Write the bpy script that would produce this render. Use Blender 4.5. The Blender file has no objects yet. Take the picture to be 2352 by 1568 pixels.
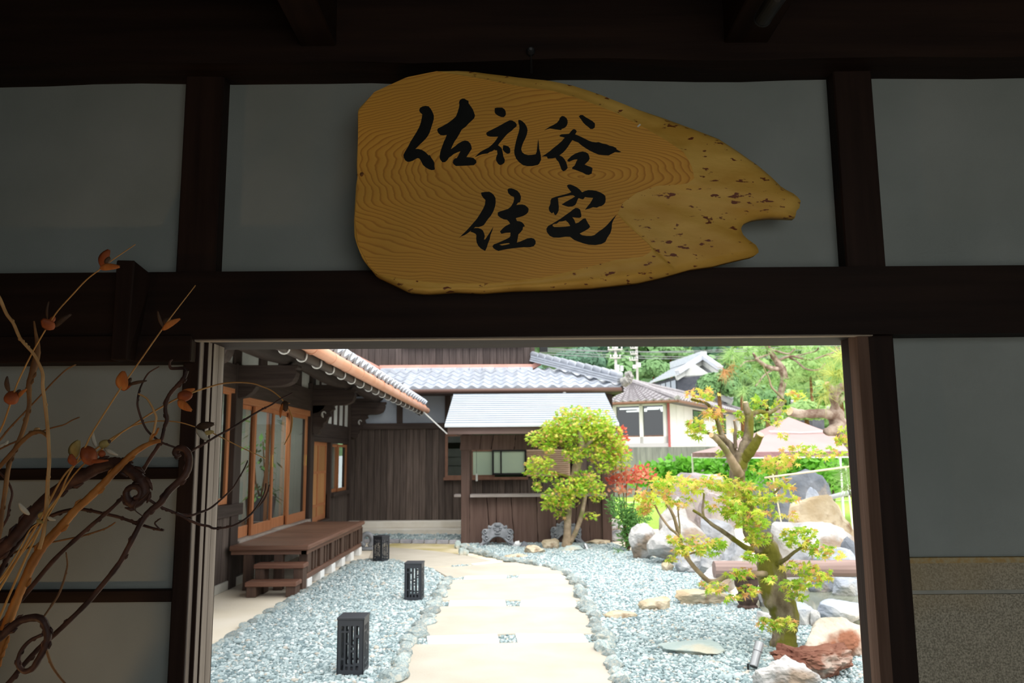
import bpy, bmesh, math, random
import numpy as np
from mathutils import Vector, Matrix, noise
from mathutils.geometry import tessellate_polygon
random.seed(7); np.random.seed(7)
SC = bpy.context.scene
COL = SC.collection
PI = math.pi
# ---------------------------------------------------------------- camera
CAM_H = 1.5
FPX, PITCH, ROLL = 1830.0, math.atan(262/1830.0), 0.0080
cam_d = bpy.data.cameras.new('camera')
cam = bpy.data.objects.new('camera', cam_d); COL.objects.link(cam)
_U0 = Vector((0, -math.sin(PITCH), math.cos(PITCH))); _F = Vector((0, math.cos(PITCH), math.sin(PITCH))); _R0 = Vector((1, 0, 0))
CR = _R0*math.cos(ROLL) - _U0*math.sin(ROLL); CU = _U0*math.cos(ROLL) + _R0*math.sin(ROLL)
cam.matrix_world = Matrix(((CR.x, CU.x, -_F.x, 0), (CR.y, CU.y, -_F.y, 0), (CR.z, CU.z, -_F.z, CAM_H), (0, 0, 0, 1)))
cam_d.sensor_width = 36.0
cam_d.lens = FPX/2352*36.0
cam_d.clip_start = 0.05; cam_d.clip_end = 600
cam_d.dof.use_dof = True; cam_d.dof.focus_distance = 2.1; cam_d.dof.aperture_fstop = 7.1
SC.camera = cam
# ---------------------------------------------------------------- light
world = bpy.data.worlds.new('overcast_sky'); SC.world = world; world.use_nodes = True
wn = world.node_tree.nodes; wl = world.node_tree.links
bg = wn['Background']
tc = wn.new('ShaderNodeTexCoord'); sx = wn.new('ShaderNodeSeparateXYZ'); rp = wn.new('ShaderNodeValToRGB')
wl.new(tc.outputs['Generated'], sx.inputs[0]); wl.new(sx.outputs['Z'], rp.inputs[0]); wl.new(rp.outputs[0], bg.inputs[0])
rp.color_ramp.elements[0].position = 0.0; rp.color_ramp.elements[0].color = (.60, .63, .66, 1)
rp.color_ramp.elements[1].position = 0.9; rp.color_ramp.elements[1].color = (1.0, 1.0, 1.0, 1)
SKY = 2.75
bg.inputs[1].default_value = SKY
sun_d = bpy.data.lights.new('sun', 'SUN'); sun_d.energy = 2.8; sun_d.angle = math.radians(40); sun_d.color = (1, .98, .94)
sun = bpy.data.objects.new('sun', sun_d); COL.objects.link(sun)
sun.rotation_euler = (math.radians(36), math.radians(14), 0); sun.location = (0, 8, 30)
# warm lamp on the floor that lights the branch arrangement from below
lamp_d = bpy.data.lights.new('floor_spot', 'SPOT'); lamp_d.energy = 15.0; lamp_d.color = (1, .58, .25)
lamp_d.spot_size = math.radians(75); lamp_d.spot_blend = .8; lamp_d.shadow_soft_size = .04
lamp = bpy.data.objects.new('floor_spot', lamp_d); COL.objects.link(lamp)
lamp.location = (-1.75, 1.25, .35)
lamp.rotation_euler = (Vector((-.85, 1.85, 1.3)) - Vector(lamp.location)).to_track_quat('-Z', 'Y').to_euler()
vs = SC.view_settings
SC.display_settings.display_device = 'sRGB'
vs.view_transform = 'Standard'; vs.look = 'None'; vs.gamma = 1.0; vs.exposure = 0.0; vs.use_curve_mapping = False
SC.cycles.max_bounces = 7; SC.cycles.diffuse_bounces = 4; SC.cycles.glossy_bounces = 3; SC.cycles.transmission_bounces = 4
SC.cycles.transparent_max_bounces = 8; SC.cycles.sample_clamp_indirect = 6.0
SC.cycles.caustics_reflective = False; SC.cycles.caustics_refractive = False
SC.cycles.use_denoising = True

# ---------------------------------------------------------------- helpers: measuring from the station point of the camera
def ray(px, py): return _F + CR*((px-1176)/FPX) + CU*((784-py)/FPX)
ORG = Vector((0, 0, CAM_H))
def P(px, py, Y): d = ray(px, py); return ORG + d*(Y/d.y)
def G(px, py, z=0.0): d = ray(px, py); return ORG + d*((z-CAM_H)/d.z)
def PX(px, py, X): d = ray(px, py); return ORG + d*(X/d.x)
# ---------------------------------------------------------------- helpers: meshes
WL = {}
def setp(o, label=None, cat=None, group=None, kind=None):
    if label: o['label'] = label
    if cat: o['category'] = cat
    if group: o['group'] = group
    if kind: o['kind'] = kind
    return o
def empty(name, loc=(0, 0, 0), label=None, cat=None, group=None, kind=None):
    o = bpy.data.objects.new(name, None); COL.objects.link(o); o.location = loc; o.empty_display_size = .1
    WL[o] = Vector(loc); return setp(o, label, cat, group, kind)
def link(o, parent=None):
    COL.objects.link(o)
    if parent is not None: o.parent = parent
    return o
class MB:
    def __init__(s): s.v = []; s.f = []; s.mi = []
    def add(s, vs, fs, m=0):
        n = len(s.v); s.v.extend([tuple(v) for v in vs]); s.f.extend([[i+n for i in f] for f in fs]); s.mi.extend([m]*len(fs)); return s
    def hexa(s, p, m=0):   # 0-3 bottom ring, 4-7 top ring
        return s.add(p, [(3, 2, 1, 0), (4, 5, 6, 7), (0, 1, 5, 4), (1, 2, 6, 5), (2, 3, 7, 6), (3, 0, 4, 7)], m)
    def box(s, x0, y0, z0, x1, y1, z1, m=0):
        if x1 < x0: x0, x1 = x1, x0
        if y1 < y0: y0, y1 = y1, y0
        if z1 < z0: z0, z1 = z1, z0
        return s.hexa([(x0, y0, z0), (x1, y0, z0), (x1, y1, z0), (x0, y1, z0), (x0, y0, z1), (x1, y0, z1), (x1, y1, z1), (x0, y1, z1)], m)
    def beam(s, p, q, w, h, up=(0, 0, 1), m=0):
        p, q = Vector(p), Vector(q); d = (q-p).normalized(); r = d.cross(Vector(up)).normalized(); u = r.cross(d)
        c = [(-w/2, -h/2), (w/2, -h/2), (w/2, h/2), (-w/2, h/2)]
        a = [p+r*x+u*y for x, y in c]; b = [q+r*x+u*y for x, y in c]
        return s.add(a+b, [(3, 2, 1, 0), (4, 5, 6, 7), (0, 1, 5, 4), (1, 2, 6, 5), (2, 3, 7, 6), (3, 0, 4, 7)], m)
    def tube(s, pts, rad, n=8, m=0, wob=0):
        pts = [Vector(p) for p in pts]; k = len(pts)
        rs = rad if isinstance(rad, (list, tuple)) else [rad]*k
        vs = []; prev = None
        for i, p in enumerate(pts):
            t = (pts[min(i+1, k-1)] - pts[max(i-1, 0)]).normalized()
            if prev is None:
                a = Vector((0, 0, 1)) if abs(t.z) < .9 else Vector((1, 0, 0)); r = t.cross(a).normalized()
            else:
                r = (prev - t*prev.dot(t)).normalized()
            prev = r; u = t.cross(r)
            for j in range(n):
                an = 2*PI*j/n; rr = rs[i]*(1 + (random.uniform(-wob, wob) if wob else 0))
                vs.append(p + (r*math.cos(an) + u*math.sin(an))*rr)
        fs = [(i*n+j, i*n+(j+1) % n, (i+1)*n+(j+1) % n, (i+1)*n+j) for i in range(k-1) for j in range(n)]
        fs += [tuple(range(n-1, -1, -1)), tuple((k-1)*n+j for j in range(n))]
        return s.add(vs, fs, m)
    def prism(s, loop, off, holes=(), m=0):
        off = Vector(off); loops = [[Vector(p) for p in loop]] + [[Vector(p) for p in h] for h in holes]
        tris = tessellate_polygon(loops); flat = [p for l in loops for p in l]; n = len(flat)
        fs = [tuple(t) for t in tris] + [tuple(i+n for i in reversed(t)) for t in tris]
        b = 0
        for l in loops:
            k = len(l)
            fs += [(b+i, b+(i+1) % k, b+(i+1) % k+n, b+i+n) for i in range(k)]; b += k
        return s.add(flat + [p+off for p in flat], fs, m)
    def mesh(s, name, off=Vector((0, 0, 0)), smooth=False, bevel=0, recalc=True):
        me = bpy.data.meshes.new(name)
        me.from_pydata([(v[0]-off[0], v[1]-off[1], v[2]-off[2]) for v in s.v], [], s.f)
        if any(s.mi): me.polygons.foreach_set('material_index', s.mi)
        if bevel or recalc:
            bm = bmesh.new(); bm.from_mesh(me)
            if recalc: bmesh.ops.recalc_face_normals(bm, faces=bm.faces)
            if bevel: bmesh.ops.bevel(bm, geom=list(bm.edges), offset=bevel, segments=1, affect='EDGES', clamp_overlap=True)
            bm.to_mesh(me); bm.free()
        if smooth: me.polygons.foreach_set('use_smooth', [True]*len(me.polygons))
        me.update(); return me
    def build(s, name, mats, parent=None, smooth=False, bevel=0, recalc=True, **k):
        off = WL.get(parent, Vector((0, 0, 0)))
        me = s.mesh(name, off, smooth, bevel, recalc)
        for m in (mats if isinstance(mats, (list, tuple)) else [mats]): me.materials.append(m)
        o = link(bpy.data.objects.new(name, me), parent); WL[o] = off
        return setp(o, **k)
def inst(name, me, parent, M4, **k):
    """one more piece that shares mesh data; M4 is its world matrix"""
    o = link(bpy.data.objects.new(name, me), parent); off = WL.get(parent, Vector((0, 0, 0)))
    o.matrix_local = Matrix.Translation(-off) @ M4; WL[o] = off
    return setp(o, **k)
def copy_tree(o, loc, rotz=None, parent=None, **k):
    kids = list(o.children)
    c = o.copy(); COL.objects.link(c)
    if parent is None:
        c.location = loc
        if rotz is not None: c.rotation_euler = (0, 0, rotz)
    else: c.parent = parent
    for ch in kids: copy_tree(ch, None, None, c)
    return setp(c, **k)
def pieces(o): return o
def smooth_pts(pts, n=4):
    """Catmull-Rom through tuples of any length"""
    P_ = [np.array(p, float) for p in pts]; out = []
    for i in range(len(P_)-1):
        p0, p1, p2, p3 = P_[max(i-1, 0)], P_[i], P_[i+1], P_[min(i+2, len(P_)-1)]
        for k in range(n):
            t = k/n
            out.append(.5*((2*p1)+(-p0+p2)*t+(2*p0-5*p1+4*p2-p3)*t*t+(-p0+3*p1-3*p2+p3)*t**3))
    out.append(P_[-1]); return out
def ico(sub=1):
    bm = bmesh.new(); bmesh.ops.create_icosphere(bm, subdivisions=sub, radius=1)
    v = np.array([x.co[:] for x in bm.verts]); f = np.array([[a.index for a in x.verts] for x in bm.faces]); bm.free(); return v, f
# ---------------------------------------------------------------- helpers: materials
def mat(name, c1, c2=None, scale=6, stretch=(1, 1, 1), rough=.75, bump=0.0, bscale=None, spec=.3, metal=0, rand=0.0, lo=.35, hi=.65,
        detail=4, c3=None, s3=3, lo3=.5, hi3=.62, coords='Object', trans=0, bdist=.01):
    m = bpy.data.materials.new(name); m.use_nodes = True; nt = m.node_tree; N = nt.nodes; L = nt.links
    b = N['Principled BSDF']; b.inputs['Roughness'].default_value = rough; b.inputs['Metallic'].default_value = metal
    b.inputs['Specular IOR Level'].default_value = spec
    t = N.new('ShaderNodeTexCoord'); mp = N.new('ShaderNodeMapping'); mp.inputs['Scale'].default_value = stretch
    L.new(t.outputs[coords], mp.inputs[0])
    oi = N.new('ShaderNodeObjectInfo')
    vm = N.new('ShaderNodeVectorMath'); vm.operation = 'ADD'
    sc = N.new('ShaderNodeMath'); sc.operation = 'MULTIPLY'; sc.inputs[1].default_value = 37.0
    L.new(oi.outputs['Random'], sc.inputs[0]); L.new(mp.outputs[0], vm.inputs[0]); L.new(sc.outputs[0], vm.inputs[1])
    vec = vm.outputs[0] if rand else mp.outputs[0]
    col = None
    def nz(s, d=detail):
        n = N.new('ShaderNodeTexNoise'); n.inputs['Scale'].default_value = s; n.inputs['Detail'].default_value = d; L.new(vec, n.inputs[0]); return n
    def mixc(fac, a, bb):
        x = N.new('ShaderNodeMix'); x.data_type = 'RGBA'; L.new(fac, x.inputs[0])
        for sock, val in ((x.inputs[6], a), (x.inputs[7], bb)):
            if isinstance(val, tuple): sock.default_value = (*val, 1)
            else: L.new(val, sock)
        return x.outputs[2]
    def rng(o, l, h):
        r = N.new('ShaderNodeMapRange'); r.inputs[1].default_value = l; r.inputs[2].default_value = h; L.new(o, r.inputs[0]); return r.outputs[0]
    if c2 is not None: col = mixc(rng(nz(scale).outputs[0], lo, hi), c1, c2)
    else: col = c1
    if c3 is not None: col = mixc(rng(nz(s3).outputs[0], lo3, hi3), col, c3)
    if rand:
        h = N.new('ShaderNodeHueSaturation'); r = N.new('ShaderNodeMapRange'); L.new(oi.outputs['Random'], r.inputs[0])
        r.inputs[3].default_value = 1-rand; r.inputs[4].default_value = 1+rand; L.new(r.outputs[0], h.inputs['Value'])
        if isinstance(col, tuple): h.inputs['Color'].default_value = (*col, 1)
        else: L.new(col, h.inputs['Color'])
        col = h.outputs[0]
    if isinstance(col, tuple): b.inputs['Base Color'].default_value = (*col, 1)
    else: L.new(col, b.inputs['Base Color'])
    if bump:
        bp = N.new('ShaderNodeBump'); bp.inputs['Strength'].default_value = bump; bp.inputs['Distance'].default_value = bdist
        L.new(nz(bscale or scale*3).outputs[0], bp.inputs['Height']); L.new(bp.outputs[0], b.inputs['Normal'])
    if trans:
        # thin leaf: light comes through
        tr = N.new('ShaderNodeBsdfTranslucent'); ms = N.new('ShaderNodeMixShader'); ms.inputs[0].default_value = trans
        if isinstance(col, tuple): tr.inputs[0].default_value = (*col, 1)
        else: L.new(col, tr.inputs[0])
        L.new(b.outputs[0], ms.inputs[1]); L.new(tr.outputs[0], ms.inputs[2]); L.new(ms.outputs[0], N['Material Output'].inputs[0])
    return m
def glass(name, tint=(.9, .95, .95), refl=1.0, rough=0.0):
    m = bpy.data.materials.new(name); m.use_nodes = True; nt = m.node_tree; N = nt.nodes; L = nt.links; N.remove(N['Principled BSDF'])
    tr = N.new('ShaderNodeBsdfTransparent'); tr.inputs[0].default_value = (*tint, 1)
    gl = N.new('ShaderNodeBsdfGlossy'); gl.inputs['Roughness'].default_value = rough; gl.inputs[0].default_value = (refl, refl, refl, 1)
    fr = N.new('ShaderNodeFresnel'); fr.inputs[0].default_value = 1.52
    mu = N.new('ShaderNodeMath'); mu.operation = 'MULTIPLY_ADD'; mu.inputs[1].default_value = 1.6; mu.inputs[2].default_value = .02; mu.use_clamp = True
    ge = N.new('ShaderNodeNewGeometry'); ff = N.new('ShaderNodeMath'); ff.operation = 'SUBTRACT'; ff.inputs[0].default_value = 1; L.new(ge.outputs['Backfacing'], ff.inputs[1])  # the pane's rear face only lets light out
    m2_ = N.new('ShaderNodeMath'); m2_.operation = 'MULTIPLY'; L.new(mu.outputs[0], m2_.inputs[0]); L.new(ff.outputs[0], m2_.inputs[1])
    mx = N.new('ShaderNodeMixShader'); L.new(fr.outputs[0], mu.inputs[0]); L.new(m2_.outputs[0], mx.inputs[0]); L.new(tr.outputs[0], mx.inputs[1]); L.new(gl.outputs[0], mx.inputs[2])
    L.new(mx.outputs[0], N['Material Output'].inputs[0]); return m
def emit(name, c, s):
    m = bpy.data.materials.new(name); m.use_nodes = True; b = m.node_tree.nodes['Principled BSDF']
    b.inputs['Emission Color'].default_value = (*c, 1); b.inputs['Emission Strength'].default_value = s; b.inputs['Base Color'].default_value = (*c, 1); return m
# timber grain runs along z / x / y
def wood(name, c1, c2, axis='z', rough=.7, bump=.25, rand=.18, spec=.25, sc=1.0):
    st = {'z': (14, 14, .8), 'x': (.8, 14, 14), 'y': (14, .8, 14)}[axis]
    return mat(name, c1, c2, scale=2.2*sc, stretch=st, rough=rough, bump=bump, bscale=5*sc, rand=rand, spec=spec, lo=.3, hi=.7, bdist=.004)
DARK_Z = wood('dark_timber_upright', (.016, .0085, .006), (.030, .016, .011), 'z', rough=.65, spec=.12)
DARK_X = wood('dark_timber_level', (.013, .007, .005), (.026, .014, .0095), 'x', rough=.65, spec=.12)
DARK_Y = wood('dark_timber_deep', (.013, .007, .005), (.026, .014, .0095), 'y', rough=.65, spec=.12)
# ================================================================ THE GATE ROOM (inside, dark)
PLASTER = mat('grey_green_plaster', (.265, .292, .272), (.310, .336, .314), scale=3, rough=.95, bump=.35, bscale=260, spec=.05, bdist=.002)
GREYWOOD_Z = wood('weathered_wood_upright', (.15, .125, .105), (.30, .26, .225), 'z', rough=.85, bump=.7, rand=.05, spec=.1, sc=.8)
GREYWOOD_X = wood('weathered_wood_level', (.24, .195, .15), (.44, .375, .30), 'x', rough=.85, bump=.6, rand=.05, spec=.1, sc=.8)
BROWNWOOD_Z = wood('brown_jamb_wood', (.075, .042, .028), (.16, .10, .072), 'z', rough=.75, spec=.1, bump=.8, rand=.04, sc=.8)
YW, YPOST, YLIN, YTOP = 2.20, 2.15, 2.12, 2.07
def zat(py, Y, px=1176): return P(px, py, Y).z
def xat(px, py, Y): return P(px, py, Y).x
zb_top = zat(139, YTOP)          # underside of the top beam
z_l1, z_l0 = zat(618, YLIN), zat(773, YLIN)
HEAD = zat(793, 2.32)            # underside of the door head, outer edge
XL0, XL1 = xat(384, 1540, YPOST), xat(424, 1540, YPOST)      # left door post
XR0, XR1 = xat(2031, 1500, YPOST), xat(2111, 1540, YPOST)    # right door post
XR0 = xat(1967, 800, YPOST)
wall = empty('wall_front', (0, YW, 0), kind='structure')
OUT = 2.34                        # outer face of the front wall
def panel(x0, z0, x1, z1): MB().box(x0, YW, z0, x1, OUT, z1).build('plaster_panel', PLASTER, wall)
UL0, UL1 = xat(416, 380, YPOST), xat(505, 380, YPOST)
UR0, UR1 = xat(1928, 380, YPOST), xat(2018, 380, YPOST)
panel(-2.7, z_l1-.02, UL0+.02, zb_top+.1); panel(UL1-.02, z_l1-.02, UR0+.02, zb_top+.1); panel(UR1-.02, z_l1-.02, 2.7, zb_top+.1)
z_r1 = zat(1278, YW, 2200)        # top of the washed stone dado on the right
panel(XR1-.02, z_r1, 2.7, z_l0+.03)
zl_rail = zat(832, YLIN, 200)
rails = [(zat(1074, 2.18, 200), zat(1101, 2.18, 200)), (zat(1355, 2.18, 200), zat(1383, 2.18, 200))]
panel(-2.7, rails[0][0]-.005, XL0+.02, zl_rail+.02); panel(-2.7, rails[1][0]-.005, XL0+.02, rails[0][1]+.005); panel(-2.7, 0, XL0+.02, rails[1][1]+.005)
def wavy_beam(name, x0, x1, y0, y1, z0, z1, m, amp=.004, n=40):
    b = MB(); vs = []
    for i in range(n+1):
        x = x0+(x1-x0)*i/n; d = amp*(noise.noise(Vector((x*2.3, z0*7, 0)))*1.6+noise.noise(Vector((x*9, z0*3, 2)))*.6)
        vs += [(x, y0, z0+d), (x, y1, z0+d), (x, y1, z1), (x, y0, z1)]
    fs = []
    for i in range(n):
        a = i*4; c = a+4
        for k in range(4): fs.append((a+k, a+(k+1) % 4, c+(k+1) % 4, c+k))
    fs += [(3, 2, 1, 0), (n*4, n*4+1, n*4+2, n*4+3)]
    b.add(vs, fs); return b.build(name, m, wall)
wavy_beam('top_beam', -2.7, 2.7, YTOP, OUT+.06, zb_top, zb_top+.42, DARK_X, .006)
wavy_beam('lintel_beam', -2.7, 2.7, YLIN, OUT, z_l0, z_l1, DARK_X, .0012)
b = MB(); b.box(UL0, YPOST, z_l1, UL1, OUT, zb_top+.05); b.build('post', DARK_Z, wall, bevel=.004)
b = MB(); b.box(UR0, YPOST, z_l1, UR1, OUT, zb_top+.05); b.build('post', DARK_Z, wall, bevel=.004)
b = MB(); b.box(XL0, YPOST, 0, XL1, OUT, z_l0+.01); b.build('post', DARK_Z, wall, bevel=.004)
b = MB(); b.box(XR0, YPOST, 0, XR1, 2.248, z_l0+.01); b.build('post', DARK_Z, wall, bevel=.004)
for a, c in rails: MB().box(-2.7, 2.175, c, XL0+.01, 2.25, a).build('rail', DARK_X, wall, bevel=.003)
# hanging door track box on the left with its bracket
x_tr = xat(285, 720, YLIN-.02)
MB().box(-2.7, YLIN-.006, zl_rail, XL0+.035, YW+.02, z_l0+.012).build('door_track', DARK_X, wall, bevel=.003)
b = MB(); xb0, xb1 = xat(262, 815, 2.09), xat(300, 815, 2.09)
zt = zat(603, 2.10, 300)
b.hexa([(xb0, 2.07, zl_rail), (xb1, 2.07, zl_rail), (xb1, 2.13, zl_rail), (xb0, 2.13, zl_rail), (xb0, 2.07, zt), (xb1+.004, 2.07, zt), (xb1+.03, 2.13, zt-.03), (xb0, 2.13, zt)])
b.build('track_bracket', DARK_Z, wall, bevel=.003)
# washed-pebble dado on the right: lower and upper band with a smooth groove strip between
STONEDADO = mat('washed_pebble_render', (.25, .23, .17), (.52, .47, .36), scale=210, rough=.9, bump=.8, bscale=230, c3=(.40, .31, .17), s3=2.2, lo3=.52, hi3=.75, spec=.15, bdist=.006, detail=2)
DADOCAP = mat('dado_stained_top', (.42, .28, .11), (.44, .37, .22), scale=90, rough=.9, bump=.6, bscale=150, spec=.1, bdist=.004)
STRIP = mat('smooth_mortar', (.33, .33, .28), (.38, .37, .32), scale=30, rough=.9)
zg1, zg0 = zat(1352, YW, 2200), zat(1362, YW, 2200)
MB().box(XR1-.01, YW-.018, zg1, 2.7, OUT, z_r1-.014).build('dado_band', STONEDADO, wall)
MB().box(XR1-.01, YW-.020, z_r1-.014, 2.7, OUT-.01, z_r1).build('dado_cap', DADOCAP, wall)
MB().box(XR1-.01, YW-.010, zg0, 2.7, OUT, zg1).build('dado_groove', STRIP, wall)
MB().box(XR1-.01, YW-.018, 0, 2.7, OUT, zg0).build('dado_band', STONEDADO, wall)
# ---------------------------------------------------------------- door frame
door = empty('door_1', (0, YLIN, 0), kind='structure')
xs1 = XL1
def upright(name, x0, x1, y0, y1, m, lab=None):
    MB().box(x0, y0, 0, x1, y1, HEAD+.03).build(name, m, door, bevel=.0015)
# left: two track lips with a dark groove between, then the weathered outer jamb
upright('track_lip', XL1-.004, XL1+.001, 2.152, 2.178, GREYWOOD_Z)
upright('track_groove', XL1-.004, XL1+.0115, 2.178, 2.181, DARK_Z)
upright('track_lip', XL1-.004, XL1+.0115, 2.181, 2.208, GREYWOOD_Z)
upright('track_groove', XL1-.004, XL1+.0150, 2.208, 2.211, DARK_Z)
upright('jamb', XL1-.004, XL1+.0150, 2.211, 2.250, GREYWOOD_Z)
upright('jamb', XL1-.004, XL1+.0145, 2.252, 2.293, GREYWOOD_Z)
upright('jamb', XR0-.002, XR0+.03, YPOST-.012, YPOST+.045, BROWNWOOD_Z)
upright('jamb', XR0+.001, XR0+.03, YPOST+.050, YPOST+.102, BROWNWOOD_Z)
upright('jamb', XR0+.012, XR0+.03, YPOST+.04, YPOST+.06, DARK_Z)
def headrail(y0, y1, z0, m, t=.04): MB().box(XL1-.01, y0, z0, XR0+.04, y1, z0+t).build('head_rail', m, door, bevel=.0015)
headrail(YLIN+.012, YLIN+.034, z_l0-.004, GREYWOOD_X, .02)
headrail(YLIN+.034, YLIN+.06, z_l0+.004, DARK_X, .02)
headrail(YLIN+.06, YLIN+.125, HEAD, GREYWOOD_X, .06)
headrail(YLIN+.127, YLIN+.20, HEAD-.001, GREYWOOD_X, .06)
MB().box(-.86, YLIN+.03, -.02, .96, OUT+.03, .035).build('sill', GREYWOOD_X, door, bevel=.004)
# ---------------------------------------------------------------- rest of the room
EARTH = mat('tamped_earth', (.07, .06, .05), (.10, .09, .075), scale=4, rough=.95, bump=.4)
MB().box(-2.8, -2.1, -.12, 2.8, OUT, 0).build('floor', EARTH, kind='structure')
CEIL = wood('ceiling_boards', (.014, .010, .008), (.026, .018, .014), 'y')
ceil = empty('ceiling', (0, 0, 3.02), kind='structure')
for i in range(14):
    MB().box(-2.8+i*.4, -2.1, 3.02, -2.804+i*.4+.4, OUT+.1, 3.05).build('ceiling_board', CEIL, ceil)
zj = zat(106, YTOP, 730)
for pa, pb in ((690, 772), (1664, 1765)):
    MB().box(xat(pa, 105, YTOP), -2.1, zj, xat(pb, 105, YTOP), YTOP+.05, zj+.14).build('joist', DARK_Y, ceil, bevel=.004)
for xx in (-1.75, 1.75): MB().box(xx, -2.1, zj, xx+.09, YTOP+.05, zj+.14).build('joist', DARK_Y, ceil, bevel=.004)
MB().box(-2.8, -2.1, 3.05, 2.8, OUT+.1, 3.2).build('ceiling_slab', CEIL, ceil)
MB().box(-2.85, -2.1, 0, -2.7, OUT, 3.05).build('wall_left', DARK_Y, kind='structure')
MB().box(2.7, -2.1, 0, 2.85, OUT, 3.05).build('wall_right', PLASTER, kind='structure')
MB().box(-40, -60, -.3, 40, -2.1, -.002).build('forecourt', mat('forecourt_concrete', (.48, .46, .42), (.54, .52, .48), scale=1, rough=.9), kind='structure')
wb = empty('wall_back', (0, -2.1, 0), kind='structure')
BX0, BX1, BZ = -.20, 2.68, 2.85
MB().box(-2.7, -2.1, 0, BX0, -1.95, 3.05).build('plaster_panel', PLASTER, wb)
MB().box(BX1, -2.1, 0, 2.7, -1.95, 3.05).build('plaster_panel', PLASTER, wb)
MB().box(BX0, -2.1, BZ, BX1, -1.95, 3.05).build('lintel_beam', DARK_X, wb)
# ceiling spotlight (dark, off) at the upper right
BLACKMET = mat('black_metal', (.012, .013, .014), (.02, .02, .022), scale=8, rough=.45, spec=.4)
c0, c1 = P(1752, 42, 1.86), P(1790, -14, 1.74)
r_ = empty('ceiling_spotlight', c1, 'black cylinder spotlight under the ceiling above the right post', 'spotlight')
d_ = (c0-c1).normalized()
MB().tube([c1-d_*.02, c1, c0-d_*.004, c0], [.016, .021, .021, .019], 20).build('lamp_body', BLACKMET, r_, smooth=False)
MB().tube([c0-d_*.002, c0+d_*.003], .0225, 20).build('rim', BLACKMET, r_)
MB().tube([c1, Vector((c1.x, c1.y, 3.02))], .006, 8).build('stem', BLACKMET, r_)
MB().tube([Vector((c1.x, c1.y, 3.0)), Vector((c1.x, c1.y, 3.02))], .03, 16).build('ceiling_plate', BLACKMET, r_)
# dark ceramic insulator on the top beam
kc = P(1219, 118, YTOP-.006)
r_ = empty('insulator_knob', kc, 'small dark round knob on the top beam above the sign', 'knob')
MB().tube([kc+Vector((0, .012, 0)), kc+Vector((0, -.004, 0)), kc+Vector((0, -.010, 0))], [.012, .012, .008], 16).build('knob_body', BLACKMET, r_)
MB().tube([kc+Vector((0, -.009, 0)), kc+Vector((0, -.014, 0))], .004, 10).build('screw', mat('screw_steel', (.25, .25, .25), rough=.4, metal=1), r_)

# ================================================================ SIGN BOARD
def zz(ox, oy, s, pts): return [(ox+x/s, oy+y/s) for x, y in pts]
SY = 2.045
def SP(px, py, dy=0.0): return P(px, py, SY+dy)
S_OUT = zz(780, 120, 2.138, [(85, 285), (88, 400), (80, 560), (84, 588), (118, 598), (82, 622), (76, 650), (68, 800), (65, 900), (100, 1000), (165, 1080), (250, 1120), (330, 1160), (420, 1168), (560, 1158), (700, 1163), (850, 1152), (1050, 1147), (1250, 1137), (1480, 1112), (1600, 1085), (1740, 1045), (1850, 1030), (1950, 1005), (2060, 980), (2085, 960), (2075, 930), (2030, 900), (2000, 870), (1993, 840), (2010, 815), (2060, 795), (2150, 785), (2255, 798), (2272, 780), (2262, 762), (2285, 745), (2293, 700), (2260, 670), (2200, 640), (2150, 590), (2080, 530), (1980, 460), (1880, 395), (1750, 345), (1600, 290), (1450, 240), (1300, 180), (1150, 130), (1000, 105), (850, 92), (620, 70), (560, 72), (480, 88), (330, 120), (230, 160), (150, 210), (92, 268)])
S_IN = zz(780, 120, 2.138, [(93, 290), (170, 195), (330, 122), (480, 92), (520, 100), (700, 130), (900, 170), (1050, 190), (1200, 235), (1340, 290), (1480, 360), (1600, 430), (1690, 490), (1730, 560), (1742, 620), (1700, 648), (1560, 655), (1460, 690), (1390, 740), (1365, 795), (1425, 862), (1510, 920), (1535, 975), (1490, 1003), (1350, 1020), (1200, 1060), (1000, 1105), (750, 1135), (500, 1135), (300, 1112), (200, 1092), (145, 1050), (90, 940), (75, 820), (88, 620), (88, 600), (88, 575)])
CXs, CYs = 1300.0, 400.0
def rad_at(poly, a):
    dx, dy = math.cos(a), math.sin(a); best = None
    for i in range(len(poly)):
        x0, y0 = poly[i]; x1, y1 = poly[(i+1) % len(poly)]
        ex, ey = x1-x0, y1-y0; den = dx*ey-dy*ex
        if abs(den) < 1e-9: continue
        t = ((x0-CXs)*ey-(y0-CYs)*ex)/den; u = ((x0-CXs)*dy-(y0-CYs)*dx)/den
        if t > 0 and -1e-6 <= u <= 1+1e-6 and (best is None or t < best): best = t
    return best or 1.0
signc = SP(CXs, CYs)
sign = empty('sign_board', signc, 'golden live-edge wooden sign with black brush calligraphy hung over the doorway', 'sign')
NA = 420
rings = []; b = MB()
prof = [(0, .0), (.33, 0), (.66, 0), (1.0, 0), (1.12, .010), (1.38, .016), (1.7, .022), (1.9, .030), (2.0, .042), (2.0, .066)]
for i in range(NA):
    a = 2*PI*i/NA; ri = rad_at(S_IN, a); ro = max(rad_at(S_OUT, a), ri+1.0)
    for q, dy in prof[1:]:
        if q <= 1: r = ri*q; d = 0
        else:
            t = q-1; r = ri+(ro-ri)*t
            wdt = (ro-ri)/860
            d = min(dy, .004+wdt*.16*t+ (dy if q >= 1.9 else 0))
            if 1 < q < 1.95: d += .0035*noise.noise(Vector((r*math.cos(a)*.02, r*math.sin(a)*.05, 3)))*min(1, wdt*12)
        p = SP(CXs+r*math.cos(a), CYs+r*math.sin(a)); p = P(CXs+r*math.cos(a), CYs+r*math.sin(a), SY); b.v.append((p.x, SY+max(d, 0 if q <= 1 else .0008), p.z))
npf = len(prof)-1
b.v.append(tuple(signc)); b.v.append((signc.x, SY+.066, signc.z))
cA, cB = len(b.v)-2, len(b.v)-1
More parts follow.
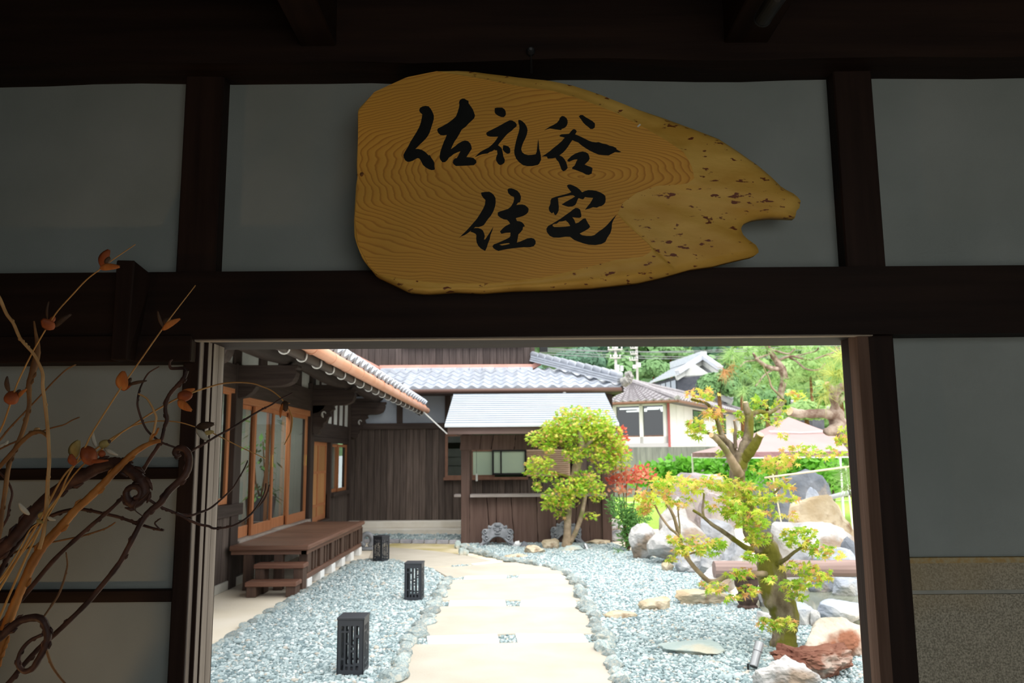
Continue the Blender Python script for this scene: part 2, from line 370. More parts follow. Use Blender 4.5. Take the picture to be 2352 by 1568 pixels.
for i in range(NA):
    j = (i+1) % NA
    b.f.append([cA, i*npf, j*npf]); b.mi.append(0)
    for k in range(npf-1): b.f.append([i*npf+k, i*npf+k+1, j*npf+k+1, j*npf+k]); b.mi.append(0 if k < 2 else 1)
    b.f.append([cB, j*npf+npf-1, i*npf+npf-1]); b.mi.append(1)
# planed grain: warped growth rings
def grain_mat():
    m = bpy.data.materials.new('planed_pine_grain'); m.use_nodes = True; nt = m.node_tree; N = nt.nodes; L = nt.links; bs = N['Principled BSDF']
    t = N.new('ShaderNodeTexCoord'); mp = N.new('ShaderNodeMapping'); mp.inputs['Scale'].default_value = (.75, 0.3, 2.1); mp.inputs['Location'].default_value = (-.03, 0, .02)
    L.new(t.outputs['Object'], mp.inputs[0])
    n1 = N.new('ShaderNodeTexNoise'); n1.inputs['Scale'].default_value = 2.6; n1.inputs['Detail'].default_value = 2; L.new(mp.outputs[0], n1.inputs[0])
    n2 = N.new('ShaderNodeTexNoise'); n2.inputs['Scale'].default_value = 14; n2.inputs['Detail'].default_value = 2; L.new(mp.outputs[0], n2.inputs[0])
    ln = N.new('ShaderNodeVectorMath'); ln.operation = 'LENGTH'; L.new(mp.outputs[0], ln.inputs[0])
    a1 = N.new('ShaderNodeMath'); a1.operation = 'MULTIPLY_ADD'; a1.inputs[1].default_value = .26; L.new(n1.outputs[0], a1.inputs[0]); L.new(ln.outputs['Value'], a1.inputs[2])
    a2 = N.new('ShaderNodeMath'); a2.operation = 'MULTIPLY_ADD'; a2.inputs[1].default_value = .018; L.new(n2.outputs[0], a2.inputs[0]); L.new(a1.outputs[0], a2.inputs[2])
    fr = N.new('ShaderNodeMath'); fr.operation = 'MULTIPLY'; fr.inputs[1].default_value = 62; L.new(a2.outputs[0], fr.inputs[0])
    sn = N.new('ShaderNodeMath'); sn.operation = 'FRACT'; L.new(fr.outputs[0], sn.inputs[0])
    cr = N.new('ShaderNodeValToRGB'); e = cr.color_ramp.elements
    e[0].position = 0; e[0].color = (.80, .41, .065, 1); e[1].position = .62; e[1].color = (.74, .36, .052, 1)
    x = e.new(.86); x.color = (.52, .205, .026, 1); x = e.new(1.0); x.color = (.76, .38, .058, 1)
    L.new(sn.outputs[0], cr.inputs[0])
    n3 = N.new('ShaderNodeTexNoise'); n3.inputs['Scale'].default_value = 2.2; L.new(mp.outputs[0], n3.inputs[0])
    mr = N.new('ShaderNodeMapRange'); mr.inputs[1].default_value = .35; mr.inputs[2].default_value = .7; mr.inputs[3].default_value = .0; mr.inputs[4].default_value = .38; L.new(n3.outputs[0], mr.inputs[0])
    mx = N.new('ShaderNodeMix'); mx.data_type = 'RGBA'; L.new(mr.outputs[0], mx.inputs[0]); L.new(cr.outputs[0], mx.inputs[6]); mx.inputs[7].default_value = (.40, .24, .045, 1)
    L.new(mx.outputs[2], bs.inputs['Base Color']); bs.inputs['Roughness'].default_value = .5; bs.inputs['Specular IOR Level'].default_value = .25
    return m
GRAIN = grain_mat()
LIVE = mat('live_edge_wood', (.60, .33, .05), (.76, .47, .105), scale=5, stretch=(1, 1, 2.6), rough=.55, bump=.35, bscale=26, c3=(.17, .045, .014), s3=30, lo3=.625, hi3=.655, spec=.3, bdist=.004, detail=5)
bo_ = b.build('board', [GRAIN, LIVE], sign, recalc=True)
for pl_ in bo_.data.polygons: pl_.use_smooth = pl_.material_index == 1
INK = mat('black_ink', (.0035, .0040, .0035), (.007, .0078, .007), scale=20, rough=.6, spec=.2)
CH = {
 'sa': (910, 210, 7.84, [
  [(415,330),(430,295),(470,270),(530,258),(585,268),(625,315),(655,370),(678,430),(678,490),(660,560),(635,640),(622,680),(598,750),(560,815),(520,862),(470,912),(430,950),(390,990),(345,1035),(400,1035),(460,1050),(520,1085),(585,1150),(605,1140),(630,1190),(670,1245),(690,1290),(688,1340),(697,1395),(680,1410),(640,1415),(590,1400),(530,1365),(480,1320),(440,1240),(415,1205),(385,1198),(350,1215),(300,1245),(250,1262),(205,1265),(165,1240),(135,1190),(130,1140),(160,1080),(210,1000),(260,900),(310,820),(360,740),(410,650),(440,570),(460,480),(470,410),(440,385),(420,360)],
  [(1130,190),(1150,150),(1190,127),(1230,130),(1270,155),(1300,165),(1305,215),(1350,275),(1385,330),(1405,390),(1420,430),(1405,480),(1350,535),(1310,570),(1250,635),(1180,685),(1140,760),(1100,830),(1050,900),(1010,980),(985,1040),(1060,985),(1120,935),(1190,895),(1240,882),(1290,892),(1330,930),(1350,970),(1362,1030),(1330,1080),(1290,1140),(1265,1180),(1330,1185),(1390,1195),(1440,1240),(1445,1280),(1400,1325),(1300,1332),(1180,1338),(1075,1340),(1035,1310),(1018,1280),(1030,1235),(1055,1205),(1090,1200),(1120,1150),(1155,1075),(1100,1095),(1035,1125),(1000,1155),(950,1190),(920,1235),(880,1270),(830,1272),(790,1220),(780,1180),(795,1090),(820,1010),(860,900),(890,840),(910,780),(850,790),(800,785),(760,750),(738,700),(750,665),(820,630),(920,575),(1010,510),(1075,450),(1105,375),(1130,290),(1138,240)]]),
 'rei': (1080, 230, 8.711, [
  [(490,160),(540,148),(640,148),(690,185),(710,230),(715,280),(700,315),(670,337),(620,335),(560,310),(510,275),(488,240)],
  [(322,650),(370,620),(450,580),(550,530),(640,480),(730,430),(790,402),(840,405),(900,440),(930,480),(930,520),(880,560),(830,610),(760,660),(710,710),(660,770),(610,830),(570,880),(555,900),(600,930),(635,970),(645,1020),(655,1070),(665,1130),(695,1190),(685,1250),(640,1285),(600,1297),(560,1275),(520,1210),(515,1160),(530,1110),(545,1075),(535,1000),(510,1000),(480,990),(440,1020),(390,1035),(350,1065),(300,1070),(240,1080),(170,1105),(90,1138),(130,1100),(200,1035),(290,985),(370,945),(440,885),(500,820),(540,760),(560,728),(480,730),(400,728),(340,710),(322,680)],
  [(660,900),(710,905),(765,925),(800,970),(802,1040),(780,1065),(740,1070),(700,1045),(665,1010),(650,985)],
  [(962,395),(1000,395),(1050,425),(1100,475),(1135,540),(1148,600),(1135,680),(1105,760),(1060,850),(1035,920),(1020,980),(1040,1040),(1090,1080),(1160,1098),(1240,1092),(1310,1080),(1330,1030),(1340,950),(1350,850),(1360,770),(1372,850),(1380,970),(1400,1040),(1415,1120),(1420,1190),(1380,1270),(1350,1295),(1250,1315),(1150,1318),(1060,1300),(980,1240),(920,1170),(885,1080),(880,1010),(895,920),(920,810),(945,720),(970,640),(985,570),(980,500),(962,450)]]),
 'tani': (1230, 240, 9.224, [
  [(180,555),(230,515),(300,470),(380,430),(450,390),(500,330),(515,280),(560,242),(610,250),(655,285),(680,335),(682,390),(665,440),(630,485),(585,505),(560,510),(545,540),(500,535),(430,525),(370,515),(300,505),(240,525)],
  [(918,250),(950,222),(1000,222),(1060,265),(1130,305),(1200,345),(1255,395),(1262,430),(1255,485),(1215,517),(1165,517),(1120,475),(1060,430),(1010,380),(970,320)],
  [(510,655),(550,630),(640,625),(710,618),(750,570),(780,535),(815,518),(860,540),(872,575),(840,630),(900,655),(970,685),(1050,725),(1130,765),(1200,790),(1280,800),(1340,795),(1420,825),(1500,840),(1570,870),(1640,885),(1710,920),(1720,950),(1760,975),(1820,1000),(1770,1012),(1690,1005),(1600,1050),(1550,1078),(1460,1072),(1340,1060),(1240,1020),(1140,970),(1050,915),(970,860),(910,805),(860,785),(780,755),(740,810),(690,890),(630,970),(570,1030),(505,1075),(560,1100),(610,1150),(650,1220),(670,1290),(682,1340),(660,1370),(625,1400),(585,1410),(550,1375),(520,1290),(490,1215),(440,1160),(425,1125),(350,1140),(260,1145),(240,1100),(180,1098),(125,1105),(200,1060),(300,990),(380,920),(470,850),(550,780),(620,700),(570,685),(515,675)],
  [(672,1180),(700,1150),(760,1090),(840,1040),(930,1005),(1000,993),(1070,1010),(1120,1045),(1135,1090),(1148,1140),(1125,1190),(1080,1235),(1040,1270),(1110,1300),(1170,1320),(1210,1350),(1200,1410),(1190,1460),(1130,1490),(1070,1480),(1000,1440),(920,1410),(840,1380),(775,1360),(780,1330),(830,1290),(860,1220),(890,1160),(830,1165),(770,1185),(715,1210),(685,1200)]]),
 'juu': (1040, 420, 9.225, [
  [(597,205),(680,190),(770,185),(820,210),(870,255),(905,320),(910,410),(895,500),(860,600),(810,690),(750,760),(700,830),(660,890),(600,920),(540,935),(480,930),(430,975),(370,1020),(320,1060),(250,1105),(180,1130),(130,1170),(200,1095),(290,1010),(380,910),(440,840),(510,760),(580,650),(640,550),(680,460),(692,360),(650,320),(610,265)],
  [(375,1030),(410,975),(470,955),(540,955),(600,975),(640,1010),(665,1070),(680,1130),(660,1200),(690,1195),(730,1130),(790,1040),(858,925),(840,1000),(800,1100),(780,1200),(750,1270),(720,1370),(685,1440),(640,1415),(590,1385),(540,1330),(505,1260),(495,1180),(500,1110),(480,1075),(430,1050)],
  ([(1160,140),(1190,115),(1240,112),(1300,130),(1370,165),(1420,225),(1445,290),(1440,350),(1425,405),(1380,420),(1345,470),(1400,460),(1470,455),(1530,470),(1580,510),(1608,545),(1600,610),(1560,660),(1490,700),(1420,720),(1335,745),(1360,805),(1420,812),(1470,835),(1510,880),(1528,920),(1490,930),(1480,990),(1440,1040),(1390,1090),(1380,1160),(1360,1260),(1420,1245),(1500,1210),(1580,1175),(1660,1163),(1720,1180),(1755,1230),(1755,1285),(1715,1340),(1640,1360),(1500,1360),(1380,1370),(1260,1385),(1150,1400),(1050,1420),(970,1440),(910,1415),(860,1380),(840,1340),(870,1300),(930,1280),(1010,1245),(1110,1200),(1200,1155),(1220,1120),(1222,1050),(1130,1055),(1030,1075),(1000,1030),(1050,970),(1120,910),(1215,865),(1190,820),(1150,780),(1080,770),(1010,735),(955,690),(950,625),(1010,600),(1090,575),(1170,550),(1230,500),(1280,420),(1300,350),(1295,295),(1230,270),(1180,220),(1165,180)],
   [(985,1305),(1080,1285),(1190,1270),(1210,1290),(1140,1308),(1040,1325)])]),
 'taku': (1230, 410, 9.225, [
  [(665,150),(690,128),(740,125),(800,145),(870,180),(930,225),(970,270),(990,290),(1050,262),(1120,242),(1200,245),(1290,260),(1370,290),(1440,330),(1480,370),(1488,440),(1480,500),(1450,545),(1400,580),(1350,590),(1300,615),(1220,605),(1150,630),(1050,660),(1100,590),(1160,520),(1200,450),(1220,408),(1110,400),(1050,390),(1010,440),(960,430),(915,410),(890,450),(870,510),(840,560),(780,590),(700,597),(640,580),(555,548),(620,505),(700,460),(780,415),(840,380),(800,355),(740,355),(650,370),(560,390),(475,410),(485,500),(495,600),(490,680),(460,740),(430,775),(405,765),(380,710),(350,740),(325,720),(295,690),(280,630),(290,590),(315,540),(320,460),(340,420),(400,395),(480,370),(580,345),(680,318),(760,285),(730,250),(690,200)],
  ([(850,620),(900,625),(945,655),(960,710),(972,770),(970,815),(930,830),(860,825),(780,815),(820,870),(850,950),(910,930),(960,890),(1010,850),(1060,840),(1085,890),(1110,940),(1145,990),(1158,1025),(1110,1070),(1040,1110),(935,1165),(990,1200),(1080,1215),(1180,1215),(1250,1195),(1340,1120),(1430,1060),(1510,990),(1590,900),(1650,830),(1720,760),(1640,900),(1620,960),(1615,1060),(1590,1150),(1530,1240),(1480,1340),(1400,1385),(1270,1408),(1130,1400),(1010,1370),(900,1330),(820,1300),(730,1230),(640,1230),(500,1250),(380,1248),(300,1210),(240,1130),(230,1060),(270,1000),(340,965),(430,910),(530,850),(640,770),(740,700),(800,650)],
   [(640,885),(690,930),(720,970),(735,1005),(640,1018),(520,1025),(400,1025),(365,1005),(365,970),(400,960),(450,955),(500,910),(570,905)])]),
}
for key, (ox, oy, s, polys) in CH.items():
    b = MB()
    for poly in polys:
        holes = []
        if isinstance(poly, tuple): poly, hole = poly; holes = [[SP(x, y, -.0006) for x, y in zz(ox, oy, s, hole)]]
        b.prism([SP(x, y, -.0006) for x, y in zz(ox, oy, s, poly)], (0, .0008, 0), holes)
    b.build('character', INK, sign)
ck = SP(1467.5, 289, -.001); MB().beam(ck-Vector((.004, 0, .003)), ck+Vector((.004, 0, .004)), .004, .003, (0, 1, 0)).build('pale_chip', mat('pale_chip', (.7, .68, .6)), sign)
kn = SP(824, 401, .004); b = MB(); b.tube([kn+Vector((.0, .012, .002)), kn+Vector((.010, -.003, -.001)), kn+Vector((.020, .004, 0))], [.008, .007, .003], 8); b.build('knot', mat('dark_knot', (.16, .06, .015), (.28, .12, .03), scale=60), sign, smooth=True)
b = MB(); ww = P(1219, 140, YTOP-.005)
b.tube([kc+Vector((0, -.012, -.004)), SP(1219, 168, .045)], .0007, 6); b.tube([kc+Vector((.001, -.012, -.004)), SP(1222.5, 169, .045)], .0007, 6)
b.build('hanging_wire', BLACKMET, sign)
# ================================================================ DRIED BRANCHES standing in a tall jar left of the doorway
TWIG_O = mat('orange_bark', (.24, .080, .013), (.42, .165, .035), scale=9, stretch=(3, 3, 1), rough=.6, bump=.4, bscale=60, spec=.3, bdist=.002)
TWIG_D = mat('dark_purple_bark', (.026, .012, .0095), (.085, .038, .025), scale=22, rough=.55, bump=.6, bscale=70, spec=.25, bdist=.002)
TWIG_B = mat('brown_bark', (.12, .052, .017), (.23, .11, .036), scale=20, rough=.65, bump=.4, bscale=70, bdist=.002)
TWIG_T = mat('tan_bark', (.36, .19, .065), (.50, .29, .12), scale=18, rough=.6, bump=.3, bscale=80, bdist=.002)
STEM = mat('straw_stem', (.40, .18, .04), (.50, .26, .07), scale=12, rough=.5)
LEAF_O = mat('orange_dry_leaf', (.52, .15, .03), (.70, .27, .07), scale=60, stretch=(1, 1, .2), rough=.6, trans=.25)
LEAF_R = mat('russet_dry_leaf', (.25, .055, .015), (.40, .10, .03), scale=40, rough=.6, trans=.2)
LEAF_K = mat('dark_dry_leaf', (.05, .028, .018), (.10, .055, .03), scale=40, rough=.6, trans=.15)
LEAF_P = mat('pale_dry_leaf', (.50, .46, .36), (.62, .58, .48), scale=40, rough=.65, trans=.2)
LEAF_G = mat('olive_dry_leaf', (.30, .22, .07), (.45, .34, .12), scale=40, rough=.6, trans=.2)
JAR = Vector((-1.22, 1.68, .80))
JARMAT = mat('dark_glazed_jar', (.03, .022, .018), (.06, .045, .035), scale=5, rough=.35, spec=.5)
jar = empty('floor_jar', (JAR.x, JAR.y, 0), 'tall dark glazed floor jar holding the dried branches', 'jar')
b = MB(); prof = [(.10, 0), (.15, .05), (.20, .30), (.21, .45), (.17, .62), (.12, .72), (.13, .80), (.115, .80), (.105, .72), (.15, .6), (.18, .42), (.12, .06)]
n = 32
for r, z in prof:
    for j in range(n): b.v.append((JAR.x+r*math.cos(2*PI*j/n), JAR.y+r*math.sin(2*PI*j/n), z))
for i in range(len(prof)-1):
    for j in range(n): b.f.append([i*n+j, i*n+(j+1) % n, (i+1)*n+(j+1) % n, (i+1)*n+j])
b.f += [list(range(n-1, -1, -1)), [(len(prof)-1)*n+j for j in range(n)]]; b.mi = [0]*len(b.f)
b.build('jar_body', JARMAT, jar, smooth=True)
def px_line(pts, Y0, Y1=None, n=5):
    """pixels -> smooth 3D line whose distance runs from Y0 to Y1"""
    Y1 = Y0 if Y1 is None else Y1
    s = smooth_pts(pts, n); k = len(s)-1
    return [P(q[0], q[1], Y0+(Y1-Y0)*i/k) for i, q in enumerate(s)]
def rad_line(ws, k, Y): # widths in pixels at the given distance -> radii
    out = []
    for i in range(k):
        t = i/(k-1)*(len(ws)-1); a = int(min(t, len(ws)-2)); out.append((ws[a]+(ws[a+1]-ws[a])*(t-a))/2*Y/FPX)
    return out
def limb(b, pts, ws, Y0, Y1=None, root=False, buds=0, n=8, knob=0.0):
    line = px_line(pts, Y0, Y1)
    if root:
        j = JAR + Vector((random.uniform(-.06, .06), random.uniform(-.06, .06), -.02))
        p0 = line[0]; d0 = (line[0]-line[min(4, len(line)-1)]).normalized()
        mid = p0 + d0*.12; pre = []
        for t in (0, .3, .6, .85): # quadratic from the jar mouth to the first seen point
            pre.append(j*(1-t)**2 + mid*2*t*(1-t) + p0*t*t)
        line = pre+line
        bottom = j + (pre[0]-pre[1]).normalized()*.05; bottom = Vector((JAR.x+(j.x-JAR.x)*.4, JAR.y+(j.y-JAR.y)*.4, .25)); line = [bottom]+line
    r = rad_line(ws, len(line), (Y0+(Y1 or Y0))/2)
    r = [x*(1+knob*noise.noise(Vector((i*.9, Y0*31, ws[0])))) for i, x in enumerate(r)]
    b.tube(line, r, n)
    for _ in range(buds):
        i = random.randrange(2, len(line)-2); p = line[i]; t = (line[i+1]-line[i-1]).normalized()
        s = t.cross(Vector((0, 1, 0))).normalized()*random.choice((-1, 1)); rr = r[i]
        q = p+s*rr*.8; b.tube([q-t*rr*.9, q+s*rr*.35, q+t*rr*1.2+s*rr*.35], [rr*.3, rr*.45, rr*.12], 5)
    return line
def branch(label, m, pts, ws, Y0, Y1=None, root=True, buds=0, twigs=(), knob=.15, n=10, cat='branch', name='dried_branch', grp=None):
    r = empty(name, tuple(JAR), label, cat, grp)
    b = MB(); limb(b, pts, ws, Y0, Y1, root, buds, n, knob); b.build('main_stem', m, r, smooth=True)
    for tw in twigs:
        tp, tws, ty0, ty1 = tw[:4]; b = MB(); limb(b, tp, tws, ty0, ty1, False, tw[5] if len(tw) > 5 else 3, 7, .1)
        b.build('twig', tw[4] if len(tw) > 4 and tw[4] else m, r, smooth=True)
    return r
branch('thick orange-brown branch rising in one long diagonal, tan twig hooked over its tip', TWIG_O,
  [(-40,1585),(0,1482),(14,1441),(25,1410),(40,1373),(56,1335),(75,1292),(99,1254),(124,1226),(152,1195),(174,1170),(199,1148),(222,1126),(240,1108),(258,1088),(278,1068),(298,1048),(316,1034),(334,1023),(356,1014),(369,1012)],
  [24, 22, 20, 20, 19, 18, 17, 15, 13, 8], 1.66, 1.70, buds=14,
  twigs=[([(90,1260),(99,1229),(104,1189),(108,1142),(110,1095),(110,1104),(113,1059),(112,1025),(110,992),(107,959),(103,923),(98,887),(98,858),(88,832),(75,810),(47,778),(31,743),(15,721),(0,687),(-14,662)], [9, 9, 8, 8, 7, 7, 8], 1.66, 1.62, TWIG_T, 8),
         ([(343,1018),(347,1003),(352,994),(356,976),(359,958),(354,945),(347,930),(336,914),(318,904)], [6, 5, 5, 4], 1.70, 1.69, TWIG_T, 0),
         ([(345,1014),(352,1000),(358,996),(364,983)], [6, 6, 5], 1.70, 1.69, None, 0)])
branch('thick dark purple branch ending in a tight spiral curl', TWIG_D,
  [(-60,1330),(0,1267),(28,1239),(56,1205),(84,1170),(115,1139),(150,1114),(187,1095),(224,1074),(245,1067),(263,1063),(281,1068),(298,1079),(314,1092),(327,1108),(333,1124),(329,1139),(318,1152),(305,1156),(294,1146),(291,1130),(300,1119),(313,1118),(322,1128),(318,1141),(308,1143)],
  [24, 26, 27, 27, 28, 27, 26, 24, 22, 15, 11, 8], 1.74, 1.70, buds=24, n=12,
  twigs=[([(311,1157),(308,1166),(313,1174),(329,1186)], [3, 3, 2], 1.70, 1.70, None, 0), ([(320,1150),(333,1140),(345,1126)], [4, 3, 2], 1.70, 1.69, None, 0)])
branch('long dark branch ending in a round hook beside the left door post', TWIG_D,
  [(-35,1625),(22,1566),(47,1535),(87,1491),(118,1463),(162,1422),(202,1382),(245,1331),(276,1291),(296,1255),(314,1220),(327,1195),(345,1173),(370,1153),(387,1128),(414,1103),(428,1086),(435,1062),(432,1041),(421,1030),(408,1030),(402,1039),(407,1046),(415,1043)],
  [11, 11, 11, 11, 12, 12, 13, 15, 17, 16, 15, 13, 9], 1.70, 1.74, buds=16,
  twigs=[([(330,1139),(350,1152),(370,1164),(392,1173),(414,1181),(439,1183),(457,1177),(479,1169),(497,1156),(517,1138),(535,1120),(552,1092),(563,1072),(569,1057)], [7, 6, 5, 4, 3], 1.73, 1.80, None, 8),
         ([(404,1178),(419,1185),(437,1195),(459,1204),(480,1208),(491,1213),(517,1211),(540,1205),(568,1188),(586,1169),(601,1146),(609,1126),(611,1110)], [6, 6, 5, 4, 3], 1.74, 1.81, None, 8),
         ([(570,1187),(583,1173),(604,1151),(614,1131),(619,1113)], [4, 4, 3], 1.80, 1.82, None, 4),
         ([(411,1030),(396,1025),(374,1017),(356,1005),(338,988),(327,967),(318,940),(316,923),(320,898),(329,876),(340,858),(352,849),(365,842)], [4, 5, 5, 5, 4, 3], 1.74, 1.70, None, 5),
         ([(433,1041),(452,1028),(474,1016),(498,1001),(532,983),(568,960),(598,942),(624,929),(644,916),(672,902)], [5, 5, 5, 4, 3], 1.74, 1.84, None, 9)])
branch('dark gnarled upright branch with a forked crooked tip near the door post', TWIG_D,
  [(-60,1500),(30,1400),(120,1290),(200,1215),(262,1162),(309,1112),(329,1079),(345,1052),(363,1025),(372,1007),(378,981),(384,963),(380,941),(384,918),(394,900),(410,883),(423,867),(429,849)],
  [10, 10, 9, 9, 9, 10, 10, 11], 1.78, 1.72, buds=18, knob=.3,
  twigs=[([(427,856),(424,846),(405,846),(392,845),(390,832),(396,825)], [9, 8, 7, 6, 3], 1.72, 1.72, None, 0)])
branch('dark budded branch running nearly level below the spiral curl', TWIG_D,
  [(-50,1395),(0,1316),(22,1273),(62,1223),(87,1204),(115,1186),(143,1175),(174,1169),(202,1171),(233,1178),(269,1186),(296,1195),(323,1204),(345,1211),(365,1216),(376,1217)],
  [11, 11, 10, 9, 7, 7, 6, 5], 1.80, 1.76, buds=26,
  twigs=[([(368,1216),(356,1202),(362,1195),(369,1190)], [4, 4, 3], 1.76, 1.75, None, 1)])
branch('fine grey-brown twig with small buds below the level dark branch', TWIG_B,
  [(-40,1370),(0,1304),(31,1270),(84,1253),(134,1242),(187,1231),(207,1225),(238,1215),(254,1207),(265,1199)], [5, 5, 4, 4, 3], 1.82, 1.80, buds=8)
branch('purple-brown branch looping in a ring at the lower left corner', TWIG_D,
  [(-60,1510),(0,1463),(25,1441),(47,1425),(75,1418),(96,1422),(107,1441),(110,1463),(103,1488),(89,1513),(75,1534),(56,1541),(43,1528),(43,1510),(53,1488),(72,1469),(98,1457)],
  [18, 18, 17, 16, 16, 14, 11, 9, 8], 1.60, 1.60, buds=14,
  twigs=[([(99,1418),(118,1391),(134,1366),(145,1338),(152,1312),(155,1296),(152,1268)], [4, 5, 5, 4, 3], 1.60, 1.63, TWIG_B, 5),
         ([(106,1490),(118,1525),(134,1550),(149,1568),(168,1590)], [6, 5, 4], 1.60, 1.60, TWIG_B, 3)])
branch('rough brown upright branch with a swollen pointed dark tip', TWIG_B,
  [(-24,1310),(0,1217),(3,1189),(12,1127),(18,1081),(25,1054),(36,1028),(49,999),(60,965),(67,932),(67,905),(67,880),(75,854),(85,815),(86,790),(82,765),(78,737)],
  [12, 11, 10, 10, 10, 10, 9, 12, 16, 9, 3], 1.76, 1.72, buds=10)
branch('brown arched branch bending over to the tan twig, a pale knot on top', TWIG_B,
  [(-40,1110),(0,1070),(22,1046),(45,1019),(67,999),(83,991),(98,993),(109,1002)], [10, 10, 10, 10, 9, 7], 1.70, 1.66, buds=4,
  twigs=[([(78,994),(83,986),(89,985)], [7, 9, 6], 1.68, 1.67, TWIG_T, 0)])
branch('thin straight brown twig pointing up right under the left lintel', TWIG_B,
  [(-40,1058),(0,1010),(22,983),(60,943),(98,903),(125,874),(152,849),(174,837)], [5, 5, 4, 4, 3], 1.84, 1.82, buds=6)
branch('thin twig with white buds reaching right past the tan twig', TWIG_B,
  [(-30,1050),(4,1029),(36,1014),(70,1000),(114,984),(147,975),(165,965),(182,958)], [4, 4, 4, 3, 3], 1.80, 1.76, buds=6,
  twigs=[([(2,1030),(6,1022),(14,1018),(18,1011)], [5, 9, 7, 4], 1.80, 1.80, LEAF_P, 0)])
branch('dark curved twig at the left edge behind the brown upright branch', TWIG_D,
  [(-30,1290),(0,1220),(17,1189),(22,1161),(28,1133),(19,1108),(0,1086),(-20,1070)], [6, 6, 5, 5], 1.86, 1.86, buds=4)
# ---- straw stems threaded with dry leaves and pods
def petal(a, bpt, w, Y, m, parent, cup=.25, dy=-.01, name='leaf', serr=.03):
    """oval leaf from pixel a (base) to pixel bpt (tip), w pixels wide; cupped, so it keeps some depth"""
    A, B = P(a[0], a[1], Y), P(bpt[0], bpt[1], Y+dy); d = B-A; L = d.length; t = d/L
    s = t.cross(Vector((0, 1, 0))).normalized(); nrm = s.cross(t).normalized(); W = w*Y/FPX/2
    n = 11; b = MB(); prof = [math.sin(PI*(.04+.92*(i/(n-1))**.85))**.75 for i in range(n)]
    vs = []
    for i in range(n):
        u = i/(n-1); k = prof[i]*W*(1+random.uniform(-serr, serr))
        for q in (-1, -.55, 0, .55, 1):
            vs.append(A + d*u + s*q*k + nrm*(cup*W*(q*q) - .12*L*math.sin(PI*u)))
    fs = [(i*5+j, i*5+j+1, (i+1)*5+j+1, (i+1)*5+j) for i in range(n-1) for j in range(4)]
    b.add(vs, fs)
    o = b.build(name, m, parent, smooth=True, recalc=False)
    md = o.modifiers.new('thickness', 'SOLIDIFY'); md.thickness = .0005
    return o
def pod(c, w, h, Y, m, parent, ang=0):
    C = P(c[0], c[1], Y); k = Y/FPX; b = MB(); pts = []; rs = []
    ax = Vector((math.sin(ang), 0, math.cos(ang)))
    for i in range(9):
        u = i/8*2-1; pts.append(C+ax*(u*h/2*k)); rs.append(max(.0006, w/2*k*math.sqrt(max(0, 1-u*u))*(1-.15*u)))
    b.tube(pts, rs, 12); return b.build('pod', m, parent, smooth=True)
def stem(label, segs, items):
    r = empty('dried_leaf_stem', tuple(JAR), label, 'stem'); b = MB()
    for i, (pts, ws, y0, y1) in enumerate(segs): limb(b, pts, ws, y0, y1, i == 0, 0, 6)
    b.build('stalk', STEM, r, smooth=True)
    for it in items:
        if it[0] == 'L': petal(it[1], it[2], it[3], it[4], it[5], r, *(it[6:]))
        else: pod(it[1], it[2], it[3], it[4], it[5], r, *(it[6:]))
    return r
stem('tallest straw stem with three clusters of orange leaves, its tip above the left lintel beam',
  [([(-40,1085),(0,990),(9,970),(22,932),(40,880),(73,812),(91,780),(128,720),(166,677),(199,642),(229,619),(261,595),(311,561)], [4, 4, 4, 3, 3, 2.6, 2], 1.70, 1.62)],
  [('L', (231,612), (249,573), 26, 1.63, LEAF_R), ('P', (247,598), 12, 20, 1.62, LEAF_K, .5), ('L', (229,615), (274,612), 17, 1.62, LEAF_O, .3),
   ('L', (123,756), (96,734), 26, 1.65, LEAF_R, .3, -.02), ('L', (109,732), (112,692), 6, 1.66, LEAF_K), ('L', (126,750), (163,721), 14, 1.66, LEAF_K), ('P', (121,733), 12, 16, 1.66, LEAF_R, .6),
   ('P', (27,913), 30, 34, 1.68, LEAF_R, .3), ('L', (20,900), (16,864), 12, 1.69, LEAF_K), ('P', (43,900), 10, 14, 1.70, LEAF_K, .5), ('L', (40,914), (61,893), 10, 1.69, LEAF_O)])
stem('straw stem with one bright orange narrow leaf high above the doorway corner',
  [([(-30,1490),(0,1416),(56,1288),(93,1211),(109,1176),(137,1136),(156,1092),(194,1030),(214,990),(274,896),(296,865),(373,755),(394,726),(449,655)], [5, 5, 4.5, 4, 4, 3.6, 3, 2], 1.64, 1.62)],
  [('L', (373,757), (414,732), 15, 1.60, LEAF_O, .1), ('L', (375,752), (362,714), 8, 1.63, LEAF_K), ('P', (384,737), 18, 20, 1.64, LEAF_K, .6),
   ('L', (281,896), (283,852), 30, 1.63, LEAF_O, .12), ('L', (294,884), (337,874), 8, 1.65, LEAF_K), ('P', (297,874), 10, 16, 1.65, LEAF_K, .5), ('L', (281,896), (304,880), 12, 1.66, LEAF_R),
   ('L', (165,1052), (180,1011), 28, 1.67, LEAF_G, .2), ('P', (205,1045), 46, 32, 1.64, LEAF_R, 1.2), ('L', (170,1069), (162,1043), 20, 1.62, LEAF_R), ('P', (234,1041), 16, 16, 1.66, LEAF_R), ('L', (201,1061), (249,1057), 9, 1.64, LEAF_R, .2)])
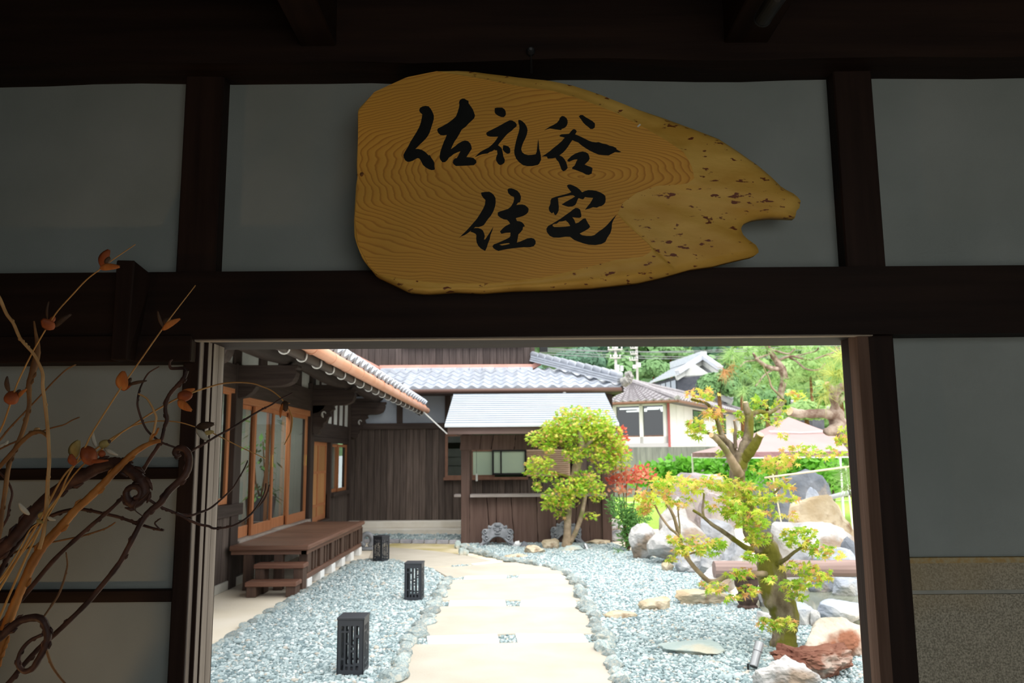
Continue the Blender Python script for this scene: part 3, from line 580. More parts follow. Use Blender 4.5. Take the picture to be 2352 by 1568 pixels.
stem('straw stem arching across the door jamb with a hanging brown leaf at its end',
  [([(-30,1400),(0,1351),(87,1201),(138,1106),(170,1068),(221,1030),(251,1010),(298,981),(345,950),(401,918),(445,900),(476,890),(509,881),(542,878),(578,880),(604,888),(624,897),(642,911),(650,920)], [5, 5, 4, 4, 4, 3.5, 3, 3], 1.68, 1.84),
   ([(650,918),(662,937),(668,950),(671,962),(668,990),(660,1008),(653,1021)], [2.5, 3, 4, 3, 2], 1.84, 1.84), ([(650,919),(657,925),(666,926)], [2.5, 2.5, 2], 1.84, 1.84)],
  [('P', (425,909), 26, 36, 1.72, LEAF_R, 1.35), ('L', (413,905), (447,893), 13, 1.73, LEAF_O, .3), ('L', (408,920), (440,943), 19, 1.70, LEAF_O, .2),
   ('L', (652,920), (657,944), 17, 1.83, LEAF_K), ('L', (649,927), (644,959), 7, 1.82, LEAF_O, .1), ('P', (240,1019), 19, 26, 1.66, LEAF_G, 1.1), ('P', (251,1014), 9, 8, 1.66, LEAF_K, 1.1),
   ('L', (221,1027), (213,989), 9, 1.65, LEAF_P, .2), ('L', (240,1029), (271,1045), 9, 1.65, LEAF_P, .2)])
stem('straw stem ending in a dark folded leaf over the left door jamb',
  [([(-34,1380),(20,1310),(93,1211),(170,1090),(251,1017),(294,983),(325,972),(356,967),(390,967),(419,971),(448,980)], [5, 4, 4, 3, 3, 2.5], 1.69, 1.78),
   ([(488,994),(522,1011),(558,1029),(593,1045),(609,1053)], [2.4, 2.4, 2.2, 2], 1.78, 1.84)],
  [('L', (449,981), (491,973), 17, 1.77, LEAF_K, .5), ('P', (480,993), 11, 24, 1.78, LEAF_G, 1.4), ('L', (451,984), (480,1013), 15, 1.78, LEAF_P, .3)])
stem('short straw stem with small pale leaves at the left below the purple branch',
  [([(-40,1360),(0,1330),(40,1270),(70,1215),(95,1199)], [4, 4, 3, 3], 1.60, 1.60)],
  [('L', (67,1182), (43,1154), 12, 1.60, LEAF_P, .2), ('L', (84,1194), (100,1200), 9, 1.60, LEAF_G), ('L', (109,1188), (128,1194), 8, 1.61, LEAF_P, .2), ('L', (88,1188), (97,1176), 8, 1.61, LEAF_G)])
# ================================================================ GROUND
CONC = mat('cream_concrete', (.72, .64, .50), (.79, .72, .60), scale=1.6, rough=.9, bump=.25, bscale=40, c3=(.44, .35, .19), s3=.55, lo3=.60, hi3=.80, spec=.2, detail=6)
SLAB = mat('cream_path_slab', (.445, .405, .335), (.50, .46, .39), scale=2.5, rough=.9, bump=.3, bscale=60, spec=.15, rand=.03)
WHITEBAR = mat('white_cut_stone', (.78, .77, .75), (.82, .82, .81), scale=8, rough=.85, spec=.15)
GRAVELBED = mat('gravel_bed', (.16, .19, .19), (.34, .40, .40), scale=60, rough=.95, bump=.9, bscale=70)
PEB = []
for i, c in enumerate([(.24, .315, .325), (.36, .44, .45), (.48, .555, .56), (.18, .245, .26), (.62, .66, .65), (.46, .43, .37)]):
    PEB.append(mat('pebble_tone', c, rough=.85, spec=.2))
MB().box(-60, OUT, -.3, 60, 26, -.002).build('ground', CONC, kind='structure')
def gw(pts, z=0): return [G(x, y, z) for x, y in pts]
path = empty('path', (0, 8, 0), kind='structure')
def slab(name, px, m, h=.018):
    q = gw(px); MB().prism([(p.x, p.y, -.01) for p in q], (0, 0, h+.01)).build(name, m, path, bevel=.003)
slab('path_slab', [(932,1484),(985,1484.5),(1189,1480.5),(1396,1480),(1448,1650),(835,1660)], SLAB)
slab('path_slab', [(1000,1396.5),(1100,1395),(1348,1397.5),(1375,1460),(1180,1459.5),(952,1466)], SLAB)
slab('path_slab', [(1032,1335),(1190,1330),(1318,1329.5),(1336,1382),(1180,1381),(1008,1382)], SLAB)
slab('path_slab', [(992,1307),(1085,1301),(1150,1294),(1190,1294),(1245,1302),(1292,1314),(1308,1321),(1170,1323),(1034,1330)], SLAB)
slab('path_slab', [(985,1304),(1080,1297),(1128,1289),(1062,1275),(1000,1267),(900,1256),(856,1262),(848,1282),(885,1284),(935,1293)], SLAB, .012)
slab('stained_slab', [(880,1257),(960,1263),(1052,1272),(1056,1260),(1042,1251),(900,1249)], mat('mossy_stained_concrete', (.40, .34, .14), (.62, .54, .38), scale=1.6, rough=.7, detail=5), .013)
for bar in ([(980,1466),(1142,1461.5),(1147,1478),(983,1484)], [(1184,1460.5),(1340,1461.5),(1352,1478),(1189,1479)], [(1033,1383.5),(1160,1382.5),(1163,1393.5),(1030,1394.5)], [(1197,1383),(1322,1384.5),(1326,1396),(1194,1394)],
            [(1068,1326.5),(1165,1324.5),(1163,1330.5),(1064,1333.5)], [(1194,1323.5),(1286,1322.5),(1300,1328),(1190,1329)], [(1082,1298),(1136,1291),(1148,1292.5),(1090,1300)]):
    slab('white_bar', bar, WHITEBAR, .022)
BEDL = [(420,1660),(400,1560),(495,1488),(560,1446),(620,1411),(680,1373),(740,1336),(790,1309),(830,1289),(875,1287),(925,1294),(988,1307),(1026,1331),(1016,1352),(1000,1390),(984,1422),(958,1456),(944,1481),(918,1526),(893,1568),(850,1640)]
BEDR = [(1062,1260),(1110,1275),(1165,1288),(1215,1297),(1262,1305),(1300,1317),(1322,1334),(1336,1362),(1347,1395),(1361,1430),(1377,1465),(1391,1500),(1406,1535),(1420,1568),(1452,1650),(2060,1650),(2030,1500),(1960,1440),(1840,1420),(1700,1395),(1640,1330),(1600,1300),(1470,1275),(1430,1258),(1400,1246),(1062,1246)]
gaps = [[(948,1469),(978,1466),(981,1483),(938,1483)], [(1144,1461),(1183,1460),(1188,1479),(1149,1478)], [(1342,1461),(1374,1461),(1384,1479),(1354,1478)], [(1008,1384),(1031,1384),(1028,1394),(1000,1395)], [(1162,1382),(1196,1383),(1193,1393),(1165,1393)], [(1324,1384),(1338,1384),(1344,1396),(1328,1396)],
        [(1037,1331),(1066,1326),(1062,1333),(1032,1335)], [(1167,1324),(1193,1323),(1189,1329),(1165,1330)], [(1040,1300),(1078,1298),(1075,1300),(1036,1303)]]
STRIP = [(838,1240),(838,1230),(1062,1231),(1058,1242)]
def inside(px, py, poly):
    c = np.zeros(len(px), bool); n = len(poly)
    for i in range(n):
        x0, y0 = poly[i]; x1, y1 = poly[(i+1) % n]
        if y0 == y1: continue
        t = ((y0 > py) != (y1 > py)) & (px < (x1-x0)*(py-y0)/(y1-y0)+x0); c ^= t
    return c
def gravel(name, polys, zb, dens, size, seed, label, cap=200000, bed=True):
    rs = np.random.RandomState(seed); iv, ifc = ico(1)
    pts = []
    for poly in polys:
        w = [(p.x, p.y) for p in gw(poly)]
        if bed: MB().prism([(x, y, -.01) for x, y in w], (0, 0, zb+.01)).build('gravel_bed_base', GRAVELBED, kind='structure')
        xs = [q[0] for q in w]; ys = [q[1] for q in w]; A = (max(xs)-min(xs))*(max(ys)-min(ys)); n = int(min(cap, A*dens))
        X = rs.uniform(min(xs), max(xs), n); Y = rs.uniform(min(ys), max(ys), n); k = inside(X, Y, w); pts.append(np.stack([X[k], Y[k]], 1))
    pts = np.concatenate(pts); n = len(pts)
    s = size*rs.lognormal(0, .28, n); sc = np.stack([s*rs.uniform(.8, 1.35, n), s*rs.uniform(.7, 1.1, n), s*rs.uniform(.45, .75, n)], 1)
    V = iv[None]*(1+rs.uniform(-.22, .22, (n, len(iv), 1)))*sc[:, None, :]
    az = rs.uniform(0, 2*PI, n); tx = rs.normal(0, .35, n); c, s_ = np.cos(az)[:, None], np.sin(az)[:, None]
    y2 = V[:, :, 1]*np.cos(tx)[:, None]-V[:, :, 2]*np.sin(tx)[:, None]; z2 = V[:, :, 1]*np.sin(tx)[:, None]+V[:, :, 2]*np.cos(tx)[:, None]; x2 = V[:, :, 0]
    V = np.stack([x2*c-y2*s_+pts[:, 0:1], x2*s_+y2*c+pts[:, 1:2], z2+zb+sc[:, 2:3]*rs.uniform(.1, .8, n)[:, None]], 2).reshape(-1, 3)
    Fc = (ifc[None]+(np.arange(n)*len(iv))[:, None, None]).reshape(-1, 3)
    me = bpy.data.meshes.new(name); me.vertices.add(len(V)); me.vertices.foreach_set('co', V.ravel()); me.loops.add(Fc.size); me.loops.foreach_set('vertex_index', Fc.ravel())
    me.polygons.add(len(Fc)); me.polygons.foreach_set('loop_start', np.arange(0, Fc.size, 3)); me.polygons.foreach_set('loop_total', np.full(len(Fc), 3))
    for m in PEB: me.materials.append(m)
    mi = np.repeat(rs.choice(6, n, p=[.26, .30, .18, .14, .08, .04]), len(ifc)); me.polygons.foreach_set('material_index', mi)
    me.update(calc_edges=True); o = link(bpy.data.objects.new(name, me)); setp(o, label, 'gravel', None, 'stuff'); return o
gravel('gravel', [BEDL], .012, 4200, .0122, 3, 'blue-grey gravel bed left of the path with the lanterns')
gravel('gravel', [BEDR], .012, 3700, .0122, 4, 'blue-grey gravel bed right of the path, around rocks and maples')
gravel('gravel', gaps, .004, 4000, .011, 5, 'small patches of grey gravel between the white stone bars', bed=False)
gravel('gravel', [STRIP], .02, 2300, .018, 6, 'narrow strip of grey gravel behind the low brick kerb')
# ---- stones: a few shared meshes
def rock_mesh(name, seed, sub=2, rough=.35, flat=1.0, freq=1.3):
    iv, ifc = ico(sub); rs = random.Random(seed); o = Vector((rs.uniform(0, 50), rs.uniform(0, 50), rs.uniform(0, 50)))
    # cut faces: push the sphere onto a few random planes, then roughen
    planes = [(Vector((rs.gauss(0, 1), rs.gauss(0, 1), rs.gauss(0, .8))).normalized(), rs.uniform(.55, .85)) for _ in range(9)]
    vs = []
    for v in iv:
        p = Vector(v)
        for nrm, d in planes:
            e = p.dot(nrm)-d
            if e > 0: p = p-nrm*e*.92
        k = 1+rough*.5*noise.noise(p*freq+o)+rough*.3*noise.noise(p*freq*3+o)
        vs.append((p.x*k, p.y*k, p.z*k*flat))
    me = bpy.data.meshes.new(name); me.from_pydata(vs, [], [list(map(int, f)) for f in ifc]); me.update(); return me
EDGE = mat('blue_green_edging_stone', (.20, .25, .255), (.36, .42, .41), scale=7, rough=.9, bump=.5, rand=.28, spec=.15, c3=(.42, .42, .37), s3=3)
EM = []
for i in range(6):
    me = rock_mesh('edging_stone', 100+i, 2, .55); me.materials.append(EDGE); EM.append(me)
def edging(label, px, step, size, seed, jit=.03, zf=.55):
    rs = random.Random(seed); w = gw(px); L = [0]
    for i in range(1, len(w)): L.append(L[-1]+(w[i]-w[i-1]).length)
    r = empty('stone_edging', (w[0].x, w[0].y, 0), label, 'edging'); s = 0
    while s < L[-1]:
        i = max(j for j in range(len(L)) if L[j] <= s); i = min(i, len(w)-2); t = (s-L[i])/max(1e-6, L[i+1]-L[i]); p = w[i].lerp(w[i+1], t); d = w[i+1]-w[i]
        a = math.atan2(d.y, d.x); k = size*rs.uniform(.7, 1.35)
        M4 = Matrix.Translation((p.x+rs.uniform(-jit, jit), p.y+rs.uniform(-jit, jit), k*.22)) @ Matrix.Rotation(a+rs.uniform(-.4, .4), 4, 'Z') @ Matrix.Diagonal((k*rs.uniform(.85, 1.2), k*rs.uniform(.55, .8), k*zf*rs.uniform(.7, 1.1), 1))
        inst('stone', rs.choice(EM), r, M4); s += k*rs.uniform(1.15, 1.5)
    return r
edging('uneven blue-grey stones edging the left gravel bed along the path', [(1026,1331),(1016,1352),(1000,1390),(984,1422),(958,1456),(944,1481),(918,1526),(893,1568),(850,1640)], .15, .10, 1)
edging('uneven blue-grey stones edging the right gravel bed along the path', [(1062,1260),(1110,1275),(1165,1288),(1215,1297),(1262,1305),(1300,1317),(1322,1334),(1336,1362),(1347,1395),(1361,1430),(1377,1465),(1391,1500),(1406,1535),(1420,1568),(1452,1650)], .15, .10, 2)
edging('low stones edging the left gravel bed along the house and its far end', [(400,1560),(495,1488),(560,1446),(620,1411),(680,1373),(740,1336),(790,1309),(830,1289),(875,1287),(925,1294),(988,1307)], .15, .075, 3, zf=.4)
KERB = mat('grey_kerb_brick', (.26, .26, .29), (.36, .36, .38), scale=12, rough=.85, rand=.12)
kw = gw([(835,1246),(1060,1249)]); kr = empty('brick_kerb', kw[0], 'low kerb of grey bricks in front of the gravel strip', 'kerb')
nk = 8; dk = (kw[1]-kw[0])/nk
for i in range(nk):
    a = kw[0]+dk*i; MB().box(a.x+.008, a.y-.05, 0, a.x+dk.x-.008, a.y+.05, .065+random.uniform(-.006, .006)).build('brick', KERB, kr, bevel=.008)

# ================================================================ LANTERNS
LANT = mat('dark_blue_grey_metal', (.018, .021, .027), (.024, .027, .034), scale=5, rough=.45, spec=.5)
def lantern(loc, w, h, rz, label):
    r = empty('garden_lantern', (0, 0, 0), label, 'lantern', 'square lanterns on the left gravel bed')
    hw = w/2; t = .008; capz = h-.065*h/.385
    cols = [((1200, 1228), [(1110, 1155), (1168, 1385), (1400, 1490)]), ((1243, 1268), [(1110, 1155), (1168, 1258), (1268, 1440), (1455, 1490)]), ((1290, 1316), [(1110, 1280), (1293, 1320), (1335, 1440), (1455, 1490)]), ((1338, 1364), [(1110, 1190), (1212, 1430), (1450, 1490)])]
    for k in range(4):
        b = MB(); R3 = Matrix.Rotation(k*PI/2, 3, 'Z')
        def q(x, y): return R3 @ Vector(((x-1165)/245*w-hw, -hw, (1530-y)/485*h))
        holes = []
        for (x0, x1), segs in cols:
            for y0, y1 in segs:
                c = 5; holes.append([q(x0+c, y0), q(x1-c, y0), q(x1, y0+c), q(x1, y1-c), q(x1-c, y1), q(x0+c, y1), q(x0, y1-c), q(x0, y0+c)])
        b.prism([q(1165, 1530), q(1410, 1530), q(1410, 1045), q(1165, 1045)], R3 @ Vector((0, t, 0)), holes)
        b.build('lattice_panel', LANT, r)
    MB().box(-hw-.004, -hw-.004, h-.012, hw+.004, hw+.004, h+.006).build('cap', LANT, r, bevel=.003)
    MB().box(-hw+.01, -hw+.01, .0, hw-.01, hw-.01, .012).build('base_plate', LANT, r)
    MB().tube([(0, 0, h-.01), (0, 0, h-.05)], .03, 12).build('lamp_socket', LANT, r)
    r.location = loc; r.rotation_euler = (0, 0, rz); return r
g1, g2, g3 = G(810, 1549), G(950, 1382), G(874, 1292)
lantern((g1.x, g1.y, .02), .185, .375, math.radians(-1.5), 'nearest dark fretwork lantern on the gravel, left of the path')
lantern((g2.x, g2.y+.05, .02), .18, .375, math.radians(-3), 'dark fretwork lantern midway along the gravel, beside the path edge')
lantern((g3.x, g3.y+.05, .02), .165, .35, math.radians(-33), 'turned dark fretwork lantern at the far tip of the gravel bed')

# ================================================================ FARMHOUSE on the left
HX = -3.31
BOARD = wood('charred_house_board', (.055, .040, .033), (.115, .088, .074), 'z', rough=.75, rand=.25, bump=.3)
TIMB_Z = wood('house_timber_upright', (.040, .027, .022), (.070, .050, .042), 'z', rough=.65)
TIMB_Y = wood('house_timber_along', (.036, .025, .020), (.065, .047, .040), 'y', rough=.65)
TIMB_X = wood('house_timber_across', (.040, .027, .023), (.072, .052, .044), 'x', rough=.65)
ORANGE_Z = wood('orange_cedar_upright', (.36, .135, .055), (.47, .20, .09), 'z', rough=.5, rand=.08)
ORANGE_Y = wood('orange_cedar_along', (.38, .145, .062), (.50, .22, .10), 'y', rough=.5, rand=.08)
PANELW = wood('cedar_door_panel', (.36, .17, .06), (.46, .24, .10), 'z', rough=.5)
WPLAST = mat('white_plaster', (.55, .56, .53), (.62, .63, .60), scale=4, rough=.95)
GPLAST = mat('blue_grey_plaster', (.34, .38, .44), (.38, .42, .48), scale=4, rough=.95)
GLASS = glass('window_glass', (.88, .92, .90))
BRASS = mat('brass', (.7, .5, .15), rough=.35, metal=1)
CONCG = mat('grey_concrete', (.40, .38, .33), (.52, .50, .44), scale=5, rough=.9, bump=.2)
farm = empty('farmhouse', (HX, 11, 0), 'dark timber farmhouse with glazed sliding doors and a tiled roof on the left', 'building')
def fb(name, m, x0, y0, z0, x1, y1, z1, bevel=.004): return MB().box(x0, y0, z0, x1, y1, z1).build(name, m, farm, bevel=bevel)
def planks_y(y0, y1, z0, z1, x, w, name='wall_board', m=BOARD, parent=farm, t=.02):
    n = max(1, round((y1-y0)/w)); w = (y1-y0)/n
    for i in range(n):
        o = random.uniform(0, .006); MB().box(x-t-.02, y0+i*w+.003, z0, x+o, y0+(i+1)*w-.003, z1).build(name, m, parent, bevel=.003)
fb('foundation', CONCG, HX-.25, 8.1, 0, HX+.02, 16.4, .10)
fb('wall_core', DARK_Z, HX-.10, 9.75, .08, HX-.035, 13.1, .50); fb('wall_core', DARK_Z, HX-.10, 8.1, .08, HX-.035, 9.5, .84); fb('wall_core', DARK_Z, HX-.10, 14.6, .08, HX-.045, 16.3, .84)
planks_y(8.1, 9.50, .10, .84, HX, .115)
fb('window_sill', TIMB_Y, HX-.1, 8.1, .83, HX+.05, 9.80, .965)
fb('post', TIMB_Z, HX-.12, 9.47, 0, HX+.03, 9.71, 2.62); fb('post', TIMB_Z, HX-.12, 13.06, 0, HX+.03, 13.27, 2.9); fb('post', TIMB_Z, HX-.12, 16.18, 0, HX+.03, 16.40, 2.9); fb('post', TIMB_Z, HX-.12, 7.95, 0, HX+.03, 8.15, 2.9)
planks_y(9.71, 13.06, .10, .50, HX-.02, .12)
fb('threshold', mat('grey_threshold_wood', (.28, .24, .21), (.36, .31, .27), scale=10, rough=.8), HX-.15, 9.71, .475, HX+.05, 13.10, .52)
fb('door_header', TIMB_Y, HX-.14, 9.71, 2.25, HX+.02, 13.06, 2.60); fb('window_header', TIMB_Y, HX-.14, 8.1, 2.31, HX+.02, 9.47, 2.60)
fb('head_rail', ORANGE_Y, HX-.13, 9.71, 2.16, HX+.005, 13.06, 2.25)
def leaf(name, y0, y1, z0, z1, x, st=.075, bot=.13, top=.05, handle=None, parent=farm, glassm=GLASS, t=.03):
    """one sliding sash: a frame part with its pane (and pull) as sub-parts"""
    b = MB(); b.box(x-t, y0, z0, x, y0+st, z1); b.box(x-t, y1-st, z0, x, y1, z1); b.box(x-t, y0+st, z0, x, y1-st, z0+bot); b.box(x-t, y0+st, z1-top, x, y1-st, z1)
    o = b.build(name, ORANGE_Z, parent)
    MB().box(x-t*.6, y0+st-.005, z0+bot-.005, x-t*.4, y1-st+.005, z1-top+.005).build('pane', glassm, o)
    if handle: MB().box(x-.002, handle-.018, z0+.85, x+.006, handle+.018, z0+1.02).build('pull', BRASS, o, bevel=.002)
    return o
leaf('sliding_door', 9.72, 10.50, .52, 2.16, HX-.08); leaf('sliding_door', 10.37, 11.24, .52, 2.16, HX-.03, handle=11.19)
leaf('sliding_door', 11.11, 12.14, .52, 2.16, HX-.08); leaf('sliding_door', 12.00, 13.05, .52, 2.16, HX-.03, handle=13.0)
leaf('window_sash', 8.2, 8.9, .97, 2.29, HX-.07, bot=.07); leaf('window_sash', 8.78, 9.46, .97, 2.29, HX-.03, bot=.07)
fb('window_head', ORANGE_Y, HX-.1, 8.15, 2.26, HX+.01, 9.47, 2.32)
# cedar panel doors
def cedar(y0, y1, x):
    b = MB(); z0, z1 = .42, 1.76
    for ya, yb in ((y0, y0+.07), (y1-.07, y1)): b.box(x-.03, ya, z0, x, yb, z1)
    for za, zb in ((z0, z0+.08), (z1-.06, z1), (.66, .70), (1.22, 1.26)): b.box(x-.03, y0+.07, za, x, y1-.07, zb)
    o = b.build('cedar_door', ORANGE_Z, farm)
    for za, zb in ((.50, .66), (.70, 1.22), (1.26, 1.70)): MB().box(x-.022, y0+.068, za-.002, x-.012, y1-.068, zb+.002).build('door_panel', PANELW, o)
cedar(13.29, 13.86, HX-.03); cedar(13.78, 14.60, HX-.07)
fb('door_header', TIMB_Y, HX-.12, 13.27, 1.76, HX+.01, 16.18, 1.84); fb('header_board', TIMB_Y, HX-.10, 13.27, 1.84, HX-.01, 16.18, 2.10)
fb('threshold', TIMB_Y, HX-.12, 13.27, .34, HX+.02, 14.62, .42); fb('post', TIMB_Z, HX-.11, 14.60, .1, HX+.01, 14.70, 1.76)
fb('window_sill', TIMB_Y, HX-.1, 14.68, .78, HX+.06, 16.22, .85)
leaf('window_sash', 14.70, 15.45, .85, 1.74, HX-.06, bot=.06); leaf('window_sash', 15.38, 16.18, .85, 1.74, HX-.03, bot=.06)
planks_y(14.70, 16.18, .10, .78, HX, .115)
fb('plaster_panel', WPLAST, HX-.1, 13.27, 2.10, HX-.03, 16.18, 2.92, 0)
for y in (13.75, 14.30, 14.75, 15.22, 15.70): fb('batten', TIMB_Z, HX-.05, y, 2.10, HX-.005, y+.09, 2.92)
fb('crossbeam', TIMB_Y, HX-.1, 13.0, 2.60, HX+.015, 16.4, 2.70)
fb('plaster_panel', WPLAST, HX-.1, 8.1, 2.60, HX-.03, 13.06, 3.0, 0)
for y in (9.45, 10.42, 11.3, 12.2): fb('batten', TIMB_Z, HX-.05, y, 2.60, HX-.0, y+.30 if y > 10 else y+.25, 3.0)
# projecting beams under the eave
ends = []
for y in (7.2, 9.5, 13.08, 16.2):
    b = MB(); x0, x1 = HX-.05, -2.57; z0, z1 = 2.345, 2.60
    pts = [(x0, y, z0), (x1-.20, y, z0), (x1-.13, y, z0+.015), (x1-.06, y, z0+.05), (x1-.03, y, z0+.11), (x1-.015, y, z0+.17), (x1-.03, y, z0+.20), (x1, y, z0+.22), (x1, y, z1), (x0, y, z1)]
    b.prism(pts, (0, .18, 0)); b.build('projecting_beam', TIMB_X, farm, bevel=.006)
    b = MB(); b.prism([(HX, y+.02, 2.345), (HX, y+.02, 2.2), (HX+.12, y+.02, 2.22), (HX+.2, y+.02, 2.28), (HX+.24, y+.02, 2.345)], (0, .14, 0)); b.build('corbel', TIMB_X, farm, bevel=.004)
b = MB(); b.tube([(-2.74, y, 2.72+.01*math.sin(y*2)) for y in np.linspace(4, 16.2, 30)], [.125+.015*math.sin(y*1.7) for y in np.linspace(4, 16.2, 30)], 10); b.build('eave_beam', TIMB_Y, farm, smooth=True)
SL = .65; EX, EZ = -1.56, 2.36
def rz(x): return EZ+SL*(EX-x)
for y in np.arange(4.2, 13.8, .46):
    MB().beam((EX-.06, y, rz(EX-.06)-.09), (-3.6, y, rz(-3.6)-.09), .07, .09).build('rafter', TIMB_X, farm)
for i in range(7):
    xa, xb = EX-.02-i*.30, EX-.02-(i+1)*.30+.006
    MB().hexa([(xb, 4, rz(xb)-.045), (xa, 4, rz(xa)-.045), (xa, 13.75, rz(xa)-.045), (xb, 13.75, rz(xb)-.045), (xb, 4, rz(xb)-.025), (xa, 4, rz(xa)-.025), (xa, 13.75, rz(xa)-.025), (xb, 13.75, rz(xb)-.025)]).build('soffit_board', TIMB_Y, farm)
MB().box(EX-.01, 4, EZ-.15, EX+.02, 13.8, EZ-.01).build('eave_fascia', TIMB_Y, farm)
MB().beam((EX, 13.8, EZ-.10), (-3.3, 13.8, rz(-3.3)-.10), .04, .16).build('barge_board', TIMB_X, farm)
# carved brackets with a white comma scroll
SWIRL = mat('white_painted_scroll', (.62, .62, .60), rough=.8)
for yb in (13.10, 16.24):
    br = [(3.33, 2.68), (2.80, 2.68), (2.80, 2.58), (2.84, 2.50), (2.83, 2.42), (2.88, 2.36), (2.95, 2.33), (2.93, 2.28), (3.00, 2.24), (2.98, 2.17), (3.03, 2.15), (3.05, 2.08), (3.10, 2.05), (3.11, 1.98), (3.16, 1.95), (3.15, 1.90), (3.20, 1.86), (3.26, 1.90), (3.29, 1.88), (3.29, 2.2)]
    b = MB(); b.prism([(-x, yb, z) for x, z in br], (0, .14, 0)); o = b.build('carved_bracket', TIMB_X, farm)
    b = MB(); c = (-3.10, 2.19); pts = []; rr = []
    for k in range(14):
        a = .3+k/13*4.4; q = .055*(1-k/13*.55); pts.append((c[0]+q*math.cos(a)*.7, yb-.004, c[1]+q*math.sin(a))); rr.append(.008+.016*(k/13))
    b.tube(pts, rr, 8); b.build('scroll', SWIRL, o, smooth=True)
# roof tiles
TILE = mat('silver_grey_roof_tile', (.33, .36, .41), (.44, .47, .525), scale=6, rough=.42, rand=.12, spec=.55, bump=.08)
def tile_mesh(name, w, l, amp=.032, th=.022, nose=True):
    """S-profile pan tile lying in x (width), y (0 eave .. l), its lower edge with a round nose"""
    b = MB(); n = 10; prof = []
    for i in range(n+1):
        u = i/n; prof.append(((u-.5)*w*1.04, amp*math.cos(2*PI*u*.98)))
    vs = []
    for y, dz in ((0, .026), (l, 0)):
        for x, z in prof: vs.append((x, y, z+dz))
        for x, z in prof: vs.append((x, y, z+dz-th))
    k = n+1; fs = []
    for i in range(n):
        fs.append((i, i+1, 2*k+i+1, 2*k+i)); fs.append((k+i+1, k+i, 3*k+i, 3*k+i+1)); fs.append((i+1, i, k+i, k+i+1)); fs.append((2*k+i, 2*k+i+1, 3*k+i+1, 3*k+i))
    b.add(vs, fs)
    if nose: # round end cap of an eave tile
        c = (-w*.5, -.012, amp-.012); m_ = 12
        r0 = [(c[0]+.042*math.cos(2*PI*i/m_), c[1], c[2]+.042*math.sin(2*PI*i/m_)) for i in range(m_)]; r1 = [(x, .05, z+.004) for x, y, z in r0]
        b.add(r0+r1, [tuple(range(m_))]+[(i, (i+1) % m_, (i+1) % m_+m_, i+m_) for i in range(m_)])
        vv = [(x, -.004, z+.026-.05) for x, z in prof]; ww = [(x, -.004, z+.026) for x, z in prof]
        b.add(vv+ww, [(i, i+1, i+1+k, i+k) for i in range(n)])
    me = b.mesh(name, recalc=True); me.polygons.foreach_set('use_smooth', [False]*len(me.polygons)); me.materials.append(TILE); return me
tw = .275; EAVE_T = tile_mesh('eave_tile', tw, .34); PAN_T = tile_mesh('roof_tile', tw, .34, nose=False)
sl = Vector((-1, 0, SL)).normalized(); nr = Vector((SL, 0, 1)).normalized()
def tileM(p, run, up): # local x across, y up-slope, z normal
    y = run.normalized(); z = up.normalized(); x = y.cross(z); return Matrix(((x.x, y.x, z.x, p.x), (x.y, y.y, z.y, p.y), (x.z, y.z, z.z, p.z), (0, 0, 0, 1)))
for i in range(34):
    y = 4.6+i*tw
    if y > 13.75: break
    for k in range(7):
        p = Vector((EX+.06, y, EZ+.035))+sl*(.285*k)
        inst('eave_tile' if k == 0 else 'roof_tile', EAVE_T if k == 0 else PAN_T, farm, tileM(p, sl, nr))
for i in range(13):
    y = 13.85+i*tw
    for k in range(2, 8):
        p = Vector((EX+.06, y, EZ+.035))+sl*(.285*k)
        if p.x > -2.15-(y-15.4)*.485-.02 and y > 15.2: continue
        if k < 3 and y > 14.2: continue
        if y < 17.3: inst('roof_tile', PAN_T, farm, tileM(p, sl, nr))
xa, xb = EX, -5.6
MB().hexa([(xb, 3.5, rz(xb)-.02), (xa, 3.5, rz(xa)-.02), (xa, 13.78, rz(xa)-.02), (xb, 13.78, rz(xb)-.02), (xb, 3.5, rz(xb)+.0), (xa, 3.5, rz(xa)+.0), (xa, 13.78, rz(xa)+.0), (xb, 13.78, rz(xb)+.0)]).build('roof_deck', TIMB_Y, farm)
xa = -3.0
MB().hexa([(xb, 13.78, rz(xb)-.02), (xa, 13.78, rz(xa)-.02), (xa, 17.4, rz(xa)-.02), (xb, 17.4, rz(xb)-.02), (xb, 13.78, rz(xb)), (xa, 13.78, rz(xa)), (xa, 17.4, rz(xa)), (xb, 17.4, rz(xb))]).build('roof_deck', TIMB_Y, farm)
MB().tube([(EX+.02, 13.83, EZ+.06), (-2.4, 13.83, rz(-2.4)+.02)], .05, 12).build('verge_tile', TILE, farm, smooth=True)
# copper gutter with joints, white hooks
COPPER = mat('copper_gutter', (.62, .30, .19), (.70, .38, .26), scale=3, rough=.45, spec=.4, metal=.25)
gx, gz = -1.485, 2.285
gut = MB().tube([(gx, 4.3, gz+.03), (gx, 9, gz+.01), (gx, 13.86, gz)], .05, 14).build('gutter', COPPER, farm, smooth=True)
for y in np.arange(4.6, 13.8, .62): MB().tube([(gx, y-.008, gz+.018), (gx, y+.008, gz+.018)], .0545, 14).build('gutter_joint', COPPER, gut)
HOOK = mat('pale_metal_hook', (.55, .55, .53), rough=.5, spec=.4)
for y in np.arange(4.5, 13.8, .46):
    pts = [(gx-.115, y, gz+.02)] + [(gx-.08+.035*math.cos(PI+a), y, gz-.045+.035*math.sin(PI+a)) for a in np.linspace(0, PI, 9)] + [(gx-.045, y, gz-.02)]
    MB().tube(pts, .0085, 6).build('gutter_hook', HOOK, farm, smooth=True)
b = MB(); b.beam((gx, 13.3, gz-.05), P(1027, 996, 13.25), .018, .018)
setp(b.build('silver_rod', HOOK), 'thin silver rod slanting from the copper gutter to the kiosk roof', 'rod')
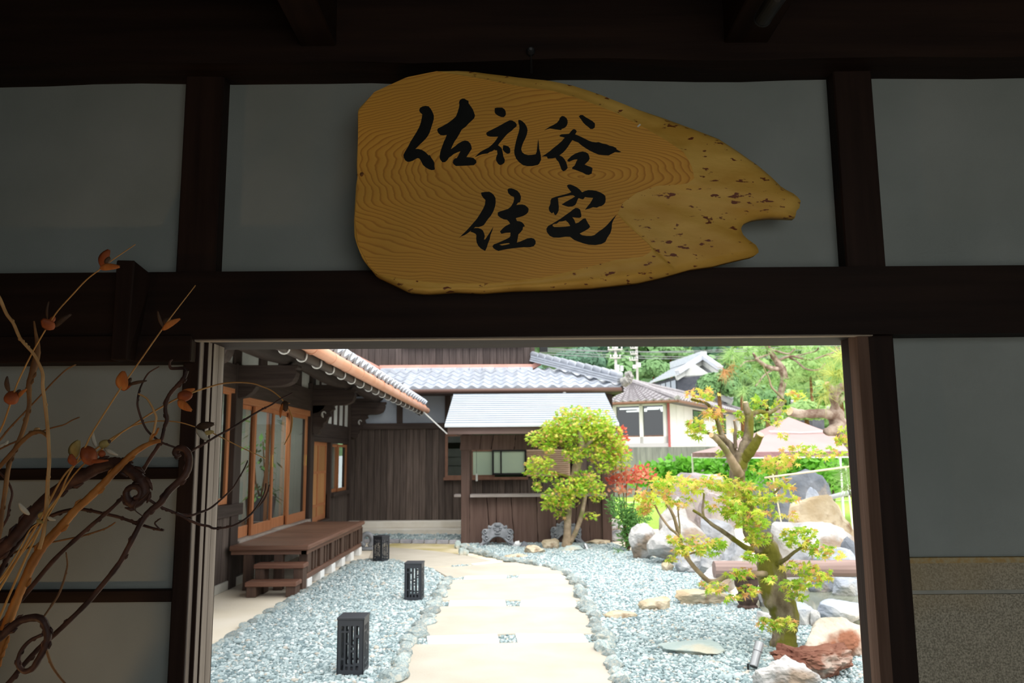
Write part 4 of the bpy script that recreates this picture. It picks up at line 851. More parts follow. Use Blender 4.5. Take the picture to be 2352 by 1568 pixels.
# inside the farmhouse: floor, partition and back wall seen through the glass
RPLAST = mat('pale_room_plaster', (.50, .53, .50), (.55, .58, .55), scale=3, rough=.95)
fb('room_floor', TIMB_Y, -6.2, 8.1, .40, HX-.15, 13.3, .50, 0)
fb('room_wall', RPLAST, -5.3, 8.1, .5, -5.2, 13.3, 2.7, 0); fb('room_wall', RPLAST, -6.2, 13.25, .5, HX-.15, 13.3, 2.7, 0)
fb('room_wall', TIMB_Z, -6.2, 8.1, .5, HX-.15, 8.15, 2.7, 0)
fb('room_ceiling', TIMB_Y, -6.2, 8.1, 2.62, HX-.1, 13.3, 2.7, 0)
fb('partition', RPLAST, -4.6, 11.5, .5, -4.5, 13.25, 2.62, 0); fb('partition', TIMB_Z, -4.62, 11.38, .5, -4.46, 11.5, 2.62)
fb('room_back', RPLAST, -6.2, 13.3, .3, -3.55, 16.3, 2.7, 0)
fb('back_wall', BOARD, -6.3, 8.1, 0, -6.2, 16.4, 3.0, 0)
ld = bpy.data.lights.new('room_fill_light', 'AREA'); ld.energy = 60; ld.size = 1.2; ld.color = (1, .95, .88)  # added fill light without a fixture, brightens the room behind the glass
lo_ = bpy.data.objects.new('room_fill_light', ld); COL.objects.link(lo_); lo_.location = (-3.95, 11.2, 2.58)
# potted plant behind the glass
POT = mat('dark_blue_pot', (.045, .055, .075), (.06, .07, .09), scale=4, rough=.5)
PLEAF = mat('house_plant_leaf', (.08, .20, .06), (.16, .34, .10), scale=6, rough=.45, trans=.3)
pp = Vector((-3.88, 12.45, .50)); plant = empty('potted_plant', pp, 'leafy potted houseplant behind the glazed doors', 'plant')
b = MB(); b.tube([pp, pp+Vector((0, 0, .04)), pp+Vector((0, 0, .40)), pp+Vector((0, 0, .41)), pp+Vector((0, 0, .36))], [.17, .19, .23, .21, .19], 24); b.build('pot', POT, plant, smooth=False)
b = MB()
for k in range(3):
    a = k*2.1; top = pp+Vector((.12*math.cos(a), .25*math.sin(a), 1.45-.2*k)); b.tube([pp+Vector((0, 0, .36)), pp.lerp(top, .5)+Vector((.04*math.sin(a), .04, .1)), top], [.018, .014, .008], 7)
b.build('stem', TWIG_B, plant, smooth=True)
lf = MB(); rs = random.Random(5)
for k in range(150):
    z = rs.choice((rs.uniform(.40, .62), rs.uniform(.75, 1.6), rs.uniform(.9, 1.7))); a = rs.uniform(0, 2*PI); rr = rs.uniform(.05, .40); c = pp+Vector((rr*math.cos(a)*.8, rr*math.sin(a), z))
    d = Vector((math.cos(a), math.sin(a), rs.uniform(-1.0, .3))).normalized(); s = d.cross(Vector((0, 0, 1))).normalized(); L = rs.uniform(.12, .22); w = L*.17
    lf.add([c, c+d*L*.5+s*w, c+d*L, c+d*L*.5-s*w], [(0, 1, 2, 3)])
o = lf.build('foliage', PLEAF, plant, recalc=False); o['kind'] = 'stuff'

# ================================================================ DECK AND STEPS
DECK_X = wood('deck_board', (.115, .055, .036), (.19, .10, .068), 'x', rough=.5, rand=.1)
DECK_Y = wood('deck_edge', (.115, .055, .036), (.19, .10, .068), 'y', rough=.5, rand=.1)
DECK_Z = wood('deck_post', (.055, .030, .021), (.095, .055, .038), 'z', rough=.55, rand=.12)
WFOOT = mat('white_footing', (.78, .78, .76), (.84, .84, .82), scale=5, rough=.8)
dk = empty('wooden_deck', (-2.8, 11, 0), 'low brown wooden deck on white footings along the glazed doors', 'deck')
DX1, DY0, DY1, DZ = -2.335, 9.36, 12.80, .50
n = 12; w = (DY1-DY0)/n
for i in range(n): MB().box(HX+.06, DY0+i*w+.003, DZ-.04, DX1-.095, DY0+(i+1)*w-.003, DZ+random.uniform(-.002, .001)).build('deck_board', DECK_X, dk, bevel=.004)
MB().box(DX1-.09, DY0-.005, DZ-.05, DX1, DY1, DZ+.006).build('edge_board', DECK_Y, dk, bevel=.012)
MB().box(HX+.06, DY0-.03, DZ-.055, DX1-.002, DY0-.001, DZ+.004).build('end_board', DECK_X, dk, bevel=.012)
MB().box(HX+.07, DY0+.02, DZ-.10, DX1-.03, DY0+.08, DZ-.05).build('bearer', DECK_X, dk); MB().box(DX1-.10, DY0+.02, DZ-.10, DX1-.04, DY1-.02, DZ-.05).build('bearer', DECK_Y, dk)
MB().box(DX1-.16, DY0+.02, .115, DX1-.04, DY1-.05, .175).build('foot_rail', DECK_Y, dk, bevel=.005)
for i in range(6):
    y = DY0+.06+i*.62
    MB().box(DX1-.15, y+.06, .175, DX1-.05, y+.24, DZ-.10).build('post', DECK_Z, dk, bevel=.004)
    MB().box(DX1-.13, y+.36, .175, DX1-.06, y+.43, DZ-.10).build('baluster', DECK_Z, dk, bevel=.004)
    MB().box(DX1-.13, y+.50, .175, DX1-.06, y+.57, DZ-.10).build('baluster', DECK_Z, dk, bevel=.004) if i < 5 else None
    MB().box(DX1-.19, y+.02, 0, DX1-.03, y+.22, .115).build('footing', WFOOT, dk, bevel=.004) if i < 6 else None
for x in (-3.1, -2.75): MB().box(x, DY0+.03, 0, x+.10, DY0+.13, DZ-.10).build('post', DECK_Z, dk, bevel=.004)
st = empty('wooden_steps', (-2.75, 9.1, 0), 'two-step brown wooden stool at the near end of the deck', 'steps')
sx0, sx1 = P(564, 1366, 8.95).x, P(661, 1370, 8.95).x
STEP_X = wood('step_tread', (.13, .055, .036), (.20, .10, .065), 'x', rough=.5, rand=.08)
MB().box(sx0+.0, 8.90, .115, sx1+.10, 9.14, .165).build('tread', STEP_X, st, bevel=.008); MB().box(sx0+.02, 9.12, .275, sx1+.12, 9.34, .325).build('tread', STEP_X, st, bevel=.008)
for x in (sx0+.01, sx1-.02):
    MB().box(x, 8.93, 0, x+.105, 9.13, .115).build('block', DECK_Z, st, bevel=.005); MB().box(x+.02, 9.15, 0, x+.125, 9.33, .275).build('block', DECK_Z, st, bevel=.005)

# ================================================================ BOARD-CLAD WING across the yard
WY = 16.3
wing = empty('house_wing', (-.5, WY, 0), 'dark board-clad house wing with silver roof tiles behind the kiosk', 'building')
def wbx(name, m, x0, y0, z0, x1, y1, z1, bevel=.004): return MB().box(x0, y0, z0, x1, y1, z1).build(name, m, wing, bevel=bevel)
def planks_x(x0, x1, z0, z1, y, w, parent=wing, name='wall_board', m=BOARD):
    n = max(1, round((x1-x0)/w)); w = (x1-x0)/n
    for i in range(n):
        o = random.uniform(0, .008); MB().box(x0+i*w+.003, y-o, z0, x0+(i+1)*w-.003, y+.03, z1).build(name, m, parent, bevel=.003)
wbx('wall_core', DARK_Z, -3.45, WY+.03, .2, 2.0, WY+.14, 2.9)
planks_x(HX-.02, -1.37, .24, 2.06, WY, .135); planks_x(-1.37, 1.95, .24, 1.06, WY, .15); planks_x(-.98, -.86, 1.06, 2.06, WY, .12); planks_x(1.2, 1.95, 1.06, 2.06, WY, .14); planks_x(-1.37, 1.95, 1.95, 2.06, WY, .15)
wbx('wall_rail', TIMB_X, HX-.02, WY-.04, 2.05, 2.0, WY+.05, 2.17)
wbx('plaster_panel', GPLAST, HX, WY+.0, 2.17, 2.0, WY+.04, 2.72, 0)
for x in (-2.36, -1.38, -.4, .6, 1.55): wbx('wall_post', TIMB_Z, x, WY-.03, 2.17, x+.12, WY+.05, 2.72)
wbx('corner_post', TIMB_Z, 1.92, WY-.03, .1, 2.04, WY+.12, 2.72)
wbx('step', mat('pale_step_concrete', (.62, .58, .50), (.70, .67, .60), scale=4, rough=.9), -3.3, 15.63, 0, 2.1, WY+.02, .115, .01)
wbx('step', bpy.data.materials['pale_step_concrete'], -3.3, 15.98, .115, 2.1, WY+.02, .235, .01)
DGLASS = glass('dark_window_glass', (.45, .5, .45)); REFLG = mat('frosted_glass_garden_reflection', (.42, .55, .42), (.50, .62, .44), scale=1.2, rough=.3, spec=.5)  # frosted panes: the reflected garden green is put into the base colour
BRFR = mat('brown_window_frame', (.17, .085, .055), (.22, .115, .075), scale=10, rough=.5)
BLFR = mat('black_aluminium', (.015, .015, .016), rough=.4)
def wframe(name, x0, z0, x1, z1, y, fr, m, glassm, mull=()):
    b = MB(); b.box(x0, y-.05, z0, x1, y, z0+fr); b.box(x0, y-.05, z1-fr, x1, y, z1); b.box(x0, y-.05, z0+fr, x0+fr, y, z1-fr); b.box(x1-fr, y-.05, z0+fr, x1, y, z1-fr)
    for mx in mull: b.box(mx-fr*.4, y-.045, z0+fr, mx+fr*.4, y, z1-fr)
    o = b.build(name, m, wing); xs = [x0+fr]+list(mull)+[x1-fr]
    for a, c in zip(xs, xs[1:]): MB().box(a, y-.028, z0+fr, c, y-.022, z1-fr).build('pane', glassm, o)
    return o
wframe('wing_window', -1.37, 1.06, -.98, 1.95, WY, .055, BRFR, DGLASS)
wframe('wing_window', -.86, 1.07, -.37, 1.64, WY-.005, .05, BRFR, REFLG)
wframe('wing_window', -.42, 1.12, .27, 1.62, WY-.03, .035, BLFR, REFLG, (-.24,))
wbx('window_sill', BRFR, -1.4, WY-.09, 1.02, .30, WY, 1.075)
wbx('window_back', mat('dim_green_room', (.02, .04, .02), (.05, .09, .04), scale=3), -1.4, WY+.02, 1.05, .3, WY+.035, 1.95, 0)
LOUV = mat('tan_louvre', (.56, .40, .27), (.62, .46, .32), scale=8, rough=.6)
for k in range(13): 
    z = 1.10+k*.04; MB().hexa([(.28, WY-.05, z), (1.14, WY-.05, z), (1.14, WY-.012, z+.02), (.28, WY-.012, z+.02), (.28, WY-.05, z+.008), (1.14, WY-.05, z+.008), (1.14, WY-.012, z+.03), (.28, WY-.012, z+.03)]).build('louvre_slat', LOUV, wing)
wbx('louvre_frame', LOUV, .27, WY-.02, 1.08, 1.15, WY-.005, 1.64)
# lower roof of the wing
WSL = .315; wE = Vector((0, 15.38, 2.80)); wrun = Vector((0, 1, WSL)).normalized(); wup = Vector((0, -WSL, 1)).normalized()
tw2 = .225; EAVE2 = tile_mesh('eave_tile', tw2, .42, .026); PAN2 = tile_mesh('roof_tile', tw2, .42, .026, nose=False)
for i in range(23):
    x = 2.02-i*tw2
    for k in range(5):
        p = Vector((x, wE.y, wE.z))+wrun*(.36*k)
        if x > 2.24-(p.y-15.38)*.79 or x < -2.22-(p.y-15.4)*.485: continue
        inst('eave_tile' if k == 0 else 'roof_tile', EAVE2 if k == 0 else PAN2, wing, tileM(p, wrun, wup))
def wz(y): return 2.80+WSL*(y-15.38)
b = MB(); b.prism([(2.16, 15.4, wz(15.4)-.06), (.52, 17.45, wz(17.45)-.06), (-3.2, 17.45, wz(17.45)-.06), (-2.2, 15.4, wz(15.4)-.06)], (0, 0, .03)); b.build('roof_deck', TIMB_X, wing)
b = MB(); b.prism([(2.14, 15.45, wz(15.45)-.08), (2.14, 19.5, wz(15.45)-.08), (.50, 17.5, wz(17.5)-.08)], (0, 0, .03)); b.build('roof_deck', TIMB_X, wing)
b = MB(); b.prism([(2.16, 15.40, 2.70), (-2.3, 15.40, 2.70), (-2.3, WY, 2.72), (2.16, WY, 2.72)], (0, 0, .03)); b.build('soffit', TIMB_X, wing)
b = MB(); b.beam((2.12, 15.36, 2.76), (2.12, 19, 2.76), .04, .10); b.build('eave_fascia', TIMB_Y, wing)
# copper gutter and its chains' stubs
MB().tube([(-2.2, 15.30, 2.735), (2.1, 15.30, 2.745)], .04, 12).build('gutter', mat('brown_gutter', (.13, .075, .06), rough=.5), wing, smooth=True)
MB().tube([(1.0, 15.31, 2.73), (1.0, 15.4, 2.6)], .035, 10).build('downpipe', HOOK, wing, smooth=True)
# hip ridge: stacked tiles and a round cap row, end tile at the corner
hA, hB = Vector((2.10, 15.42, 2.86)), Vector((.46, 17.38, 3.52))
for lay, (h, wd) in enumerate(((.02, .20), (.065, .17), (.11, .14))): MB().beam(hA+Vector((0, 0, h)), hB+Vector((0, 0, h+.02)), wd, .035).build('ridge_course', TILE, wing)
nseg = 11
for i in range(nseg):
    a = hA.lerp(hB, i/nseg)+Vector((0, 0, .16)); c = hA.lerp(hB, (i+1.08)/nseg)+Vector((0, 0, .165+.02))
    MB().tube([a, a.lerp(c, .12), a.lerp(c, .14), c], [.078, .078, .066, .064], 12).build('ridge_cap', TILE, wing, smooth=True)
er = MB(); e0 = hA+Vector((.05, -.06, .02)); er.tube([e0, e0+Vector((.08, -.09, .05))], [.10, .085], 14); er.tube([e0+Vector((.05, -.05, .14)), e0+Vector((.12, -.12, .17))], [.06, .055], 12)
for q in range(6): er.tube([e0+Vector((.02+.02*q, -.02-.02*q, .02+.04*(q % 3))), e0+Vector((.07+.02*q, -.09-.01*q, .0+.05*(q % 3)))], .035, 8)
er.build('corner_end_tile', mat('weathered_tile', (.20, .20, .19), (.40, .39, .36), scale=12, rough=.8, bump=.6), wing)
COPF = mat('pink_copper_flashing', (.60, .30, .24), (.66, .36, .29), scale=3, rough=.5)
wbx('flashing', COPF, -2.9, 17.30, 3.39, .44, 17.40, 3.475, .003)
MB().beam((-2.86, 17.36, 3.38), (-5.2, 17.36, 3.38+2.34*.52), .05, .085).build('flashing', COPF, wing)
MB().beam((.40, 17.34, 3.40), (.62, 17.30, 3.50), .06, .1).build('flashing', COPF, wing)
for i in range(12): # flat row of ridge-base tiles under the flashing
    x = -2.85+i*.275; MB().hexa([(x, 17.08, 3.31), (x+.268, 17.08, 3.31), (x+.268, 17.32, 3.37), (x, 17.32, 3.37), (x, 17.08, 3.37), (x+.268, 17.08, 3.37), (x+.268, 17.32, 3.42), (x, 17.32, 3.42)]).build('base_tile', TILE, wing, bevel=.006)
UPB = wood('upper_board', (.045, .033, .030), (.085, .066, .060), 'z', rough=.75, rand=.2, bump=.3)
planks_x(-5.4, .40, 3.40, 5.4, 17.42, .15, name='upper_board', m=UPB)
wbx('corner_trim', TIMB_Z, .40, 17.38, 3.4, .50, 17.5, 5.4); wbx('wall_core', DARK_Z, -5.4, 17.45, 3.2, .45, 17.55, 5.4); wbx('side_wall', UPB, .40, 17.5, 2.9, .48, 22, 5.4); wbx('side_wall', BOARD, 1.95, WY+.1, 0, 2.03, 20, 2.9)
wbx('window_box', BLFR, .62, 17.75, 3.80, .80, 17.9, 4.1)
wbx('drip_board', DARK_X, -2.4, 17.30, 3.91, .25, 17.42, 4.0)

# ================================================================ KIOSK
kio = empty('kiosk', (.4, 14, 0), 'brown wooden kiosk with a pale ribbed roof and a serving counter', 'kiosk')
KB = wood('kiosk_board', (.085, .048, .038), (.135, .085, .068), 'z', rough=.6, rand=.14, sc=.8)
KX = wood('kiosk_beam', (.13, .085, .075), (.19, .13, .115), 'x', rough=.65)
KROOF = mat('pale_blue_roof_sheet', (.44, .475, .505), (.48, .515, .54), scale=2, rough=.45, spec=.4)
def kb(name, m, x0, y0, z0, x1, y1, z1, bevel=.005): return MB().box(x0, y0, z0, x1, y1, z1).build(name, m, kio, bevel=bevel)
kb('post', KB, -.90, 13.98, 0, -.755, 14.12, 1.95); kb('post', KB, 1.53, 13.98, 0, 1.69, 14.12, 1.95); kb('post', KB, -.90, 15.0, 0, -.77, 15.12, 2.4); kb('post', KB, 1.55, 15.0, 0, 1.68, 15.12, 2.4)
kb('side_board', KB, -.90, 14.14, 0, -.87, 15.0, .8); kb('side_board', KB, 1.66, 14.14, 0, 1.69, 15.0, .8)
kb('eave_beam', KX, -1.08, 13.26, 1.855, 1.72, 13.36, 1.985); kb('cross_beam', KX, -.98, 13.3, 1.86, -.88, 15.15, 1.95); kb('cross_beam', KX, 1.58, 13.3, 1.86, 1.68, 15.15, 1.95); kb('ridge_beam', KX, -1.0, 15.02, 2.42, 1.68, 15.12, 2.56)
b = MB(); n = 15; vs = []
y0, y1, z0, z1 = 13.18, 15.12, 2.00, 2.645
prof = []
for i in range(n):
    for t, d in ((0, 0), (.70, .008), (.73, .022), (.92, .022), (.95, .0)):
        u = (i+t)/n; prof.append((y0+(y1-y0)*u, z0+(z1-z0)*u+d))
prof.append((y1, z1)); k = len(prof)
for x in (-1.12, 1.755):
    for y, z in prof: vs.append((x, y, z))
    for y, z in prof: vs.append((x, y, z-.03))
fs = [(i, i+1, 2*k+i+1, 2*k+i) for i in range(k-1)]+[(k+i+1, k+i, 3*k+i, 3*k+i+1) for i in range(k-1)]+[(i+1, i, k+i, k+i+1) for i in range(k-1)]+[(2*k+i, 2*k+i+1, 3*k+i+1, 3*k+i) for i in range(k-1)]+[(0, 2*k, 3*k, k), (k-1, 2*k-1, 4*k-1, 3*k-1)]
b.add(vs, fs)
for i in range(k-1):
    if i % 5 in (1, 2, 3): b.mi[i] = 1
b.build('roof_sheet', [KROOF, mat('roof_rib_shadow_line', (.19, .225, .265), (.23, .265, .30), scale=3, rough=.5)], kio)  # rib faces coloured darker to stand for the shadow lines between strips
def wany(xs0, xs1, z0, z1, y, seed, name):
    """upright board whose two long edges wander"""
    rs = random.Random(seed); n = 7; L = []; R = []
    for i in range(n+1):
        z = z0+(z1-z0)*i/n; L.append((xs0[0]+(xs0[1]-xs0[0])*i/n+rs.uniform(-.006, .006), z)); R.append((xs1[0]+(xs1[1]-xs1[0])*i/n+rs.uniform(-.006, .006), z))
    b = MB(); b.prism([(x, y, z) for x, z in L]+[(x, y, z) for x, z in reversed(R)], (0, .035, 0)); b.build(name, KB, kio, bevel=.004)
kb('back_board', DARK_Z, -.76, 14.055, .01, 1.54, 14.075, .79, 0); kb('back_board', DARK_Z, -.9, 14.0, 1.61, 1.69, 14.02, 1.85, 0)
jl = [(-.76, -.755), (-.40, -.46), (-.30, -.29), (.02, -.04), (.42, .40), (.76, .73), (1.06, 1.10), (1.32, 1.28), (1.54, 1.54)]
for i in range(len(jl)-1): wany((jl[i][0]+.004, jl[i][1]+.004), (jl[i+1][0]-.004, jl[i+1][1]-.004), .0, .80, 14.01+.012*(i % 2), 40+i, 'front_board')
ju = [(-.92, -.91), (-.58, -.55), (-.38, -.33), (.02, .05), (.36, .34), (.78, .80), (1.2, 1.22), (1.70, 1.70)]
for i in range(len(ju)-1): wany((ju[i][0]+.004, ju[i][1]+.004), (ju[i+1][0]-.004, ju[i+1][1]-.004), 1.60, 1.86, 13.95+.01*(i % 2), 60+i, 'valance_board')
COUNT = wood('grey_counter_wood', (.22, .19, .17), (.36, .32, .30), 'x', rough=.8, bump=.6)
b = MB(); top = [(-.74, 13.86), (-.5, 13.84), (-.1, 13.87), (.4, 13.85), (.9, 13.88), (1.5, 13.86), (1.62, 13.9), (1.62, 14.2), (-.74, 14.2)]
b.prism([(x, y, .80) for x, y in top], (0, 0, .045)); b.build('counter', COUNT, kio, bevel=.006)
b = MB(); b.prism([(-1.02, 13.95, .80), (-.90, 13.93, .80), (-.90, 14.25, .80), (-1.02, 14.2, .80)], (0, 0, .045)); b.build('shelf', COUNT, kio, bevel=.006)
kb('tag', WPLAST, -.66, 14.25, 1.06, -.625, 14.27, 1.19, .002)
kb('tag_cord', BLFR, -.648, 14.255, 1.19, -.642, 14.262, 1.62, 0)

# ================================================================ ORNAMENTAL RIDGE-END TILES leaning on the kiosk
ONI = mat('dark_silver_clay', (.13, .14, .155), (.24, .25, .27), scale=9, rough=.5, spec=.5, bump=.15)
def onigawara(cx, yb, lean, label):
    r = empty('ridge_end_tile', (0, 0, 0), label, 'ornament', 'ornamental roof-end tiles before the kiosk')
    half = [(.30, .0), (.19, .0), (.15, .06), (.10, .115), (.05, .14), (0, .148)]
    out = [(0, .375), (.05, .37), (.085, .345), (.11, .315), (.15, .335), (.165, .31), (.155, .27), (.20, .275), (.25, .255), (.27, .215), (.255, .18), (.265, .14), (.25, .10), (.26, .06), (.30, .02)]
    loop = [(x, z) for x, z in out]+[(x, z) for x, z in half]+[(-x, z) for x, z in reversed(half[:-1])]+[(-x, z) for x, z in reversed(out[1:])]
    b = MB(); b.prism([(x, -.05, z) for x, z in loop], (0, .10, 0)); b.build('body', ONI, r, bevel=.008)
    def ball(c, s, name):
        iv, ifc = ico(3); bb = MB(); bb.add([(c[0]+v[0]*s[0], c[1]+v[1]*s[1], c[2]+v[2]*s[2]) for v in iv], [list(map(int, f)) for f in ifc]); bb.build(name, ONI, r, smooth=True)
    for sgn in (-1, 1):
        for (x, z, q) in ((.21, .225, .045), (.185, .125, .05)):
            b = MB(); pts = []; rr = []
            for k in range(20):
                a = sgn*(k/19*7.5)-PI/2; rad = q*(1-k/19*.72); pts.append((sgn*x+rad*math.cos(a), -.06-.012*k/19, z+rad*math.sin(a))); rr.append(.014)
            b.tube(pts, rr, 7); b.build('scroll', ONI, r, smooth=True)
        ball((sgn*.05, -.055, .285), (.028, .018, .016), 'brow')
        ball((sgn*.045, -.058, .255), (.018, .016, .016), 'eye')
        ball((sgn*.125, -.052, .30), (.03, .02, .022), 'ear_boss')
        b = MB(); b.tube([(sgn*.10, -.05, .13), (sgn*.16, -.058, .07), (sgn*.24, -.05, .02)], [.02, .022, .014], 8); b.build('curl', ONI, r, smooth=True)
    ball((0, -.06, .235), (.026, .03, .022), 'nose'); ball((0, -.055, .195), (.055, .022, .016), 'muzzle'); ball((0, -.05, .335), (.055, .028, .035), 'forehead')
    r.location = (cx, yb, .012); r.rotation_euler = (lean, 0, 0); return r
o1, o2 = G(1143, 1255), G(1300, 1248)
onigawara(o1.x, o1.y+.02, -.20, 'grey ornamental ridge-end tile leaning on the kiosk, fully in view')
onigawara(o2.x, o2.y-.05, -.20, 'grey ornamental ridge-end tile half hidden behind the round maple trunk')
o3 = Vector((-2.38, 13.25, 0)); r = empty('round_tile_ornament', o3, 'dark round clay tile ornament at the far end of the deck', 'ornament')
b = MB(); pts = [(o3.x+.085*math.cos(a), o3.y, .16+.10*math.sin(a)) for a in np.linspace(-1.2, 4.34, 24)]; b.tube(pts, .042, 10); b.build('ring', ONI, r, smooth=True)
MB().box(o3.x-.11, o3.y-.05, 0, o3.x+.11, o3.y+.05, .055).build('foot', ONI, r, bevel=.015)
# ================================================================ GARDEN ROCKS
def stone(name, c1, c2, c3=None, s3=2.5, lo3=.52, hi3=.62, scale=3, **k): return mat(name, c1, c2, scale=scale, rough=.9, bump=.7, bscale=14, c3=c3, s3=s3, lo3=lo3, hi3=hi3, spec=.15, detail=8, bdist=.03, **k)
RW = stone('white_rock', (.56, .545, .53), (.30, .295, .29), (.30, .235, .18), 2.4, .53, .62, scale=4)
RG = stone('grey_rock', (.34, .35, .37), (.22, .23, .245), (.42, .42, .42), 2.6)
RD = stone('dark_blue_grey_rock', (.12, .135, .16), (.20, .215, .24), (.30, .26, .22), 2.2, .56, .66)
RT = stone('tan_rock', (.42, .33, .21), (.62, .54, .41), (.26, .18, .11), 3.6, .58, .68)
RB = stone('pale_blue_rock', (.30, .335, .40), (.42, .445, .485), (.50, .49, .47), 2.4)
RR = stone('red_brown_rock', (.13, .05, .034), (.25, .125, .085), (.40, .33, .28), 4.5, .56, .66, scale=5)
RP = stone('white_and_rust_rock', (.60, .55, .48), (.44, .36, .28), (.26, .11, .065), 2.6, .50, .60, scale=4)
RK = stone('pinkish_grey_rock', (.38, .33, .33), (.28, .25, .27), (.44, .40, .37), 2.0)
RN = stone('green_grey_rock', (.30, .37, .36), (.40, .46, .44), (.46, .44, .36), 2.4)
def rock(label, px, ytop, w, m, seed, Y=None, ybot=None, dep=.8, rough=.35, sub=4, freq=1.3, base=None, rot=0, sink=.04):
    """a boulder standing on the ground, as wide and as high as it shows; ybot = its foot in the photograph, or Y = its distance"""
    if Y is None: g = G(px, ybot); hw = w/2*g.y/FPX; Y = g.y+hw*dep*.75
    hw = w/2*Y/FPX; top = P(px, ytop, Y).z; x = P(px, ytop, Y).x; b0 = -sink if base is None else base
    iv, ifc = ico(sub); rs = random.Random(seed); o = Vector((rs.uniform(0, 50), rs.uniform(0, 50), rs.uniform(0, 50)))
    pl = [(Vector((rs.gauss(0, 1), rs.gauss(0, 1), rs.gauss(0, .8))).normalized(), rs.uniform(.58, .86)) for _ in range(24)]
    vs = []
    for v in iv:
        p = Vector(v)
        for nrm, d in pl:
            e = p.dot(nrm)-d
            if e > 0: p = p-nrm*e*.93
        k = 1+rough*(.40*noise.noise(p*freq+o)+.22*noise.noise(p*freq*2.7+o)+.14*noise.noise(p*freq*7+o)+.08*noise.noise(p*freq*15+o))
        vs.append(p*k)
    A = np.array([q[:] for q in vs]); mn, mx = A.min(0), A.max(0); A = (A-(mn+mx)/2)/((mx-mn)/2)
    # a standing boulder is widest low down
    hz = (top-b0)/2; c, s = math.cos(rot), math.sin(rot)
    B = np.stack([A[:, 0]*hw, A[:, 1]*hw*dep, A[:, 2]*hz], 1)
    if rot: B = np.stack([B[:, 0]*c-B[:, 2]*s, B[:, 1], B[:, 0]*s+B[:, 2]*c], 1)
    me = bpy.data.meshes.new('rock'); me.from_pydata([tuple(q) for q in B], [], [list(map(int, f)) for f in ifc]); me.materials.append(m); me.update()
    o_ = link(bpy.data.objects.new('rock', me)); o_.location = (x, Y, b0+hz); WL[o_] = Vector(o_.location)
    return setp(o_, label, 'rock')
rock('pale grey upright boulder at the left end of the rock group', 1474, 1200, 62, RW, 11, ybot=1288, dep=.8)
rock('large white boulder behind the left maple branches', 1560, 1182, 152, RW, 12, Y=11.3, dep=.6, rough=.25)
rock('small rough brown stone at the foot of the large white boulder', 1533, 1288, 28, RT, 13, ybot=1314)
rock('grey boulder in front of the large white one, by the gravel', 1580, 1262, 70, RG, 14, ybot=1318)
rock('second grey boulder right of the front grey one', 1632, 1256, 62, RG, 15, Y=10.3)
rock('mid-grey angular rock between the white boulder and the maple trunk', 1650, 1190, 86, RG, 16, Y=11.8)
rock('grey rock behind the log bench left of the maple trunk', 1692, 1242, 76, RG, 17, Y=9.9)
rock('long flat pinkish grey boulder in front of the hedge', 1594, 1084, 150, RK, 18, Y=15.2, dep=.5, rough=.3)
rock('purple-grey rock face below the flat pinkish boulder', 1642, 1124, 96, RK, 19, Y=13.6, dep=.5)
rock('white-grey rock behind the maple leaves at mid left', 1546, 1140, 70, RW, 20, Y=13.4, dep=.5)
rock('large dark blue-grey peaked boulder below the pink canopy', 1822, 1077, 168, RD, 21, Y=13.2, dep=.6, rough=.3)
rock('small pale bluish rock at the right foot of the dark peaked boulder', 1870, 1118, 62, RB, 22, Y=12.2, dep=.6)
rock('big tan boulder at right, beneath the grey pipe', 1874, 1134, 158, RT, 23, Y=11.1, dep=.6, rough=.35)
rock('long white flat-topped rock below the tan boulder', 1866, 1196, 204, RW, 24, Y=9.95, dep=.5, rough=.3)
rock('dark rounded stone at the right end of the long white rock', 1946, 1232, 46, RD, 25, Y=9.35, dep=.7)
rock('grey rock between maple trunk and pale wall stone behind the log bench', 1824, 1258, 76, RG, 26, Y=9.3, dep=.5)
rock('pale bluish wall stone behind the log bench at right', 1916, 1256, 98, RB, 27, Y=9.05, dep=.5, rough=.2)
rock('white rock under the left end of the log bench', 1655, 1288, 92, RW, 28, Y=9.0, dep=.6, rough=.25)
rock('small grey rock right of the carved bench leg', 1762, 1345, 46, RG, 29, ybot=1402, dep=.7)
rock('dark wet stone at the back of the pond', 1884, 1322, 66, RD, 30, Y=8.85, dep=.5)
rock('pale square stone at the back right corner of the pond', 1942, 1322, 64, RB, 31, Y=8.6, dep=.6, rough=.2)
rock('rounded grey boulder just right of the maple trunk foot', 1846, 1382, 54, RB, 32, Y=7.3, dep=.9, rough=.25)
rock('broad pale blue boulder in front of the pond', 1926, 1376, 106, RB, 33, Y=7.35, dep=.7, rough=.25)
rock('small white stone wedged between the two pond boulders', 1872, 1400, 24, RW, 34, Y=7.2)
rock('large white and rust boulder at the lower right by the door jamb', 1916, 1417, 150, RP, 35, Y=6.25, dep=.6, rough=.3)
rock('rugged red-brown rock at the lower right, craggy with deep folds', 1872, 1480, 190, RR, 36, Y=5.62, dep=.5, rough=.75, freq=1.7, sub=5)
rock('white-grey rock at the bottom edge beside the garden spotlight', 1800, 1506, 150, RW, 37, Y=5.28, dep=.6, rough=.45, sub=5)
rock('small red-brown crag between the maple foot and the rust boulder', 1822, 1478, 76, RR, 38, Y=5.95, dep=.6, rough=.7, freq=1.8)
rock('small tan block lying on the gravel', 1502, 1371, 74, RT, 39, ybot=1405, dep=.6, rough=.25)
rock('long tan layered rock on the gravel near the bench leg', 1612, 1352, 126, RT, 40, ybot=1393, dep=.45, rough=.4)
rock('flat beige stone set in the gravel by the path edge', 1424, 1401, 78, RT, 41, ybot=1424, dep=.7, rough=.2)
rock('large flat green-grey stone set in the gravel', 1586, 1473, 140, RN, 42, ybot=1509, dep=.9, rough=.3, sink=.03)
